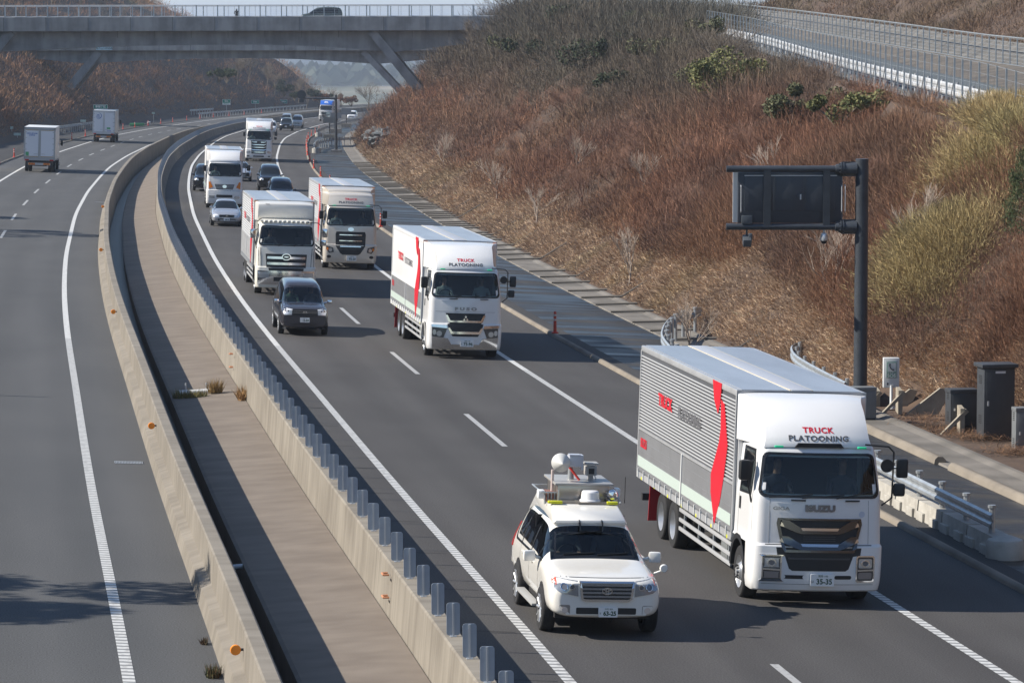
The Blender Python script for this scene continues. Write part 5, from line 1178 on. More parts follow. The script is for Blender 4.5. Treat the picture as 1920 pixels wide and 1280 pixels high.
# ---- white four-wheel drive measuring car
def survey_car():
    q = veh_loc(59.5, -2.47); t, bv, me = make_car('survey_car', 'white off-road measuring car with radar dish and instruments on its raised roof', 'suv', PEARL, q, road_rot(60), None, dict(hi=True, people=1))
    fr = 'front'
    band('window_frame', [(y_, z_) for y_, z_ in rr(1.75,1.12,4.52,1.80,.16)], rr(1.80,1.16,4.46,1.76,.14), bv, 'left', FRIT, t); band('window_frame', rr(1.75,1.12,4.52,1.80,.16), rr(1.80,1.16,4.46,1.76,.14), bv, 'right', FRIT, t)
    for ax in ('left','right'):
        for y_ in (2.62, 3.72): decal('pillar', [(y_-.035,1.14),(y_+.035,1.14),(y_+.0,1.79),(y_-.06,1.79)], bv, ax, PLAS, t, .007, .3)
        for y_ in (2.62, 3.72, 1.55): decal('door_gap', [(y_-.005,.5),(y_+.005,.5),(y_+.005,1.13),(y_-.005,1.13)], bv, ax, PLAS, t, .003, .2)
        for y_ in (2.35, 3.45): decal('door_handle', rr(y_-.12,.99,y_+.1,1.03,.015,2), bv, ax, PEARL, t, .03, .2)
        s = -1 if ax == 'left' else 1
        MB().box((s*.99,2.4,.36),(.16,1.9,.05),None,.02).make('side_step', mat('step_grey', (.35,.35,.34), .5), t)
    # windscreen surround
    wz = [(-.72,1.22),(.72,1.22),(.65,1.60),(-.65,1.60)]; wi = [(-.68,1.255),(.68,1.255),(.62,1.578),(-.62,1.578)]
    band('windscreen_seal', wz, wi, bv, fr, FRIT, t, .006)
    # face
    gp_ = [(-.48,1.00),(.48,1.00),(.44,.70),(.38,.665),(-.38,.665),(-.44,.70)]
    g = decal('grille', gp_, bv, fr, PLAS, t, .02, .15, .03)
    for k in range(4): z = .725+k*.065; decal('grille_bar', [(-.43,z),(.43,z),(.44,z+.034),(-.44,z+.034)], bv, fr, mat('grille_grey', (.30,.31,.33), .25, .6), g, .04, .2, .03)
    band('grille_surround', gp_, [(-.445,.975),(.445,.975),(.405,.705),(.36,.695),(-.36,.695),(-.405,.705)], bv, fr, CHROME, t, .045)
    for a, b in ((.088,.06),): ring('emblem', 0, .84, .088, .062, .012, bv, fr, CHROME, g, .06)
    ring('emblem', 0, .835, .03, .058, .010, bv, fr, CHROME, g, .062); ring('emblem', 0, .862, .062, .026, .010, bv, fr, CHROME, g, .064)
    for s in (-1, 1):
        hp = [(s*.50,1.00),(s*.88,1.03),(s*.90,.86),(s*.80,.80),(s*.49,.74)]
        h = decal('headlight', hp, bv, fr, mat('lamp_grey', (.34,.36,.38), .15, .5), t, .015, .1, .02)
        for cx, rr_ in ((.74,.062),(.60,.05)):
            decal('lens', ell(s*cx,.90,rr_,rr_), bv, fr, mat('lens_dark', (.16,.17,.19), .1, .3), h, .022, .2); ring('lens_ring', s*cx, .90, rr_, rr_, .012, bv, fr, CHROME, h, .03)
        decal('turn_lamp', [(s*.84,1.02),(s*.90,1.03),(s*.92,.93),(s*.86,.92)], bv, fr, mat('lamp_amber_red', (.60,.10,.05), .2), h, .02, .1)
        fl = decal('fog_lamp', ell(s*.72,.50,.055,.055), bv, fr, mat('lens_clear', (.8,.72,.66), .1, .3), t, .012, .2)
        band('fog_bezel', rr(s*.72-.09,.42,s*.72+.09,.58,.03,4), ell(s*.72,.50,.055,.055,20), bv, fr, mat('bezel', (.45,.44,.42), .3, .4), t, .006) if 0 else None
        decal('bumper_end', rr(s*.72-.095,.415,s*.72+.095,.59,.03), bv, fr, mat('bezel', (.35,.34,.33), .35, .3), t, .003, .2)
        mirror(t, s, 1.02, 1.62, 1.18, PEARL, .22, .19)
    mb = MB(); mb.tube([(.93,.62,1.06),(1.05,.55,1.12)], .018, 6); mb.lathe([(0,.06),(.05,.05),(.075,0),(.06,-.03),(0,-.03)], (1.08,.54,1.16), 'y', 14); mb.make('wing_mirror', PEARL, t)
    decal('lamp_strip', [(-.98,.99),(-.5,.99),(-.5,1.0),(-.98,1.0)], bv, fr, PLAS, t, .004, .2) if 0 else None
    decal('bumper_intake', rr(-.52,.435,.52,.545,.02), bv, fr, PLAS, t, .006, .15)
    plate(bv, (.03,.475), '63-25', '浜松 800', 'す', t, False)
    decal('bonnet_gap', [(-.86,1.035),(.86,1.035),(.86,1.043),(-.86,1.043)], bv, fr, PLAS, t, .002, .1)
    wipers(t, bv, (((-.55,1.27),(.0,1.30)),((.05,1.27),(.6,1.30))))
    cabin(t, .80, 1.45, 3.0, 1.28, 1.75, [(-.38,2.35),(.38,2.35)], .95); steering(t, -.38, 1.88, 1.20)
    MB().b2((-.1,1.90,1.50),(.1,1.92,1.56)).make('inside_mirror', PLAS, t)
    decal('tail_lamp', rr(4.66,.95,4.9,1.4,.05), bv, 'left', REDL, t, .02, .1)
    # raised roof fairing and equipment
    mb = MB(); z0, z1 = 1.82, 1.99
    secs = [(1.92,1.79,.655),(2.60,z1,.60),(4.35,z1,.60),(4.72,1.68,.66)]
    vs = []; 
    for y_, z_, w_ in secs: vs += [(-w_,y_,z_),(w_,y_,z_)]
    base = [(-.655,1.94,1.70),(.655,1.94,1.70),(-.68,4.70,1.58),(.68,4.70,1.58)]
    vs += base; bm = bmesh.new(); [bm.verts.new(v) for v in vs]; r_ = bmesh.ops.convex_hull(bm, input=bm.verts[:]); bmesh.ops.dissolve_limit(bm, angle_limit=R(4), verts=bm.verts[:], edges=bm.edges[:])
    rf = mesh_obj('roof_fairing', [], [], PEARL, t); bmesh.ops.bevel(bm, geom=bm.edges[:], offset=.035, segments=3, affect='EDGES', profile=.5); bmesh.ops.recalc_face_normals(bm, faces=bm.faces[:]); bm.to_mesh(rf.data); bm.free()
    rf.data.polygons.foreach_set('use_smooth', [True]*len(rf.data.polygons)); rf.data.set_sharp_from_angle(angle=R(50))
    rg = thing('tmp','t','t'); before = set(t.children)
    SS = mat('stainless', (.52,.47,.42), .28, .85); MB().b2((-.60,2.62,2.26),(.62,4.3,2.29)).make('deck_plate', SS, t, 0)
    mb = MB(); mb.b2((-.44,2.95,2.29),(.50,4.1,2.56),.02); bx = mb.make('equipment_box', SS, t); MB().b2((-.50,2.85,2.56),(.56,4.2,2.60),.012).make('lid', mat('lid_grey', (.42,.41,.39), .45, .3), bx)
    for s in (-1, 1): MB().b2((.5*s-.13+ (.03 if s > 0 else -.03),2.56,2.265),(.5*s+.1,2.66,2.315),.015).make('marker_light', mat('marker_yellow', (.72,.72,.02), .3), t)
    MB().b2((-.13,2.58,2.275),(.40,2.98,2.30)).make('antenna_tray', SS, t, 0)
    MB().lathe([(0,.19),(.13,.185),(.155,.16),(.165,.03),(.19,.02),(.19,0),(0,0)], (.13,2.79,2.30), n=28).make('white_dome', mat('dome_white', (.80,.80,.80), .35), t)
    mb = MB(); mb.lathe([(0,-.03),(.07,-.02),(.10,.03),(.105,.08),(.06,.13),(0,.15)], (.52,2.72,2.41), 'y', 22); mb.tube([(.52,2.80,2.28),(.52,2.80,2.4)], .02, 6); mb.make('spotlight', CHROME, t)
    MB().box((.66,3.1,2.42),(.10,.22,.16),None,.02).make('small_speaker', mat('dome_white'), t); MB().box((-.70,3.2,2.36),(.12,.22,.15),None,.02).make('small_speaker', mat('dome_white'), t)
    mb = MB(); mb.tube([(.74,2.7,2.28),(.74,2.7,2.75)], .007, 5); mb.make('whip_antenna', PLAS, t); MB().tube([(.3,3.6,2.6),(.3,3.6,2.72),(.36,3.58,2.60)], .015, 5).make('small_antenna', mat('dome_white'), t)
    rd = MB(); rd.lathe([(0,-.20),(.015,-.19),(.15,-.03),(.168,-.0),(.168,.06),(.155,.09),(0,.10)], (-.36,3.15,2.93), 'y', 32); dish = rd.make('radar_dish', mat('dish_grey', (.60,.60,.57), .5), t, 30)
    mb = MB(); mb.b2((-.2,3.22,2.85),(.03,3.5,3.05),.02); mb.b2((.02,3.24,2.8),(.06,3.48,3.06)); mb.b2((-.2,3.2,3.05),(0,3.4,3.075)); mb.make('radar_motor', mat('motor_pale', (.55,.57,.62), .4, .2), t)
    MB().tube([(-.5,3.2,2.28),(-.5,3.2,2.80)], .028, 10).make('mast', mat('mast_pink', (.60,.50,.46), .45), t)
    MB().tube([(-.12,3.5,2.6),(-.12,3.5,2.92)], [.06,.045], 12).make('mast', ALU, t); MB().tube([(-.19,3.42,2.86),(.02,3.35,2.60)], .022, 8).make('brace', mat('brace_red', (.55,.04,.03), .4), t)
    mb = MB(); mb.b2((.14,3.40,2.68),(.34,3.65,2.84),.01); mb.b2((.12,3.36,2.88),(.36,3.66,2.91)); mb.b2((.2,3.45,2.6),(.28,3.55,2.68)); cu = mb.make('camera_housing', mat('housing', (.38,.37,.35), .5), t); MB().b2((.19,3.38,2.71),(.29,3.40,2.81)).make('lens', PLAS, cu, 0)
    mb = MB()
    for a, b in (((-.72,2.95,2.42),(-.45,2.95,2.42)),((-.72,2.95,2.42),(-.72,4.1,2.42)),((-.72,4.1,2.42),(-.45,4.1,2.42)),((-.45,2.75,2.28),(-.45,2.75,2.50)),((.66,2.65,2.28),(.62,3.0,2.42))): mb.tube([a, b], .014, 6)
    for k in range(4): mb.tube([(-.66+k*.06,3.0,2.2),(-.66+k*.06,3.0,2.42)], .012, 5)
    mb.make('roof_frame', ALU, t); MB().b2((-.62,3.05,2.24),(-.47,3.4,2.42),.01).make('control_unit', mat('unit_rust', (.22,.10,.07), .6), t)
    for o_ in set(t.children)-before: o_.location.z -= .27
    bpy.data.objects.remove(rg)
    a = person(0,0,0,1,'driver in dark clothes gripping the wheel of the white measuring car',GREYC); b = person(0,0,0,0,'passenger in dark clothes in the white measuring car',GREYC)
    seat_people(t, [(a, (-.38,2.38,.98)),(b, (.38,2.40,.98))])
    return t
survey_car()
# ------------------------------------------------------------------ trucks
ALP = mat('box_aluminium', (.50,.51,.52), .38, .35, var=.1, scale=1.5); ALD = mat('box_grey_panel', (.27,.275,.285), .4, .3, var=.08, scale=1.2)
GATEG = mat('pale_green_band', (.47,.55,.50), .5); BOXW = mat('box_white', (.74,.74,.73), .35, var=.03, scale=1); ROOFM = mat('box_roof', (.50,.52,.56), .32, .55, var=.12, scale=.9, stretch=(1,.25,1))
GREEN_L = mat('marker_green', (.02,.60,.28), .3, emit=.15)
def cab_shell(p):
    """p: rows (z, y0, w), depth, bulge, corner radius -> (mesh, bvh, holed mesh faces by tag)"""
    D, bl, rc = p['depth'], p.get('bulge', .10), p.get('rc', .22); rows = p['rows']; cols = []
    ys = [D, D-.3, 1.55, 1.25, .95, .75]; nf = 12; nc = 5
    def pt(k, z, y0, w):
        wf = w-rc; fy = lambda x: y0+bl*(x/wf)**2
        ye = fy(wf)
        if k < len(ys): return (-w, max(ys[k], ye+rc+.01*(len(ys)-k)), z)
        k -= len(ys)
        if k < nc: a = math.pi/2*(k+.5)/nc; return (-w+rc*(1-math.cos(a)), ye+rc*(1-math.sin(a)) , z) if 0 else (-(wf+rc*math.cos(a)), ye+rc-rc*math.sin(a), z)
        k -= nc; x = -wf+2*wf*k/nf; return (x, fy(x), z)
    n1 = len(ys)+nc; N = n1+nf+1+n1; vs = []
    for z, y0, w in rows:
        for k in range(N):
            if k <= n1+nf: vs.append(pt(k, z, y0, w))
            else: q = pt(N-1-k, z, y0, w); vs.append((-q[0], q[1], q[2]))
    fs = []; full = []
    hw = p.get('holes', [])
    for i in range(len(rows)-1):
        for k in range(N-1):
            f = (i*N+k, i*N+k+1, (i+1)*N+k+1, (i+1)*N+k); full.append(f); c = sum((Vector(vs[j]) for j in f), Vector())/4; side = k < len(ys)-1 or k >= N-len(ys)
            skip = False
            if not side and p['win'][0] < c.z < p['win'][1] and abs(c.x) < p['win'][2]: skip = True
            if side and p['swin'][0] < c.z < p['swin'][1] and p['swin'][2] < c.y < p['swin'][3]: skip = True
            if side and c.z < 1.12 and abs(c.y-p['fax']) < .58: skip = True
            if not skip: fs.append(f)
    top = tuple(range((len(rows)-1)*N, len(rows)*N)); full.append(top); fs.append(top)
    bv = BVHTree.FromPolygons([Vector(v) for v in vs], full); return vs, fs, bv
def slab_loft(name, secs, m, parent, nx=14, crown=.10, rear=None, angle=40, offx=0, skirt_y=None):
    """wind deflector: secs (y, z, w); the sides sweep back to the box front at y=rear"""
    vs = []; fs = []; A_ = np.array(secs, float); k_ = len(secs); tt = np.linspace(0, k_-1, (k_-1)*5+1); q_ = []
    for t_ in tt:
        i = min(int(t_), k_-2); f = t_-i; p0, p1, p2, p3 = A_[max(i-1, 0)], A_[i], A_[i+1], A_[min(i+2, k_-1)]
        q_.append(tuple(.5*((2*p1)+(-p0+p2)*f+(2*p0-5*p1+4*p2-p3)*f*f+(-p0+3*p1-3*p2+p3)*f**3)))
    secs = q_; nv = len(secs); nx = 30
    for y, z, w in secs:
        for i in range(nx+1):
            u = -1+2*i/nx; vs.append((u*w, y+crown*u*u, z-.03*u**4))
    for j in range(nv-1):
        for i in range(nx): a = j*(nx+1)+i; fs.append((a, a+1, a+nx+2, a+nx+1))
    if rear is not None:
        for s in (-1, 1):
            b = len(vs); ns = 6
            for y, z, w in secs:
                for k in range(ns+1):
                    t = k/ns; vs.append((s*(w+(rear[1]-w)*(t**1.7)), y+crown+(rear[0]-y-crown)*t, z-.03))
            for j in range(nv-1):
                for k in range(ns): a = b+j*(ns+1)+k; fs.append((a, a+1, a+ns+2, a+ns+1) if s > 0 else (a+1, a, a+ns+1, a+ns+2))
    o = mesh_obj(name, vs, fs, m, parent); bm = bmesh.new(); bm.from_mesh(o.data); bmesh.ops.remove_doubles(bm, verts=bm.verts[:], dist=.004); bmesh.ops.recalc_face_normals(bm, faces=bm.faces[:]); bm.to_mesh(o.data); bm.free()
    o.data.polygons.foreach_set('use_smooth', [True]*len(o.data.polygons)); o.data.set_sharp_from_angle(angle=R(angle))
    return o, bvh_of(o.data)
def box_body(t, y0, y1, W, zb, zt, style, hi, rear=False):
    w = W/2; m = {'rib':ALP, 'white':BOXW, 'ribw':ALP}[style]; gz_ = zb+.98
    MB().b2((-w+.02,y0,zb),(w-.02,y1,zt-.04),.01).make('cargo_box', m if style != 'rib' else mat('box_side_dark_reflection', (.10,.104,.112), .5, .2), t)  # ribbed aluminium: its dark reflections are painted in as a dark grey side
    mb = MB(); mb.b2((-w,y0-.02,zt-.12),(-w+.10,y1,zt),.02); mb.b2((w-.10,y0-.02,zt-.12),(w,y1,zt),.02); mb.b2((-w,y1-.06,zb-.05),(w,y1+.02,zb+.08)); 
    for s in (-1,1):
        mb.b2((s*w-s*.06,y0-.03,zb),(s*w+s*.004,y0+.05,zt-.1)); mb.b2((s*w-s*.06,y1-.07,zb),(s*w+s*.004,y1+.02,zt-.1)); mb.b2((s*w-s*.05,y0,zb-.06),(s*w+s*.006,y1,zb+.07)); mb.b2((s*w-s*.04,y0+.05,gz_),(s*w+s*.008,y1-.07,gz_+.05))
    mb.b2((-w,y0-.025,zt-.10),(w,y0,zt)); mb.make('box_frame', ALP if style != 'white' else mat('box_frame_white', (.66,.67,.67), .4), t, 30)
    rf = MB().b2((-w+.10,y0+.02,zt-.03),(-.22,y1-.02,zt+.008)).b2((.22,y0+.02,zt-.03),(w-.10,y1-.02,zt+.008)).make('box_roof', ROOFM, t, 0)
    MB().b2((-.20,y0-.015,zt-.03),(.20,y1,zt+.022),.01).make('roof_centre', mat('roof_strip', (.56,.57,.60), .4, .3), t)
    tr = MB(); tr.b2((-.225,y0,zt),(-.20,y1,zt+.018)); tr.b2((.20,y0,zt),(.225,y1,zt+.018)); tr.make('roof_seam', mat('seal_cream', (.58,.52,.40), .6), t, 0)
    for s in (-1, 1):
        x = s*w
        if style in ('rib', 'ribw'):
            rb = MB(); z = gz_+.10
            step = .067 if hi else .10
            while z < zt-.16: rb.b2((x-s*.03,y0+.06,z),(x+s*.004,y1-.08,z+step*.22)); z += step
            rb.make('side_rib', mat('rib_highlight', (.70,.71,.72), .4, .2), t, 0)  # pale rib colour paints in the bright highlights along the corrugation
        ym = y0+(y1-y0)*.50
        for a, b in ((y0+.07, ym-.04), (ym+.04, y1-.1)):
            g = MB(); g.b2((x-s*.03,a,zb+.10),(x+s*.004,b,gz_-.02))
            for k in range(4): g.b2((x-s*.03,a,zb+.12+k*.21),(x+s*.008,b,zb+.135+k*.21))
            g = g.make('side_gate', ALD if style != 'ribw' else ALP, t, 0)
            if style != 'ribw': MB().b2((x,a+.02,zb+.20),(x+s*.010,b-.02,zb+.42)).make('reflective_band', GATEG, g, 0)
        lm = mat('latch_white', (.66,.67,.66), .5); yy = y0+.4
        MB().b2((x-s*.02,ym-.035,zb-.05),(x+s*.025,ym+.035,gz_+.02)).make('gate_post', lm, t, 0)
        while yy < y1-.2 and s < 0: MB().b2((x-s*.02,yy-.02,zb-.04),(x+s*.03,yy+.02,zb+.16)).make('gate_latch', lm, t, 0); yy += .62
def chassis(t, y0, y1, W, axles, r, hi, flap=True, fax=1.38):
    w = W/2; mb = MB()
    for s in (-1, 1): mb.b2((s*.36,1.0,.62),(s*.46,y1-.1,.92))
    for yy in np.arange(2.2, y1, 1.1): mb.b2((-.45,yy,.64),(.45,yy+.12,.9))
    mb.b2((-.42,.8,.35),(.42,2.4,.95)); mb.make('chassis', UNDER, t, 0)
    MB().b2((w-.62,3.0,.38),(w-.1,4.5,.9),.08).make('fuel_tank', mat('tank_metal', (.45,.46,.47), .3, .7), t); MB().b2((-w+.1,2.75,.42),(-w+.6,3.35,.95),.03).make('battery_box', mat('battery_grey', (.16,.17,.17), .5), t)
    MB().tube([(-w+.35,3.7,.75),(-w+.35,5.0,.75)], .13, 12).make('air_tank', UNDER, t)
    for yy, s_ in ((2.75, 1), (5.6, 1)):
        for k in range(4): MB().tube([(-w+.12,3.2+k*.9,.98),(-w+.3,3.2+k*.9,.7)], .018, 5).make('hose', UNDER, t) if hi and yy < 3 else None
    g0, g1 = fax+.75, axles[0]-.62
    for s in (-1, 1):
        x = s*(w-.05)
        for z in (.42,.60,.80): MB().b2((x-.02,g0,z),(x+.02,g1,z+.075),.01).make('side_guard', mat('guard_silver', (.62,.63,.64), .35, .4), t, 30)
        pb = MB()
        for yy in np.linspace(g0+.4, g1-.3, 4): pb.b2((x-s*.05-.02,yy-.03,.42),(x-s*.05+.02,yy+.03,.95))
        pb.make('guard_bracket', ALU, t, 0)
        for i, yy in enumerate(axles): wheel(t, s*(w-.16), yy, r, .27, s, True, True)
        wheel(t, s*(w-.19), fax, r, .29, s, True)
        if flap: MB().box((s*(w-.30),axles[-1]+1.35,.62),(.56,.03,.92),(R(8),0,0)).make('mudflap', mat('flap_red', (.42,.012,.02), .6), t, 0)
        if hi:
            for yy in np.linspace(g0+.2, y1-.6, 7): MB().b2((x-.06,yy-.05,.93),(x+.03,yy+.05,1.0),.01).make('side_marker', mat('marker_yellow'), t, 0)
    MB().b2((-w+.1,y1-.25,.45),(w-.1,y1-.1,.6)).make('rear_bumper', UNDER, t, 0)
def big_mirror(t, s, y, W, hi, chrome=False, z=2.35):
    m = CHROME if chrome else PLAS; x = s*(W/2)
    if s > 0:
        a = MB(); a.tube([(x-.35,y-.02,z+.62),(x+.08,y-.10,z+.60),(x+.18,y-.1,z+.5),(x+.18,y-.08,z-.35),(x+.02,y+.02,z-.5)], .018, 6); a = a.make('mirror_arm', PLAS, t)
        MB().box((x+.36,y-.05,z+.20),(.22,.12,.36),(0,0,-.15),.05).make('mirror', m, t, 50); MB().box((x+.32,y-.05,z-.20),(.22,.12,.24),(0,0,-.15),.05).make('mirror', m, t, 50)
        MB().tube([(x+.18,y-.08,z+.2),(x+.3,y-.05,z+.2)], .014, 5).tube([(x+.18,y-.08,z-.2),(x+.3,y-.05,z-.2)], .014, 5).make('mirror_arm', PLAS, t)
        if hi: MB().lathe([(0,.06),(.09,.05),(.125,.0),(.12,-.02),(0,-.02)], (x+.03,y-.22,z+.26), 'y', 18).make('under_mirror', PLAS, t)
    else:
        MB().box((x-.16,y+.02,z+.10),(.22,.14,.38),(0,0,.2),.06).make('mirror', m, t, 50)
        MB().tube([(x+.02,y+.06,z+.28),(x-.1,y,z+.24)], .022, 6).tube([(x-.1,y+.02,z-.08),(x+.0,y+.08,z-.5)], .018, 6).make('mirror_arm', PLAS, t)
TEXTW = mat('grey_letter', (.09,.09,.095), .4)
def truck(name, label, y, lat, P, group=None, yaw_add=0.0):
    W = P.get('W', 2.49); w = W/2; hi = P.get('hi', False); q = veh_loc(y, lat); rot = road_rot(y); t = thing(name, label, 'truck', q, (rot[0], rot[1], rot[2]+yaw_add), group); paint = P['paint']; ht = P.get('zs', 1.0)
    k = w/1.245
    rows = [(.27,.11,1.20),(.30,.06,1.21),(.42,.02,1.225),(.55,.0,1.23),(.8,.0,1.235),(1.0,.01,1.235),(1.10,.02,1.235),(1.15,.06,1.21),(1.35,.07,1.205),(1.6,.085,1.20),(1.85,.10,1.195),(1.99,.115,1.19),(2.06,.13,1.18),(2.25,.17,1.165),(2.5,.23,1.14),(2.72,.29,1.12),(2.80,.32,1.11),(2.88,.37,1.09),(2.95,.46,1.06),(3.0,.62,1.0),(3.03,.85,.94)]
    rows = [(z, yy, ww*k) for z, yy, ww in rows]; D = P.get('depth', 1.9)
    vs, fs, bv = cab_shell(dict(rows=rows, depth=D, bulge=.09, rc=.20, win=(2.06,2.72,1.02*k), swin=(2.06,2.72,.75,1.5), fax=1.38))
    cab = mesh_obj('cab', vs, fs, paint, t); cab.data.polygons.foreach_set('use_smooth', [True]*len(fs)); cab.data.set_sharp_from_angle(angle=R(30))
    F = 'front'; D_ = lambda n, poly, m, par=t, off=.006, cell=.18, ax=F, sk=.012: decal(n, poly, bv, ax, m, par, off, cell, sk)
    wb, wt_ = 1.13*k, 1.055*k
    def wpoly(i): 
        r = .12; P_ = []
        for cx, cz, a0 in ((wt_-i-r, 2.80-i-r, 0), (-wt_+i+r, 2.80-i-r, 90), (-wb+i+r, 1.99+i+r, 180), (wb-i-r, 1.99+i+r, 270)):
            for q_ in range(5): a = R(a0+q_*22.5); P_.append((cx+r*math.cos(a), cz+r*math.sin(a)))
        return P_
    sd = D_('windscreen', wpoly(.02), GLASS if P.get('people') else DARKG, t, .010, .22, sk=0); band('windscreen_frame', wpoly(0), wpoly(.045), bv, F, FRIT, t, .014)
    for ax in ('left','right'):
        wp = [(.66,2.02),(1.52,1.98),(1.52,2.75),(.72,2.78),(.60,2.5)]; D_('side_window', wp, glass_mat('tinted_glass', (.25,.28,.28), 1.2), t, .006, .4, ax)
        band('side_window_frame', [(.60,1.98),(1.58,1.93),(1.58,2.80),(.68,2.82),(.54,2.5)], wp, bv, ax, FRIT, t, .009)
        if hi:
            for gp in ([(1.60,1.15),(1.61,1.15),(1.61,2.9),(1.60,2.9)],[(.42,1.2),(.43,1.2),(.43,1.95),(.42,1.95)]): D_('door_gap', gp, PLAS, t, .002, .4, ax)
            D_('door_handle', rr(1.42,1.62,1.50,1.85,.02,2), PLAS, t, .02, .4, ax)
        n = 20; ring_o = [(1.38+.66*math.cos(math.pi*i/n), .5+.66*math.sin(math.pi*i/n)) for i in range(n+1)]; ring_i = [(1.38+.56*math.cos(math.pi*i/n), .5+.56*math.sin(math.pi*i/n)) for i in range(n+1)]
        sgn = -1 if ax == 'left' else 1; vv = []; 
        for a in ring_o: vv.append((sgn*(w+.004), a[0], a[1]))
        for a in ring_i: vv.append((sgn*(w+.004), a[0], a[1]))
        for a in ring_i: vv.append((sgn*(w-.45), a[0], a[1]))
        m_ = n+1; ff = [(i, i+1, m_+i+1, m_+i) for i in range(n)]+[(m_+i, m_+i+1, 2*m_+i+1, 2*m_+i) for i in range(n)]
        mesh_obj('fender', vv, ff, P.get('fender', PLAS), t, angle=40)
    MB().b2((-w+.05,D-.04,.9),(w-.05,D,2.9)).make('rear_wall', paint, t, 0); MB().b2((-w+.3,.55,.3),(w-.3,.62,1.0)).make('radiator', UNDER, t, 0)
    seats = [(-.62*k,1.05),(.62*k,1.05)]
    if P.get('people'): cabin(t, 1.08*k, .22, 1.75, 2.02, 2.9, seats, 1.72); steering(t, -.62*k, .62, 2.02, .22)
    for a, b in (((-.95,2.0),(-.15,2.06)),((-.35,2.0),(.45,2.06)),((.30,2.0),(1.0,2.12))): wipers(t, bv, (((a[0]*k,a[1]-.01),(b[0]*k,b[1])),))
    if hi:
        for x in (-.40,.62): MB().tube([hit(bv,F,(x-.15,1.95))+Vector((0,-.04,0)), hit(bv,F,(x+.12,1.95))+Vector((0,-.04,0))], .016, 6).make('grab_handle', PLAS, t)
    big_mirror(t, -1, .45, W*.965, hi, P.get('chrome_mirror')); big_mirror(t, 1, .35, W*.965, hi, P.get('chrome_mirror'))
    P['face'](t, bv, D_, k, hi)
    # deflector
    top = P.get('top', 3.77)
    if P.get('dome'):
        P['dome'](t, bv, top, P['bf'], w, hi, paint)
    if P.get('markers', True):
        for x in (-.78*k,.78*k): MB().box((x,.27,2.915),(.16,.07,.035),None,.01).make('marker_light', GREEN_L, t)
    box_body(t, P['bf'], P['L'], W, P.get('zb', 1.0), top, P['style'], hi)
    chassis(t, P['bf'], P['L'], W, P.get('axles', (8.0,9.3)), P.get('r', .49), hi, P.get('flap', False))
    if P.get('box_lamps'):
        for s in (-1, 1): MB().box((s*(w-.08),P['bf']-.02,top-.07),(.14,.05,.06)).make('roof_lamp', ORANGE, t, 0)
    if P.get('plate'): plate(bv, P.get('plate_at', (.06,.50)), *P['plate'], t)
    t.location.z += .025
    for c_ in t.children:
        if c_.name.startswith('wheel'): c_.location.z -= .045
    if P.get('people'):
        its = []
        for i, (drv, lab, cl) in enumerate(P['people']): its.append((person(0,0,0,drv,lab,cl), ((-.62 if i == 0 else .62)*k, 1.08, 1.78)))
        seat_people(t, its)
    return t, bv
def side_graphic(t, P, red_only=False):
    """red ribbon and lettering on both faces of the cargo box"""
    w = P.get('W', 2.49)/2; bf, L_, zt_, zb = P['bf'], P['L'], P.get('top', 3.77), P.get('zb', 1.0)
    rb = [(bf+1.35,zt_-.01),(bf+2.2,zt_-.01),(bf+2.0,zt_-.38),(bf+1.6,zt_-.62),(bf+1.42,zt_-.4)]
    r2 = [(bf+1.35,zt_-.32),(bf+1.02,zt_-.38),(bf+.75,zt_-.88),(bf+.6,zt_-1.13),(bf+.85,zb+1.0),(bf+1.1,zb+.55),(bf+1.55,zb+.03),(bf+2.0,zb+.6),(bf+2.05,zb+.95),(bf+1.4,zt_-1.15),(bf+1.28,zt_-.88)]
    for s in (-1, 1):
        x = s*(w+.0125)
        for j, pl in enumerate((rb, r2)): MB().prism([(x, a) and (a, b) for a, b in pl], x, x-s*.012, 'x').make('red_ribbon', RED, t, 0)
        def put(tx, size, yc, zc, m, sx, bold=.012):
            v, f = text_mesh(tx, size, sx, bold); mesh_obj('lettering', [(x+s*.002, yc+s*a, zc+b) for a, b in v], f, m, t)
        put('TRUCK', .34, bf+(L_-bf)*.70, zt_-.95, RED, 1.35, .018); put('PLATOONING', .30, bf+(L_-bf)*.44, zt_-1.0, mat('letter_grey', (.14,.14,.15), .5), 1.2)
        if P.get('maker'): put(P['maker'], .26, L_-.75, zb+.72, RED, 1.0, .012)
def platoon_text(t, bvd, z1, size, m2=TEXTW):
    letters('TRUCK', size*.85, (0, z1+size*.62), bvd, 'front', RED, t, 1.25, .004, .008, space=1.1); letters('PLATOONING', size*.85, (0, z1-size*.30), bvd, 'front', m2, t, 1.25, .004, .008, space=1.1)
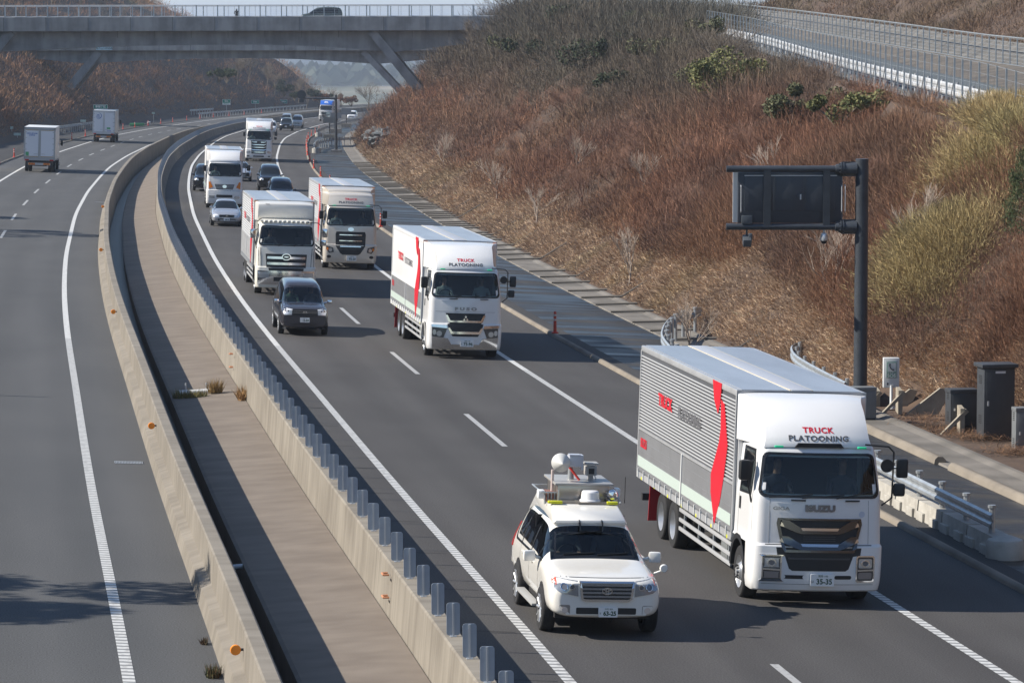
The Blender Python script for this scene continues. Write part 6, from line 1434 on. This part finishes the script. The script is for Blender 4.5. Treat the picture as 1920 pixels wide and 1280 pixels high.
# --- faces
def face_near(t, bv, D_, k, hi):
    letters('ISUZU', .15, (0,1.80), bv, 'front', mat('badge_chrome', (.20,.20,.21), .25, .6), t, 1.35, .012, .02); letters('GIGA', .085, (-.72,1.79), bv, 'front', mat('badge_grey', (.3,.3,.3), .3, .5), t, 1.5, .002, .012)
    D_('round_sticker', ell(.80,1.70,.058,.058), mat('sticker_pale', (.55,.58,.66), .5), t, .004)
    g = D_('grille', [(-.76,1.60),(.76,1.60),(.78,1.52),(.68,1.10),(.64,1.02),(-.64,1.02),(-.68,1.10),(-.78,1.52)], PLAS, t, .012, .2, sk=.03)
    band('grille_frame', [(-.78,1.62),(.78,1.62),(.80,1.52),(.70,1.08),(.65,1.0),(-.65,1.0),(-.70,1.08),(-.80,1.52)], [(-.73,1.585),(.73,1.585),(.745,1.52),(.65,1.12),(.62,1.045),(-.62,1.045),(-.65,1.12),(-.745,1.52)], bv, 'front', DCHROME, g, .03)
    for z in (1.38, 1.09):
        D_('grille_bar', [(-.36,z+.07),(.36,z+.07),(.58,z+.20),(.72,z+.21),(.66,z+.07),(.46,z-.01),(.36,z-.04),(-.36,z-.04),(-.46,z-.01),(-.66,z+.07),(-.72,z+.21),(-.58,z+.20)], DCHROME, g, .055, .2, sk=.03)
        D_('grille_bar', [(-.36,z+.07),(.36,z+.07),(.33,z+.02),(-.33,z+.02)], CHROME, g, .062, .2, sk=.03)
        for s in (-1,1): D_('grille_fin', [(s*.74,z+.10),(s*.60,z+.06),(s*.72,z+.17)], CHROME, g, .05, .2, sk=.03)
    for z in np.arange(1.16,1.30,.04): D_('grille_slat', [(-.3,z),(.3,z),(.3,z+.012),(-.3,z+.012)], mat('slat_grey', (.06,.06,.065), .4), g, .02, .3)
    D_('lower_grille', [(-.80,1.085),(.80,1.085),(.78,.95),(.64,.93),(.56,.70),(.50,.66),(-.50,.66),(-.56,.70),(-.64,.93),(-.78,.95)], PLAS, t, .006, .2)
    lg = D_('lower_slat', [(-.58,.90),(.58,.90),(.57,.87),(-.57,.87)], mat('slat_grey'), t, .02, .2)
    for s in (-1, 1):
        h = D_('headlight', rr(s*.72,.48,s*1.04,.93,.04), LAMPD, t, .012, .12)
        D_('lens', rr(s*.75,.72,s*1.01,.89,.03), LAMP, h, .022, .12); ring('lens_ring', s*.88, .805, .085, .07, .02, bv, 'front', CHROME, h, .034); D_('lens_core', ell(s*.88,.805,.05,.045), mat('lens_dark'), h, .034, .2); D_('lens', rr(s*.75,.52,s*1.01,.64,.03), mat('lens_low', (.35,.33,.33), .15, .5), h, .022, .12)
        band('lamp_frame', rr(s*.70,.46,s*1.06,.95,.05), rr(s*.725,.485,s*1.035,.925,.04), bv, 'front', CHROME, h, .026); D_('lamp_bar', [(s*.73,.66),(s*1.04,.67),(s*1.04,.70),(s*.73,.69)], CHROME, h, .034, .12)
        D_('bumper_slot', rr(s*.30,.51,s*.62,.58,.03), PLAS, t, .004, .2)
    D_('bumper_line', [(-1.05,.405),(1.05,.405),(1.05,.415),(-1.05,.415)], mat('line_grey', (.3,.3,.3)), t, .003, .15); D_('panel_gap', [(-1.0,1.125),(1.0,1.125),(1.0,1.14),(-1.0,1.14)], PLAS, t, .003, .15)
    for s in (-1, 1): D_('panel_gap', [(s*.93,1.15),(s*.94,1.15),(s*.93,1.95),(s*.92,1.95)], mat('line_grey'), t, .003, .3)
    MB().prism([(-.46,2.90),(.46,2.90),(.40,2.975),(-.40,2.975)], .335, .40, 'y').make('roof_intake', PLAS, t, 0)
def face_fuso(t, bv, D_, k, hi):
    letters('F U S O', .13, (0,1.62), bv, 'front', mat('badge_grey'), t, 1.7, .008, .015)
    g = D_('grille', [(-.66,1.48),(.66,1.48),(.60,1.32),(.52,1.14),(.60,1.12),(.52,.86),(.42,.72),(-.42,.72),(-.52,.86),(-.60,1.12),(-.52,1.14),(-.60,1.32)], PLAS, t, .012, .2, sk=.03)
    D_('grille_bar', [(-.60,1.42),(-.50,1.24),(.50,1.24),(.60,1.42),(.66,1.42),(.56,1.18),(-.56,1.18),(-.66,1.42)], CHROME, g, .05, .2, sk=.03)
    D_('grille_bar', [(-.58,1.0),(-.48,.80),(.48,.80),(.58,1.0),(.52,1.0),(.44,.88),(-.44,.88),(-.52,1.0)], CHROME, g, .05, .2, sk=.03)
    for cx, cz in ((0,1.36),(-.05,1.27),(.05,1.27)): D_('emblem', [(cx,cz+.055),(cx+.035,cz),(cx,cz-.055),(cx-.035,cz)], CHROME, g, .07, .2)
    b = D_('chrome_bumper', [(-1.08,.30),(1.08,.30),(1.10,.62),(1.10,.70),(.58,.66),(.46,.46),(-.46,.46),(-.58,.66),(-1.10,.70),(-1.10,.62)], CHROME, t, .03, .2, sk=.03)
    for s in (-1, 1):
        D_('cheek', [(s*.62,1.08),(s*1.12,1.10),(s*1.12,1.02),(s*.60,.98)], CHROME, t, .03, .2); h = D_('headlight', [(s*.60,.98),(s*1.10,1.0),(s*1.10,.66),(s*.72,.66)], LAMPD, t, .014, .15)
        D_('lens', ell(s*.86,.80,.09,.09), LAMP, h, .03, .2); D_('lens', ell(s*1.02,.84,.06,.09), LAMP, h, .03, .2)
    D_('panel_gap', [(-1.12,1.52),(1.12,1.52),(1.12,1.53),(-1.12,1.53)], mat('line_grey'), t, .003, .15)
def face_ud(t, bv, D_, k, hi):
    D_('emblem', ell(0,1.83,.14,.09), CHROME, t, .02, .2)
    g = D_('grille', [(-.66,1.72),(.66,1.72),(.70,1.60),(.68,1.05),(.46,.72),(.36,.66),(-.36,.66),(-.46,.72),(-.68,1.05),(-.70,1.60)], PLAS, t, .012, .2, sk=.03)
    for z, a in ((1.55,.52),(1.28,.52),(1.02,.48)): D_('grille_bar', [(-a,z),(a,z),(a,z+.045),(-a,z+.045)], CHROME, g, .04, .2)
    for z in (1.43,1.16,.90): D_('grille_bar', [(-.6,z),(.6,z),(.6,z+.02),(-.6,z+.02)], mat('slat_grey'), g, .03, .2)
    for s in (-1, 1):
        h = D_('headlight', [(s*.80,.98),(s*1.12,1.06),(s*1.12,.90),(s*.98,.72),(s*.76,.78)], LAMPD, t, .014, .12); D_('lens', ell(s*.92,.87,.08,.09), LAMP, h, .03, .2); D_('turn_lamp', ell(s*1.06,.92,.05,.07), ORANGE, h, .03, .2)
        D_('fog_lamp', ell(s*.98,.56,.10,.07), PLAS, t, .01, .2)
    D_('panel_gap', [(-1.12,1.12),(-.74,1.12),(-.74,1.13),(-1.12,1.13)], PLAS, t, .003, .15)
def face_hino(t, bv, D_, k, hi):
    g = D_('grille', [(-.84,1.66),(.84,1.66),(.80,1.12),(-.80,1.12)], PLAS, t, .012, .2, sk=.03)
    for z in (1.46, 1.22): D_('grille_bar', [(-.78,z),(.78,z),(.78,z+.10),(-.78,z+.10)], CHROME, g, .05, .2, sk=.03)
    ring('emblem', 0, 1.55, .19, .14, .04, bv, 'front', CHROME, g, .075); D_('emblem', ell(0,1.55,.10,.03), CHROME, g, .075, .2); D_('emblem_field', ell(0,1.55,.17,.12), PLAS, g, .06, .2)
    D_('chrome_bumper', [(-1.15,.42),(1.15,.42),(1.16,.98),(-1.16,.98)], CHROME, t, .02, .2, sk=.03); D_('lower_grille', [(-.72,1.10),(.72,1.10),(.70,.98),(-.70,.98)], PLAS, t, .03, .2); D_('bumper_slot', [(-.5,.72),(.5,.72),(.5,.56),(-.5,.56)], PLAS, t, .03, .2)
    for s in (-1, 1): h = D_('headlight', rr(s*.70,.68,s*1.12,.92,.06), LAMP, t, .03, .15); D_('corner_panel', [(s*1.0,1.15),(s*1.14,1.15),(s*1.14,1.9),(s*1.04,1.9)], mat('corner_grey', (.10,.10,.10), .4), t, .006, .2)
def face_ranger(t, bv, D_, k, hi):
    g = D_('grille', [(-.62,1.50),(.62,1.50),(.52,1.18),(-.52,1.18)], mat('grille_dark_grey', (.10,.10,.105), .4), t, .012, .2, sk=.03)
    for z in (1.24,1.33,1.42): D_('grille_bar', [(-.54,z),(.54,z),(.55,z+.03),(-.55,z+.03)], mat('slat_light', (.4,.4,.4), .3, .4), g, .03, .2)
    D_('emblem', ell(0,1.36,.13,.10), CHROME, g, .05, .2)
    for s in (-1, 1):
        D_('turn_lamp', [(s*.72,1.30),(s*.98,1.20),(s*1.0,1.62),(s*.90,1.66)], mat('lamp_orange'), t, .014, .15); D_('headlight', rr(s*.62,.62,s*.95,.78,.06), LAMP, t, .014, .15)
    D_('lower_grille', rr(-.50,.68,.50,.84,.03), PLAS, t, .01, .2); D_('bumper_slot', rr(-.3,.44,.3,.54,.03), PLAS, t, .01, .2); D_('panel_gap', [(-.95,1.08),(.95,1.08),(.95,1.11),(-.95,1.11)], PLAS, t, .003, .2)
def face_profia(t, bv, D_, k, hi):
    g = D_('grille', [(-.72,1.90),(.72,1.90),(.66,.70),(-.66,.70)], PLAS, t, .012, .2, sk=.03)
    for z in (1.72,1.48,1.24,1.0,.80): D_('grille_bar', [(-.66,z+.06),(-.5,z),(.5,z),(.66,z+.06),(.66,z+.12),(.5,z+.08),(-.5,z+.08),(-.66,z+.12)], CHROME, g, .05, .2, sk=.03)
    D_('emblem', ell(0,1.72,.20,.13), mat('corner_grey'), g, .07, .2)
    for s in (-1, 1): D_('headlight', [(s*.80,.98),(s*1.12,.90),(s*1.12,.72),(s*.78,.78)], LAMP, t, .014, .15); D_('fog_lamp', rr(s*.85,.42,s*1.08,.52,.03), PLAS, t, .01, .2)
    D_('lower_grille', rr(-.5,.40,.5,.52,.03), PLAS, t, .01, .2)
def dome_std(intake=True, text=True, colr=None, w0=1.02, sz=.155, zt_text=.17):
    def f(t, bv, top, bf, w, hi, paint):
        h = top-2.93; sc = [(.36,2.90,w0),(.38,2.98,w0*.98),(.46,2.93+h*.22,w0*.95),(.66,2.93+h*.46,w0*.95),(.98,2.93+h*.70,w0*.97),(1.35,2.93+h*.88,w0*1.0),(bf-.12,top-.03,w*.93)]
        o, b = slab_loft('wind_deflector', sc, colr or paint, t, rear=(bf-.06, w*.985)); 
        if text: platoon_text(o, b, 2.93+zt_text, sz)
        return o
    return f
def dome_ledge(t, bv, top, bf, w, hi, paint):
    sc = [(.36,2.92,1.06),(.42,3.05,1.05),(.55,3.28,1.02),(.70,3.44,.98),(1.35,3.47,.98),(1.50,3.60,1.0),(bf-.12,top-.04,w*.95)]
    o, b = slab_loft('wind_deflector', sc, paint, t, rear=(bf-.06, w*.99)); platoon_text(o, b, 3.10, .155)
def dome_box(t, bv, top, bf, w, hi, paint):
    sc = [(bf-.75,2.96,1.12),(bf-.98,3.05,1.13),(bf-1.05,3.2,1.13),(bf-1.05,3.55,1.12),(bf-.95,3.68,1.11),(bf-.55,top-.05,1.10),(bf-.05,top-.02,1.10)]
    o, b = slab_loft('wind_deflector', sc, mat('deflector_cream', (.72,.71,.67), .35, coat=.3), t, rear=(bf-.03, w*.97), crown=.06); letters('TISK', .07, (-.75,3.62), b, 'front', mat('ink'), o, 1.3)
    mb = MB()
    for i in range(12): x = -1.02+i*2.04/11; mb.box((x,.46,2.97),(.13,.22,.06),(R(-15),0,0),.025)
    mb.make('roof_visor', paint, t, 50)
GOLD = mat('paint_champagne', (.72,.66,.57), .28, .25, coat=.6); CREAM = mat('paint_cream', (.80,.78,.70), .3, coat=.4)
P1 = dict(hi=True, paint=WHITE, bf=1.98, L=11.95, style='rib', axles=(7.85,9.15), flap=True, face=face_near, dome=dome_std(), top=3.78, plate=('35-35','湘南 100','は'), maker='ISUZU',
    people=[(1,'smiling driver in a dark suit at the wheel of the nearest truck',SUIT),(0,'passenger in a dark suit and tie in the nearest truck',SUIT)])
t1_, b1_ = truck('box_truck', 'nearest white box truck with ribbed aluminium side, red ribbon and plate 35-35', 63.85, 2.17, P1, 'platooning box trucks'); side_graphic(t1_, P1)
P2 = dict(hi=True, paint=WHITE, bf=2.17, L=11.95, style='white', axles=(7.9,9.2), flap=True, face=face_fuso, dome=dome_std(w0=.98), top=3.76, plate=('73-96','多摩 100','を'), fender=mat('fender_white', (.7,.7,.68), .4), box_lamps=True, maker='FUSO',
    people=[(1,'driver in a pale shirt in the white truck with plate 73-96',SHIRT),(0,'passenger in a pale shirt in the white truck with plate 73-96',SHIRT)])
t2_, b2_ = truck('box_truck', 'white smooth-sided box truck with chrome bumper and plate 73-96', 115.3, 2.22, P2, 'platooning box trucks'); side_graphic(t2_, P2)
P3 = dict(hi=False, paint=GOLD, bf=2.27, L=11.9, style='ribw', axles=(7.9,9.2), face=face_ud, dome=dome_ledge, top=3.75, plate=('92-20','大宮 100','い'), box_lamps=True,
    people=[(1,'driver in a pale shirt in the champagne truck',SHIRT),(0,'passenger in grey in the champagne truck',GREYC)])
t3_, b3_ = truck('box_truck', 'champagne box truck with hexagonal black grille and plate 92-20', 161.7, 2.3, P3, 'platooning box trucks'); side_graphic(t3_, P3)
P4 = dict(hi=False, paint=CREAM, bf=2.3, L=11.9, style='ribw', axles=(7.9,9.2), face=face_hino, dome=dome_box, top=3.75, chrome_mirror=True, markers=False, box_lamps=True,
    people=[(1,'driver in grey behind the wheel of the cream truck',GREYC)])
t4_, b4_ = truck('box_truck', 'cream box truck with round roof fairing and chrome mirrors behind the dark minivan', 142.8, -1.8, P4, 'box trucks'); side_graphic(t4_, P4)
P5 = dict(hi=False, W=2.3, paint=WHITE, bf=2.2, L=9.5, style='white', axles=(6.6,), face=face_ranger, dome=dome_std(text=False, w0=.95), top=3.62, markers=False, box_lamps=True, r=.45, plate=None, people=[(1,'driver in a pale shirt in the medium truck with orange lamps',SHIRT)])
t5_, b5_ = truck('box_truck', 'medium white truck with orange corner lamps behind the silver saloon', 219.5, -1.75, P5, 'box trucks')
P6 = dict(hi=False, paint=WHITE, bf=2.1, L=11.9, style='white', face=face_profia, dome=dome_std(w0=1.08), top=3.72, people=[(1,'driver in a pale shirt in the far truck with tall chrome grille',SHIRT)])
t6_, b6_ = truck('box_truck', 'far white platoon truck with tall chrome grille on the bend', 324, 2.0, P6, 'platooning box trucks')
BLUE = mat('paint_blue', (.02,.13,.55), .3, coat=.4)
P7 = dict(hi=False, paint=WHITE, bf=2.1, L=11.5, style='white', face=face_hino, dome=dome_std(text=False, w0=1.1, colr=BLUE), top=3.7, markers=False)
t7_, b7_ = truck('box_truck', 'farthest oncoming truck with a blue roof fairing', 636, 1.8, P7, 'box trucks', -.05)
for ch in t7_.children:
    if ch.name.startswith('wind_deflector'): letters('FPL', .34, (0,3.34), bvh_of(ch.data), 'front', mat('letter_white'), ch, 1.4, .02, .03)
# departing trucks on the opposite carriageway, seen from behind
def rear_truck(label, y, lat, style, frame, logo):
    W = 2.49; L_ = 9.6; q = road(y, lat); a = math.atan(yaw_at(y)); t = thing('box_truck', label, 'truck', q, (0, math.atan(SF), a), 'departing box trucks'); w = W/2
    bz, tz = 1.0, 3.62
    MB().b2((-w,0,bz),(w,7.4,tz),.02).make('cargo_box', BOXW, t)
    mb = MB(); mb.b2((-w-.01,-.03,bz-.05),(w+.01,.0,bz+.22)); mb.b2((-w-.01,-.03,tz-.22),(w+.01,.0,tz))
    for s in (-1,1): mb.b2((s*w-s*.10,-.03,bz),(s*w+s*.01,0,tz)); mb.b2((s*.05-.025,-.05,bz+.2),(s*.05+.025,-.0,tz-.2))
    fr = mb.make('door_frame', frame, t, 0)
    for s in (-1, 1):
        d = MB().b2((s*.10,-.025,bz+.24),(s*(w-.12),.0,tz-.24)).make('rear_door', mat('door_white', (.82,.84,.88), .35), t, 0)
        if style == 'yellow': band_ = MB(); band_.b2((s*.10,-.032,bz+.23),(s*(w-.12),-.02,bz+.28)); band_.b2((s*.10,-.032,tz-.27),(s*(w-.12),-.02,tz-.23)); band_.make('trim', mat('trim_ochre', (.45,.30,.12), .5), d, 0)
        hg = MB()
        for z in np.linspace(bz+.35, tz-.4, 5): hg.b2((s*(w-.22),-.045,z-.025),(s*(w+.0),-.02,z+.025))
        hg.b2((s*.12,-.06,bz+.45),(s*.45,-.03,bz+.48)); hg.make('hinge', ALP, d, 0)
        MB().b2((s*(w-.42),-.06,.92),(s*(w-.10),-.0,1.04)).make('tail_lamp', REDL, t, 0)
        MB().b2((s*(w-.18),0,.35),(s*(w-.45),.5,.9)).make('mudguard', UNDER, t, 0)
        wheel(t, s*(w-.16), 2.0, .45, .26, s, True, True); wheel(t, s*(w-.16), 7.9, .45, .28, s, True)
        MB().box((s*(w+.2),7.9,2.2),(.18,.12,.5),None,.04).make('mirror', PLAS, t)
    hz = MB(); hz.b2((-.9,-.02,.58),(.9,.05,.76)); hz = hz.make('rear_bumper', mat('bumper_pale', (.5,.5,.5), .5), t, 0)
    for s in (-1, 1):
        st2 = MB()
        for k in range(4): st2.prism([(s*.35+k*.12*s, .60),(s*.35+(k*.12+.06)*s, .60),(s*.35+(k*.12+.10)*s, .74),(s*.35+(k*.12+.04)*s, .74)], -.03, -.022, 'y')
        MB().b2((s*.33,-.021,.59),(s*.86,-.02+.001,.75)).make('hazard_plate', mat('hazard_yellow', (.80,.35,.02), .4), hz, 0); st2.make('hazard_stripe', mat('hazard_red', (.65,.03,.01), .4), hz, 0)
    MB().b2((-.6,0,.5),(.6,9.2,.95)).make('chassis', UNDER, t, 0); MB().b2((-w+.05,7.55,.7),(w-.05,9.3,2.75),.12).make('cab', WHITE, t)
    lb = mat('logo_blue', (.05,.16,.50), .5)
    def put(tx, s, x, z, m=lb, sx=1): v, f = text_mesh(tx, s, sx, .006); mesh_obj('lettering', [(x+a_,-.035,z+b_) for a_, b_ in v], f, m, t)
    if logo == 'bar': put('CARGO NETWORK', .10, -.62, tz-.52, lb, 1.0); put('LOGISTICS', .10, -.62, tz-.66, lb, 1.0); MB().b2((-w+.14,-.035,bz+.3),(-w+.4,-.028,bz+.62)).make('sticker', mat('sticker_green', (.10,.45,.2), .5), t, 0)
    else:
        n = 26; A = [(-.62+.36*math.cos(R(-120+i*250/n)), tz-.62+.36*math.sin(R(-120+i*250/n))) for i in range(n+1)]; B = [(-.66+.34*math.cos(R(-120+i*250/n)), tz-.61+.34*math.sin(R(-120+i*250/n))) for i in range(n+1)]
        mesh_obj('round_logo', [(x,-.036,z) for x, z in A+B], [(i,i+1,n+1+i+1,n+1+i) for i in range(n)], lb, t)
        for i, s in enumerate(('Clean','Service','Company')): put(s, .12, -.66, tz-.5-i*.14)
        put('TRUCK', .14, .60, bz+.32); MB().b2((.35,-.035,bz+.5),(.75,-.028,bz+.72)).make('sticker', mat('sticker_green'), t, 0)
    return t
rear_truck('nearer departing truck with ochre-trimmed white rear doors on the opposite road', 283, -15.9, 'yellow', mat('door_frame_grey', (.42,.43,.44), .4, .2), 'bar')
rear_truck('farther departing truck with a round blue logo on its white rear door', 399, -16.25, 'plain', mat('door_frame_pale', (.60,.62,.64), .4), 'round')
# ------------------------------------------------------------------ other cars
DGP = mat('paint_dark_grey', (.060,.058,.068), .22, .35, coat=.8); SIL = mat('paint_silver', (.50,.52,.56), .25, .5, coat=.6); BLKP = mat('paint_black', (.012,.013,.017), .2, coat=.8); WHP = mat('paint_white_car', (.78,.79,.80), .25, coat=.6); BLSIL = mat('paint_blue_silver', (.33,.38,.45), .25, .5, coat=.6)
def simple_face(t, bv, w, z, grille=True, plate_no=None, emb=True, lampz=None, black=False):
    F = 'front'; g = decal('grille', rr(-w*.52,z-.07,w*.52,z+.06,.03), bv, F, PLAS, t, .010, .2)
    if emb: decal('emblem', ell(0,z,.055,.045), bv, F, CHROME, g, .03, .2)
    decal('lower_grille', rr(-w*.62,.30,w*.62,.44,.04), bv, F, PLAS, t, .008, .2)
    for s in (-1, 1):
        decal('headlight', [(s*w*.56,z-.06),(s*w*.92,z-.02),(s*w*.97,z+.12),(s*w*.60,z+.07)], bv, F, mat('lens_bright', (.78,.80,.82), .15, .2), t, .012, .12)
        mirror(t, s, w*.98, 1.1 if w < .84 else 1.15, 1.0 if z < .7 else 1.1, BLKP if black else PLAS if 0 else CHROME if 0 else (BLKP if black else SIL), .17, .12)
    plate(bv, (.0,z-.20), plate_no or '', '', '', t, False)
def minivan():
    t, bv, me = make_car('minivan', 'dark grey minivan with a masked driver in front of the cream truck', 'minivan', DGP, road(122.6,-2.49), road_rot(122), None, dict(hi=True, people=1))
    F = 'front'; W = .85
    g = decal('grille', [(-.42,.93),(.42,.93),(.46,.76),(.36,.69),(-.36,.69),(-.46,.76)], bv, F, PLAS, t, .012, .15)
    for z in (.86,.80): decal('grille_bar', [(-.42,z),(.42,z),(.42,z+.015),(-.42,z+.015)], bv, F, CHROME, g, .03, .2)
    for s in (-1, 1): decal('emblem', rr(s*.015,.79,s*.065,.88,.015), bv, F, CHROME, g, .045, .2)
    for s in (-1, 1):
        h = decal('headlight', [(s*.44,.93),(s*.78,.99),(s*.82,.86),(s*.72,.73),(s*.46,.73)], bv, F, mat('lens_bright', (.78,.80,.82), .15, .2), t, .012, .12); mirror(t, s, .86, 1.05, 1.12, CHROME, .18, .13); decal('bumper_vent', rr(s*.70,.38,s*.78,.60,.02), bv, F, PLAS, t, .006, .2)
    decal('lower_grille', rr(-.55,.28,.55,.42,.05), bv, F, PLAS, t, .008, .2); decal('bumper_lip', [(-.75,.23),(.75,.23),(.75,.25),(-.75,.25)], bv, F, SIL, t, .02, .15)
    plate(bv, (.0,.56), '13-09', '浜松 500', 'さ', t, False)
    band('windscreen_frame', [(-.66,1.02),(.66,1.02),(.62,1.66),(-.62,1.66)], [(-.62,1.06),(.62,1.06),(.59,1.63),(-.59,1.63)], bv, F, FRIT, t, .004)
    wipers(t, bv, (((-.5,1.08),(.0,1.10)),)); cabin(t, .68, 1.0, 2.6, 1.12, 1.6, [(-.36,1.95),(.36,1.95)], .80); steering(t, -.36, 1.5, 1.08)
    a = person(0,0,0,1,'driver with a white face mask in the dark minivan',mat('shirt_green', (.16,.24,.17), .8),mask=True); b = person(0,0,0,0,'passenger in dark clothes in the dark minivan',GREYC); seat_people(t, [(a,(-.36,1.98,.82)),(b,(.36,2.0,.82))])
minivan()
def other(name, label, shape, paint, y, lat, z, no='', cat='car', black=False, **sp):
    sp.update(cat=cat); t, bv, me = make_car(name, label, shape, paint, road(y, lat), road_rot(y), sp.pop('group', 'cars in the queue behind the trucks'), sp); simple_face(t, bv, {'suv':.93,'minivan':.82,'sedan':.80}[shape], z, plate_no=no, black=black); return t
s_ = other('saloon_car', 'silver saloon car between the white barrier line and the cream truck', 'sedan', SIL, 197.5, -2.17, .60, '58-70', group='')
for a in ((('black_minivan'),'black minivan, left of the two behind the champagne truck','minivan',BLKP,250.5,1.85,.72,'',True),):
    pass
other('minivan', 'black minivan with chrome face, farther left of the two behind the champagne truck', 'minivan', BLKP, 250.5, 2.05, .82, '', black=True, sz=1.0)
other('minivan', 'dark blue-black minivan partly hidden by the roof of the cream truck', 'minivan', mat('paint_navy', (.02,.025,.04), .2, coat=.8), 224, 2.0, .80, '', black=True)
other('saloon_car', 'silver car showing right of the medium truck with orange lamps', 'sedan', SIL, 268, .15, .60)
other('minivan', 'black minivan hidden behind the medium truck, left side', 'minivan', BLKP, 246, -2.6, .80, black=True)
other('minivan', 'white minivan right behind the far platoon truck', 'minivan', WHP, 478, .9, .80)
other('suv_car', 'black off-road car between the white minivan and the white van', 'suv', BLKP, 515, 1.9, .85, black=True, sx=.95)
other('white_van', 'small white van right of the black off-road car in the far queue', 'minivan', WHP, 548, 1.95, .72, cat='van', sz=1.08)
other('minivan', 'blue-silver minivan above the white minivan in the far queue', 'minivan', BLSIL, 575, -1.2, .80)
other('white_van', 'white vehicle at the far bend partly hidden by brush', 'minivan', WHP, 655, 5.2, .72, cat='van')
# van and walker on the bridge
(xv, zv) = at_depth(606, 33, 405); tv, bvv, _ = make_car('bridge_van', 'dark minivan driving left across the nearest bridge', 'minivan', mat('paint_van_green', (.05,.065,.06), .3, coat=.5), (xv-2.4, 405.6, Z1(xv)-.62), (0,0,-math.pi/2), None, dict(cat='van')); tv.rotation_euler = (0,0,math.pi/2*3); tv.location = (xv-2.5, 405.6, Z1(xv)-.68)
xw, zw = at_depth(443.5, 33, 403); pw = skin_mesh([(0,0,.85,.15,.12),(0,0,1.1,.17,.12),(0,0,1.35,.19,.12),(0,0,1.47,.06),(0,0,1.58,.09,.10),(0,0,1.66,.08)]+[(s*.1,0,.8,.09) for s in (-1,1)]+[(s*.1,0,.45,.07) for s in (-1,1)]+[(s*.1,0,.04,.05) for s in (-1,1)]+[(s*.22,0,1.36,.06) for s in (-1,1)]+[(s*.27,-.05,1.1,.05) for s in (-1,1)]+[(s*.2,-.2,1.05,.035) for s in (-1,1)],
    [(0,1),(1,2),(2,3),(3,4),(4,5),(0,6),(0,7),(6,8),(7,9),(8,10),(9,11),(2,12),(2,13),(12,14),(13,15),(14,16),(15,17)]); pw.materials.append(mat('coat_black', (.015,.016,.02), .8)); o = bpy.data.objects.new('person', pw); COL.objects.link(o); o.location = (xw, 403.2, Z1(xw)-.72); tag(o, 'person in dark clothes standing behind the railing of the nearest bridge', 'person')
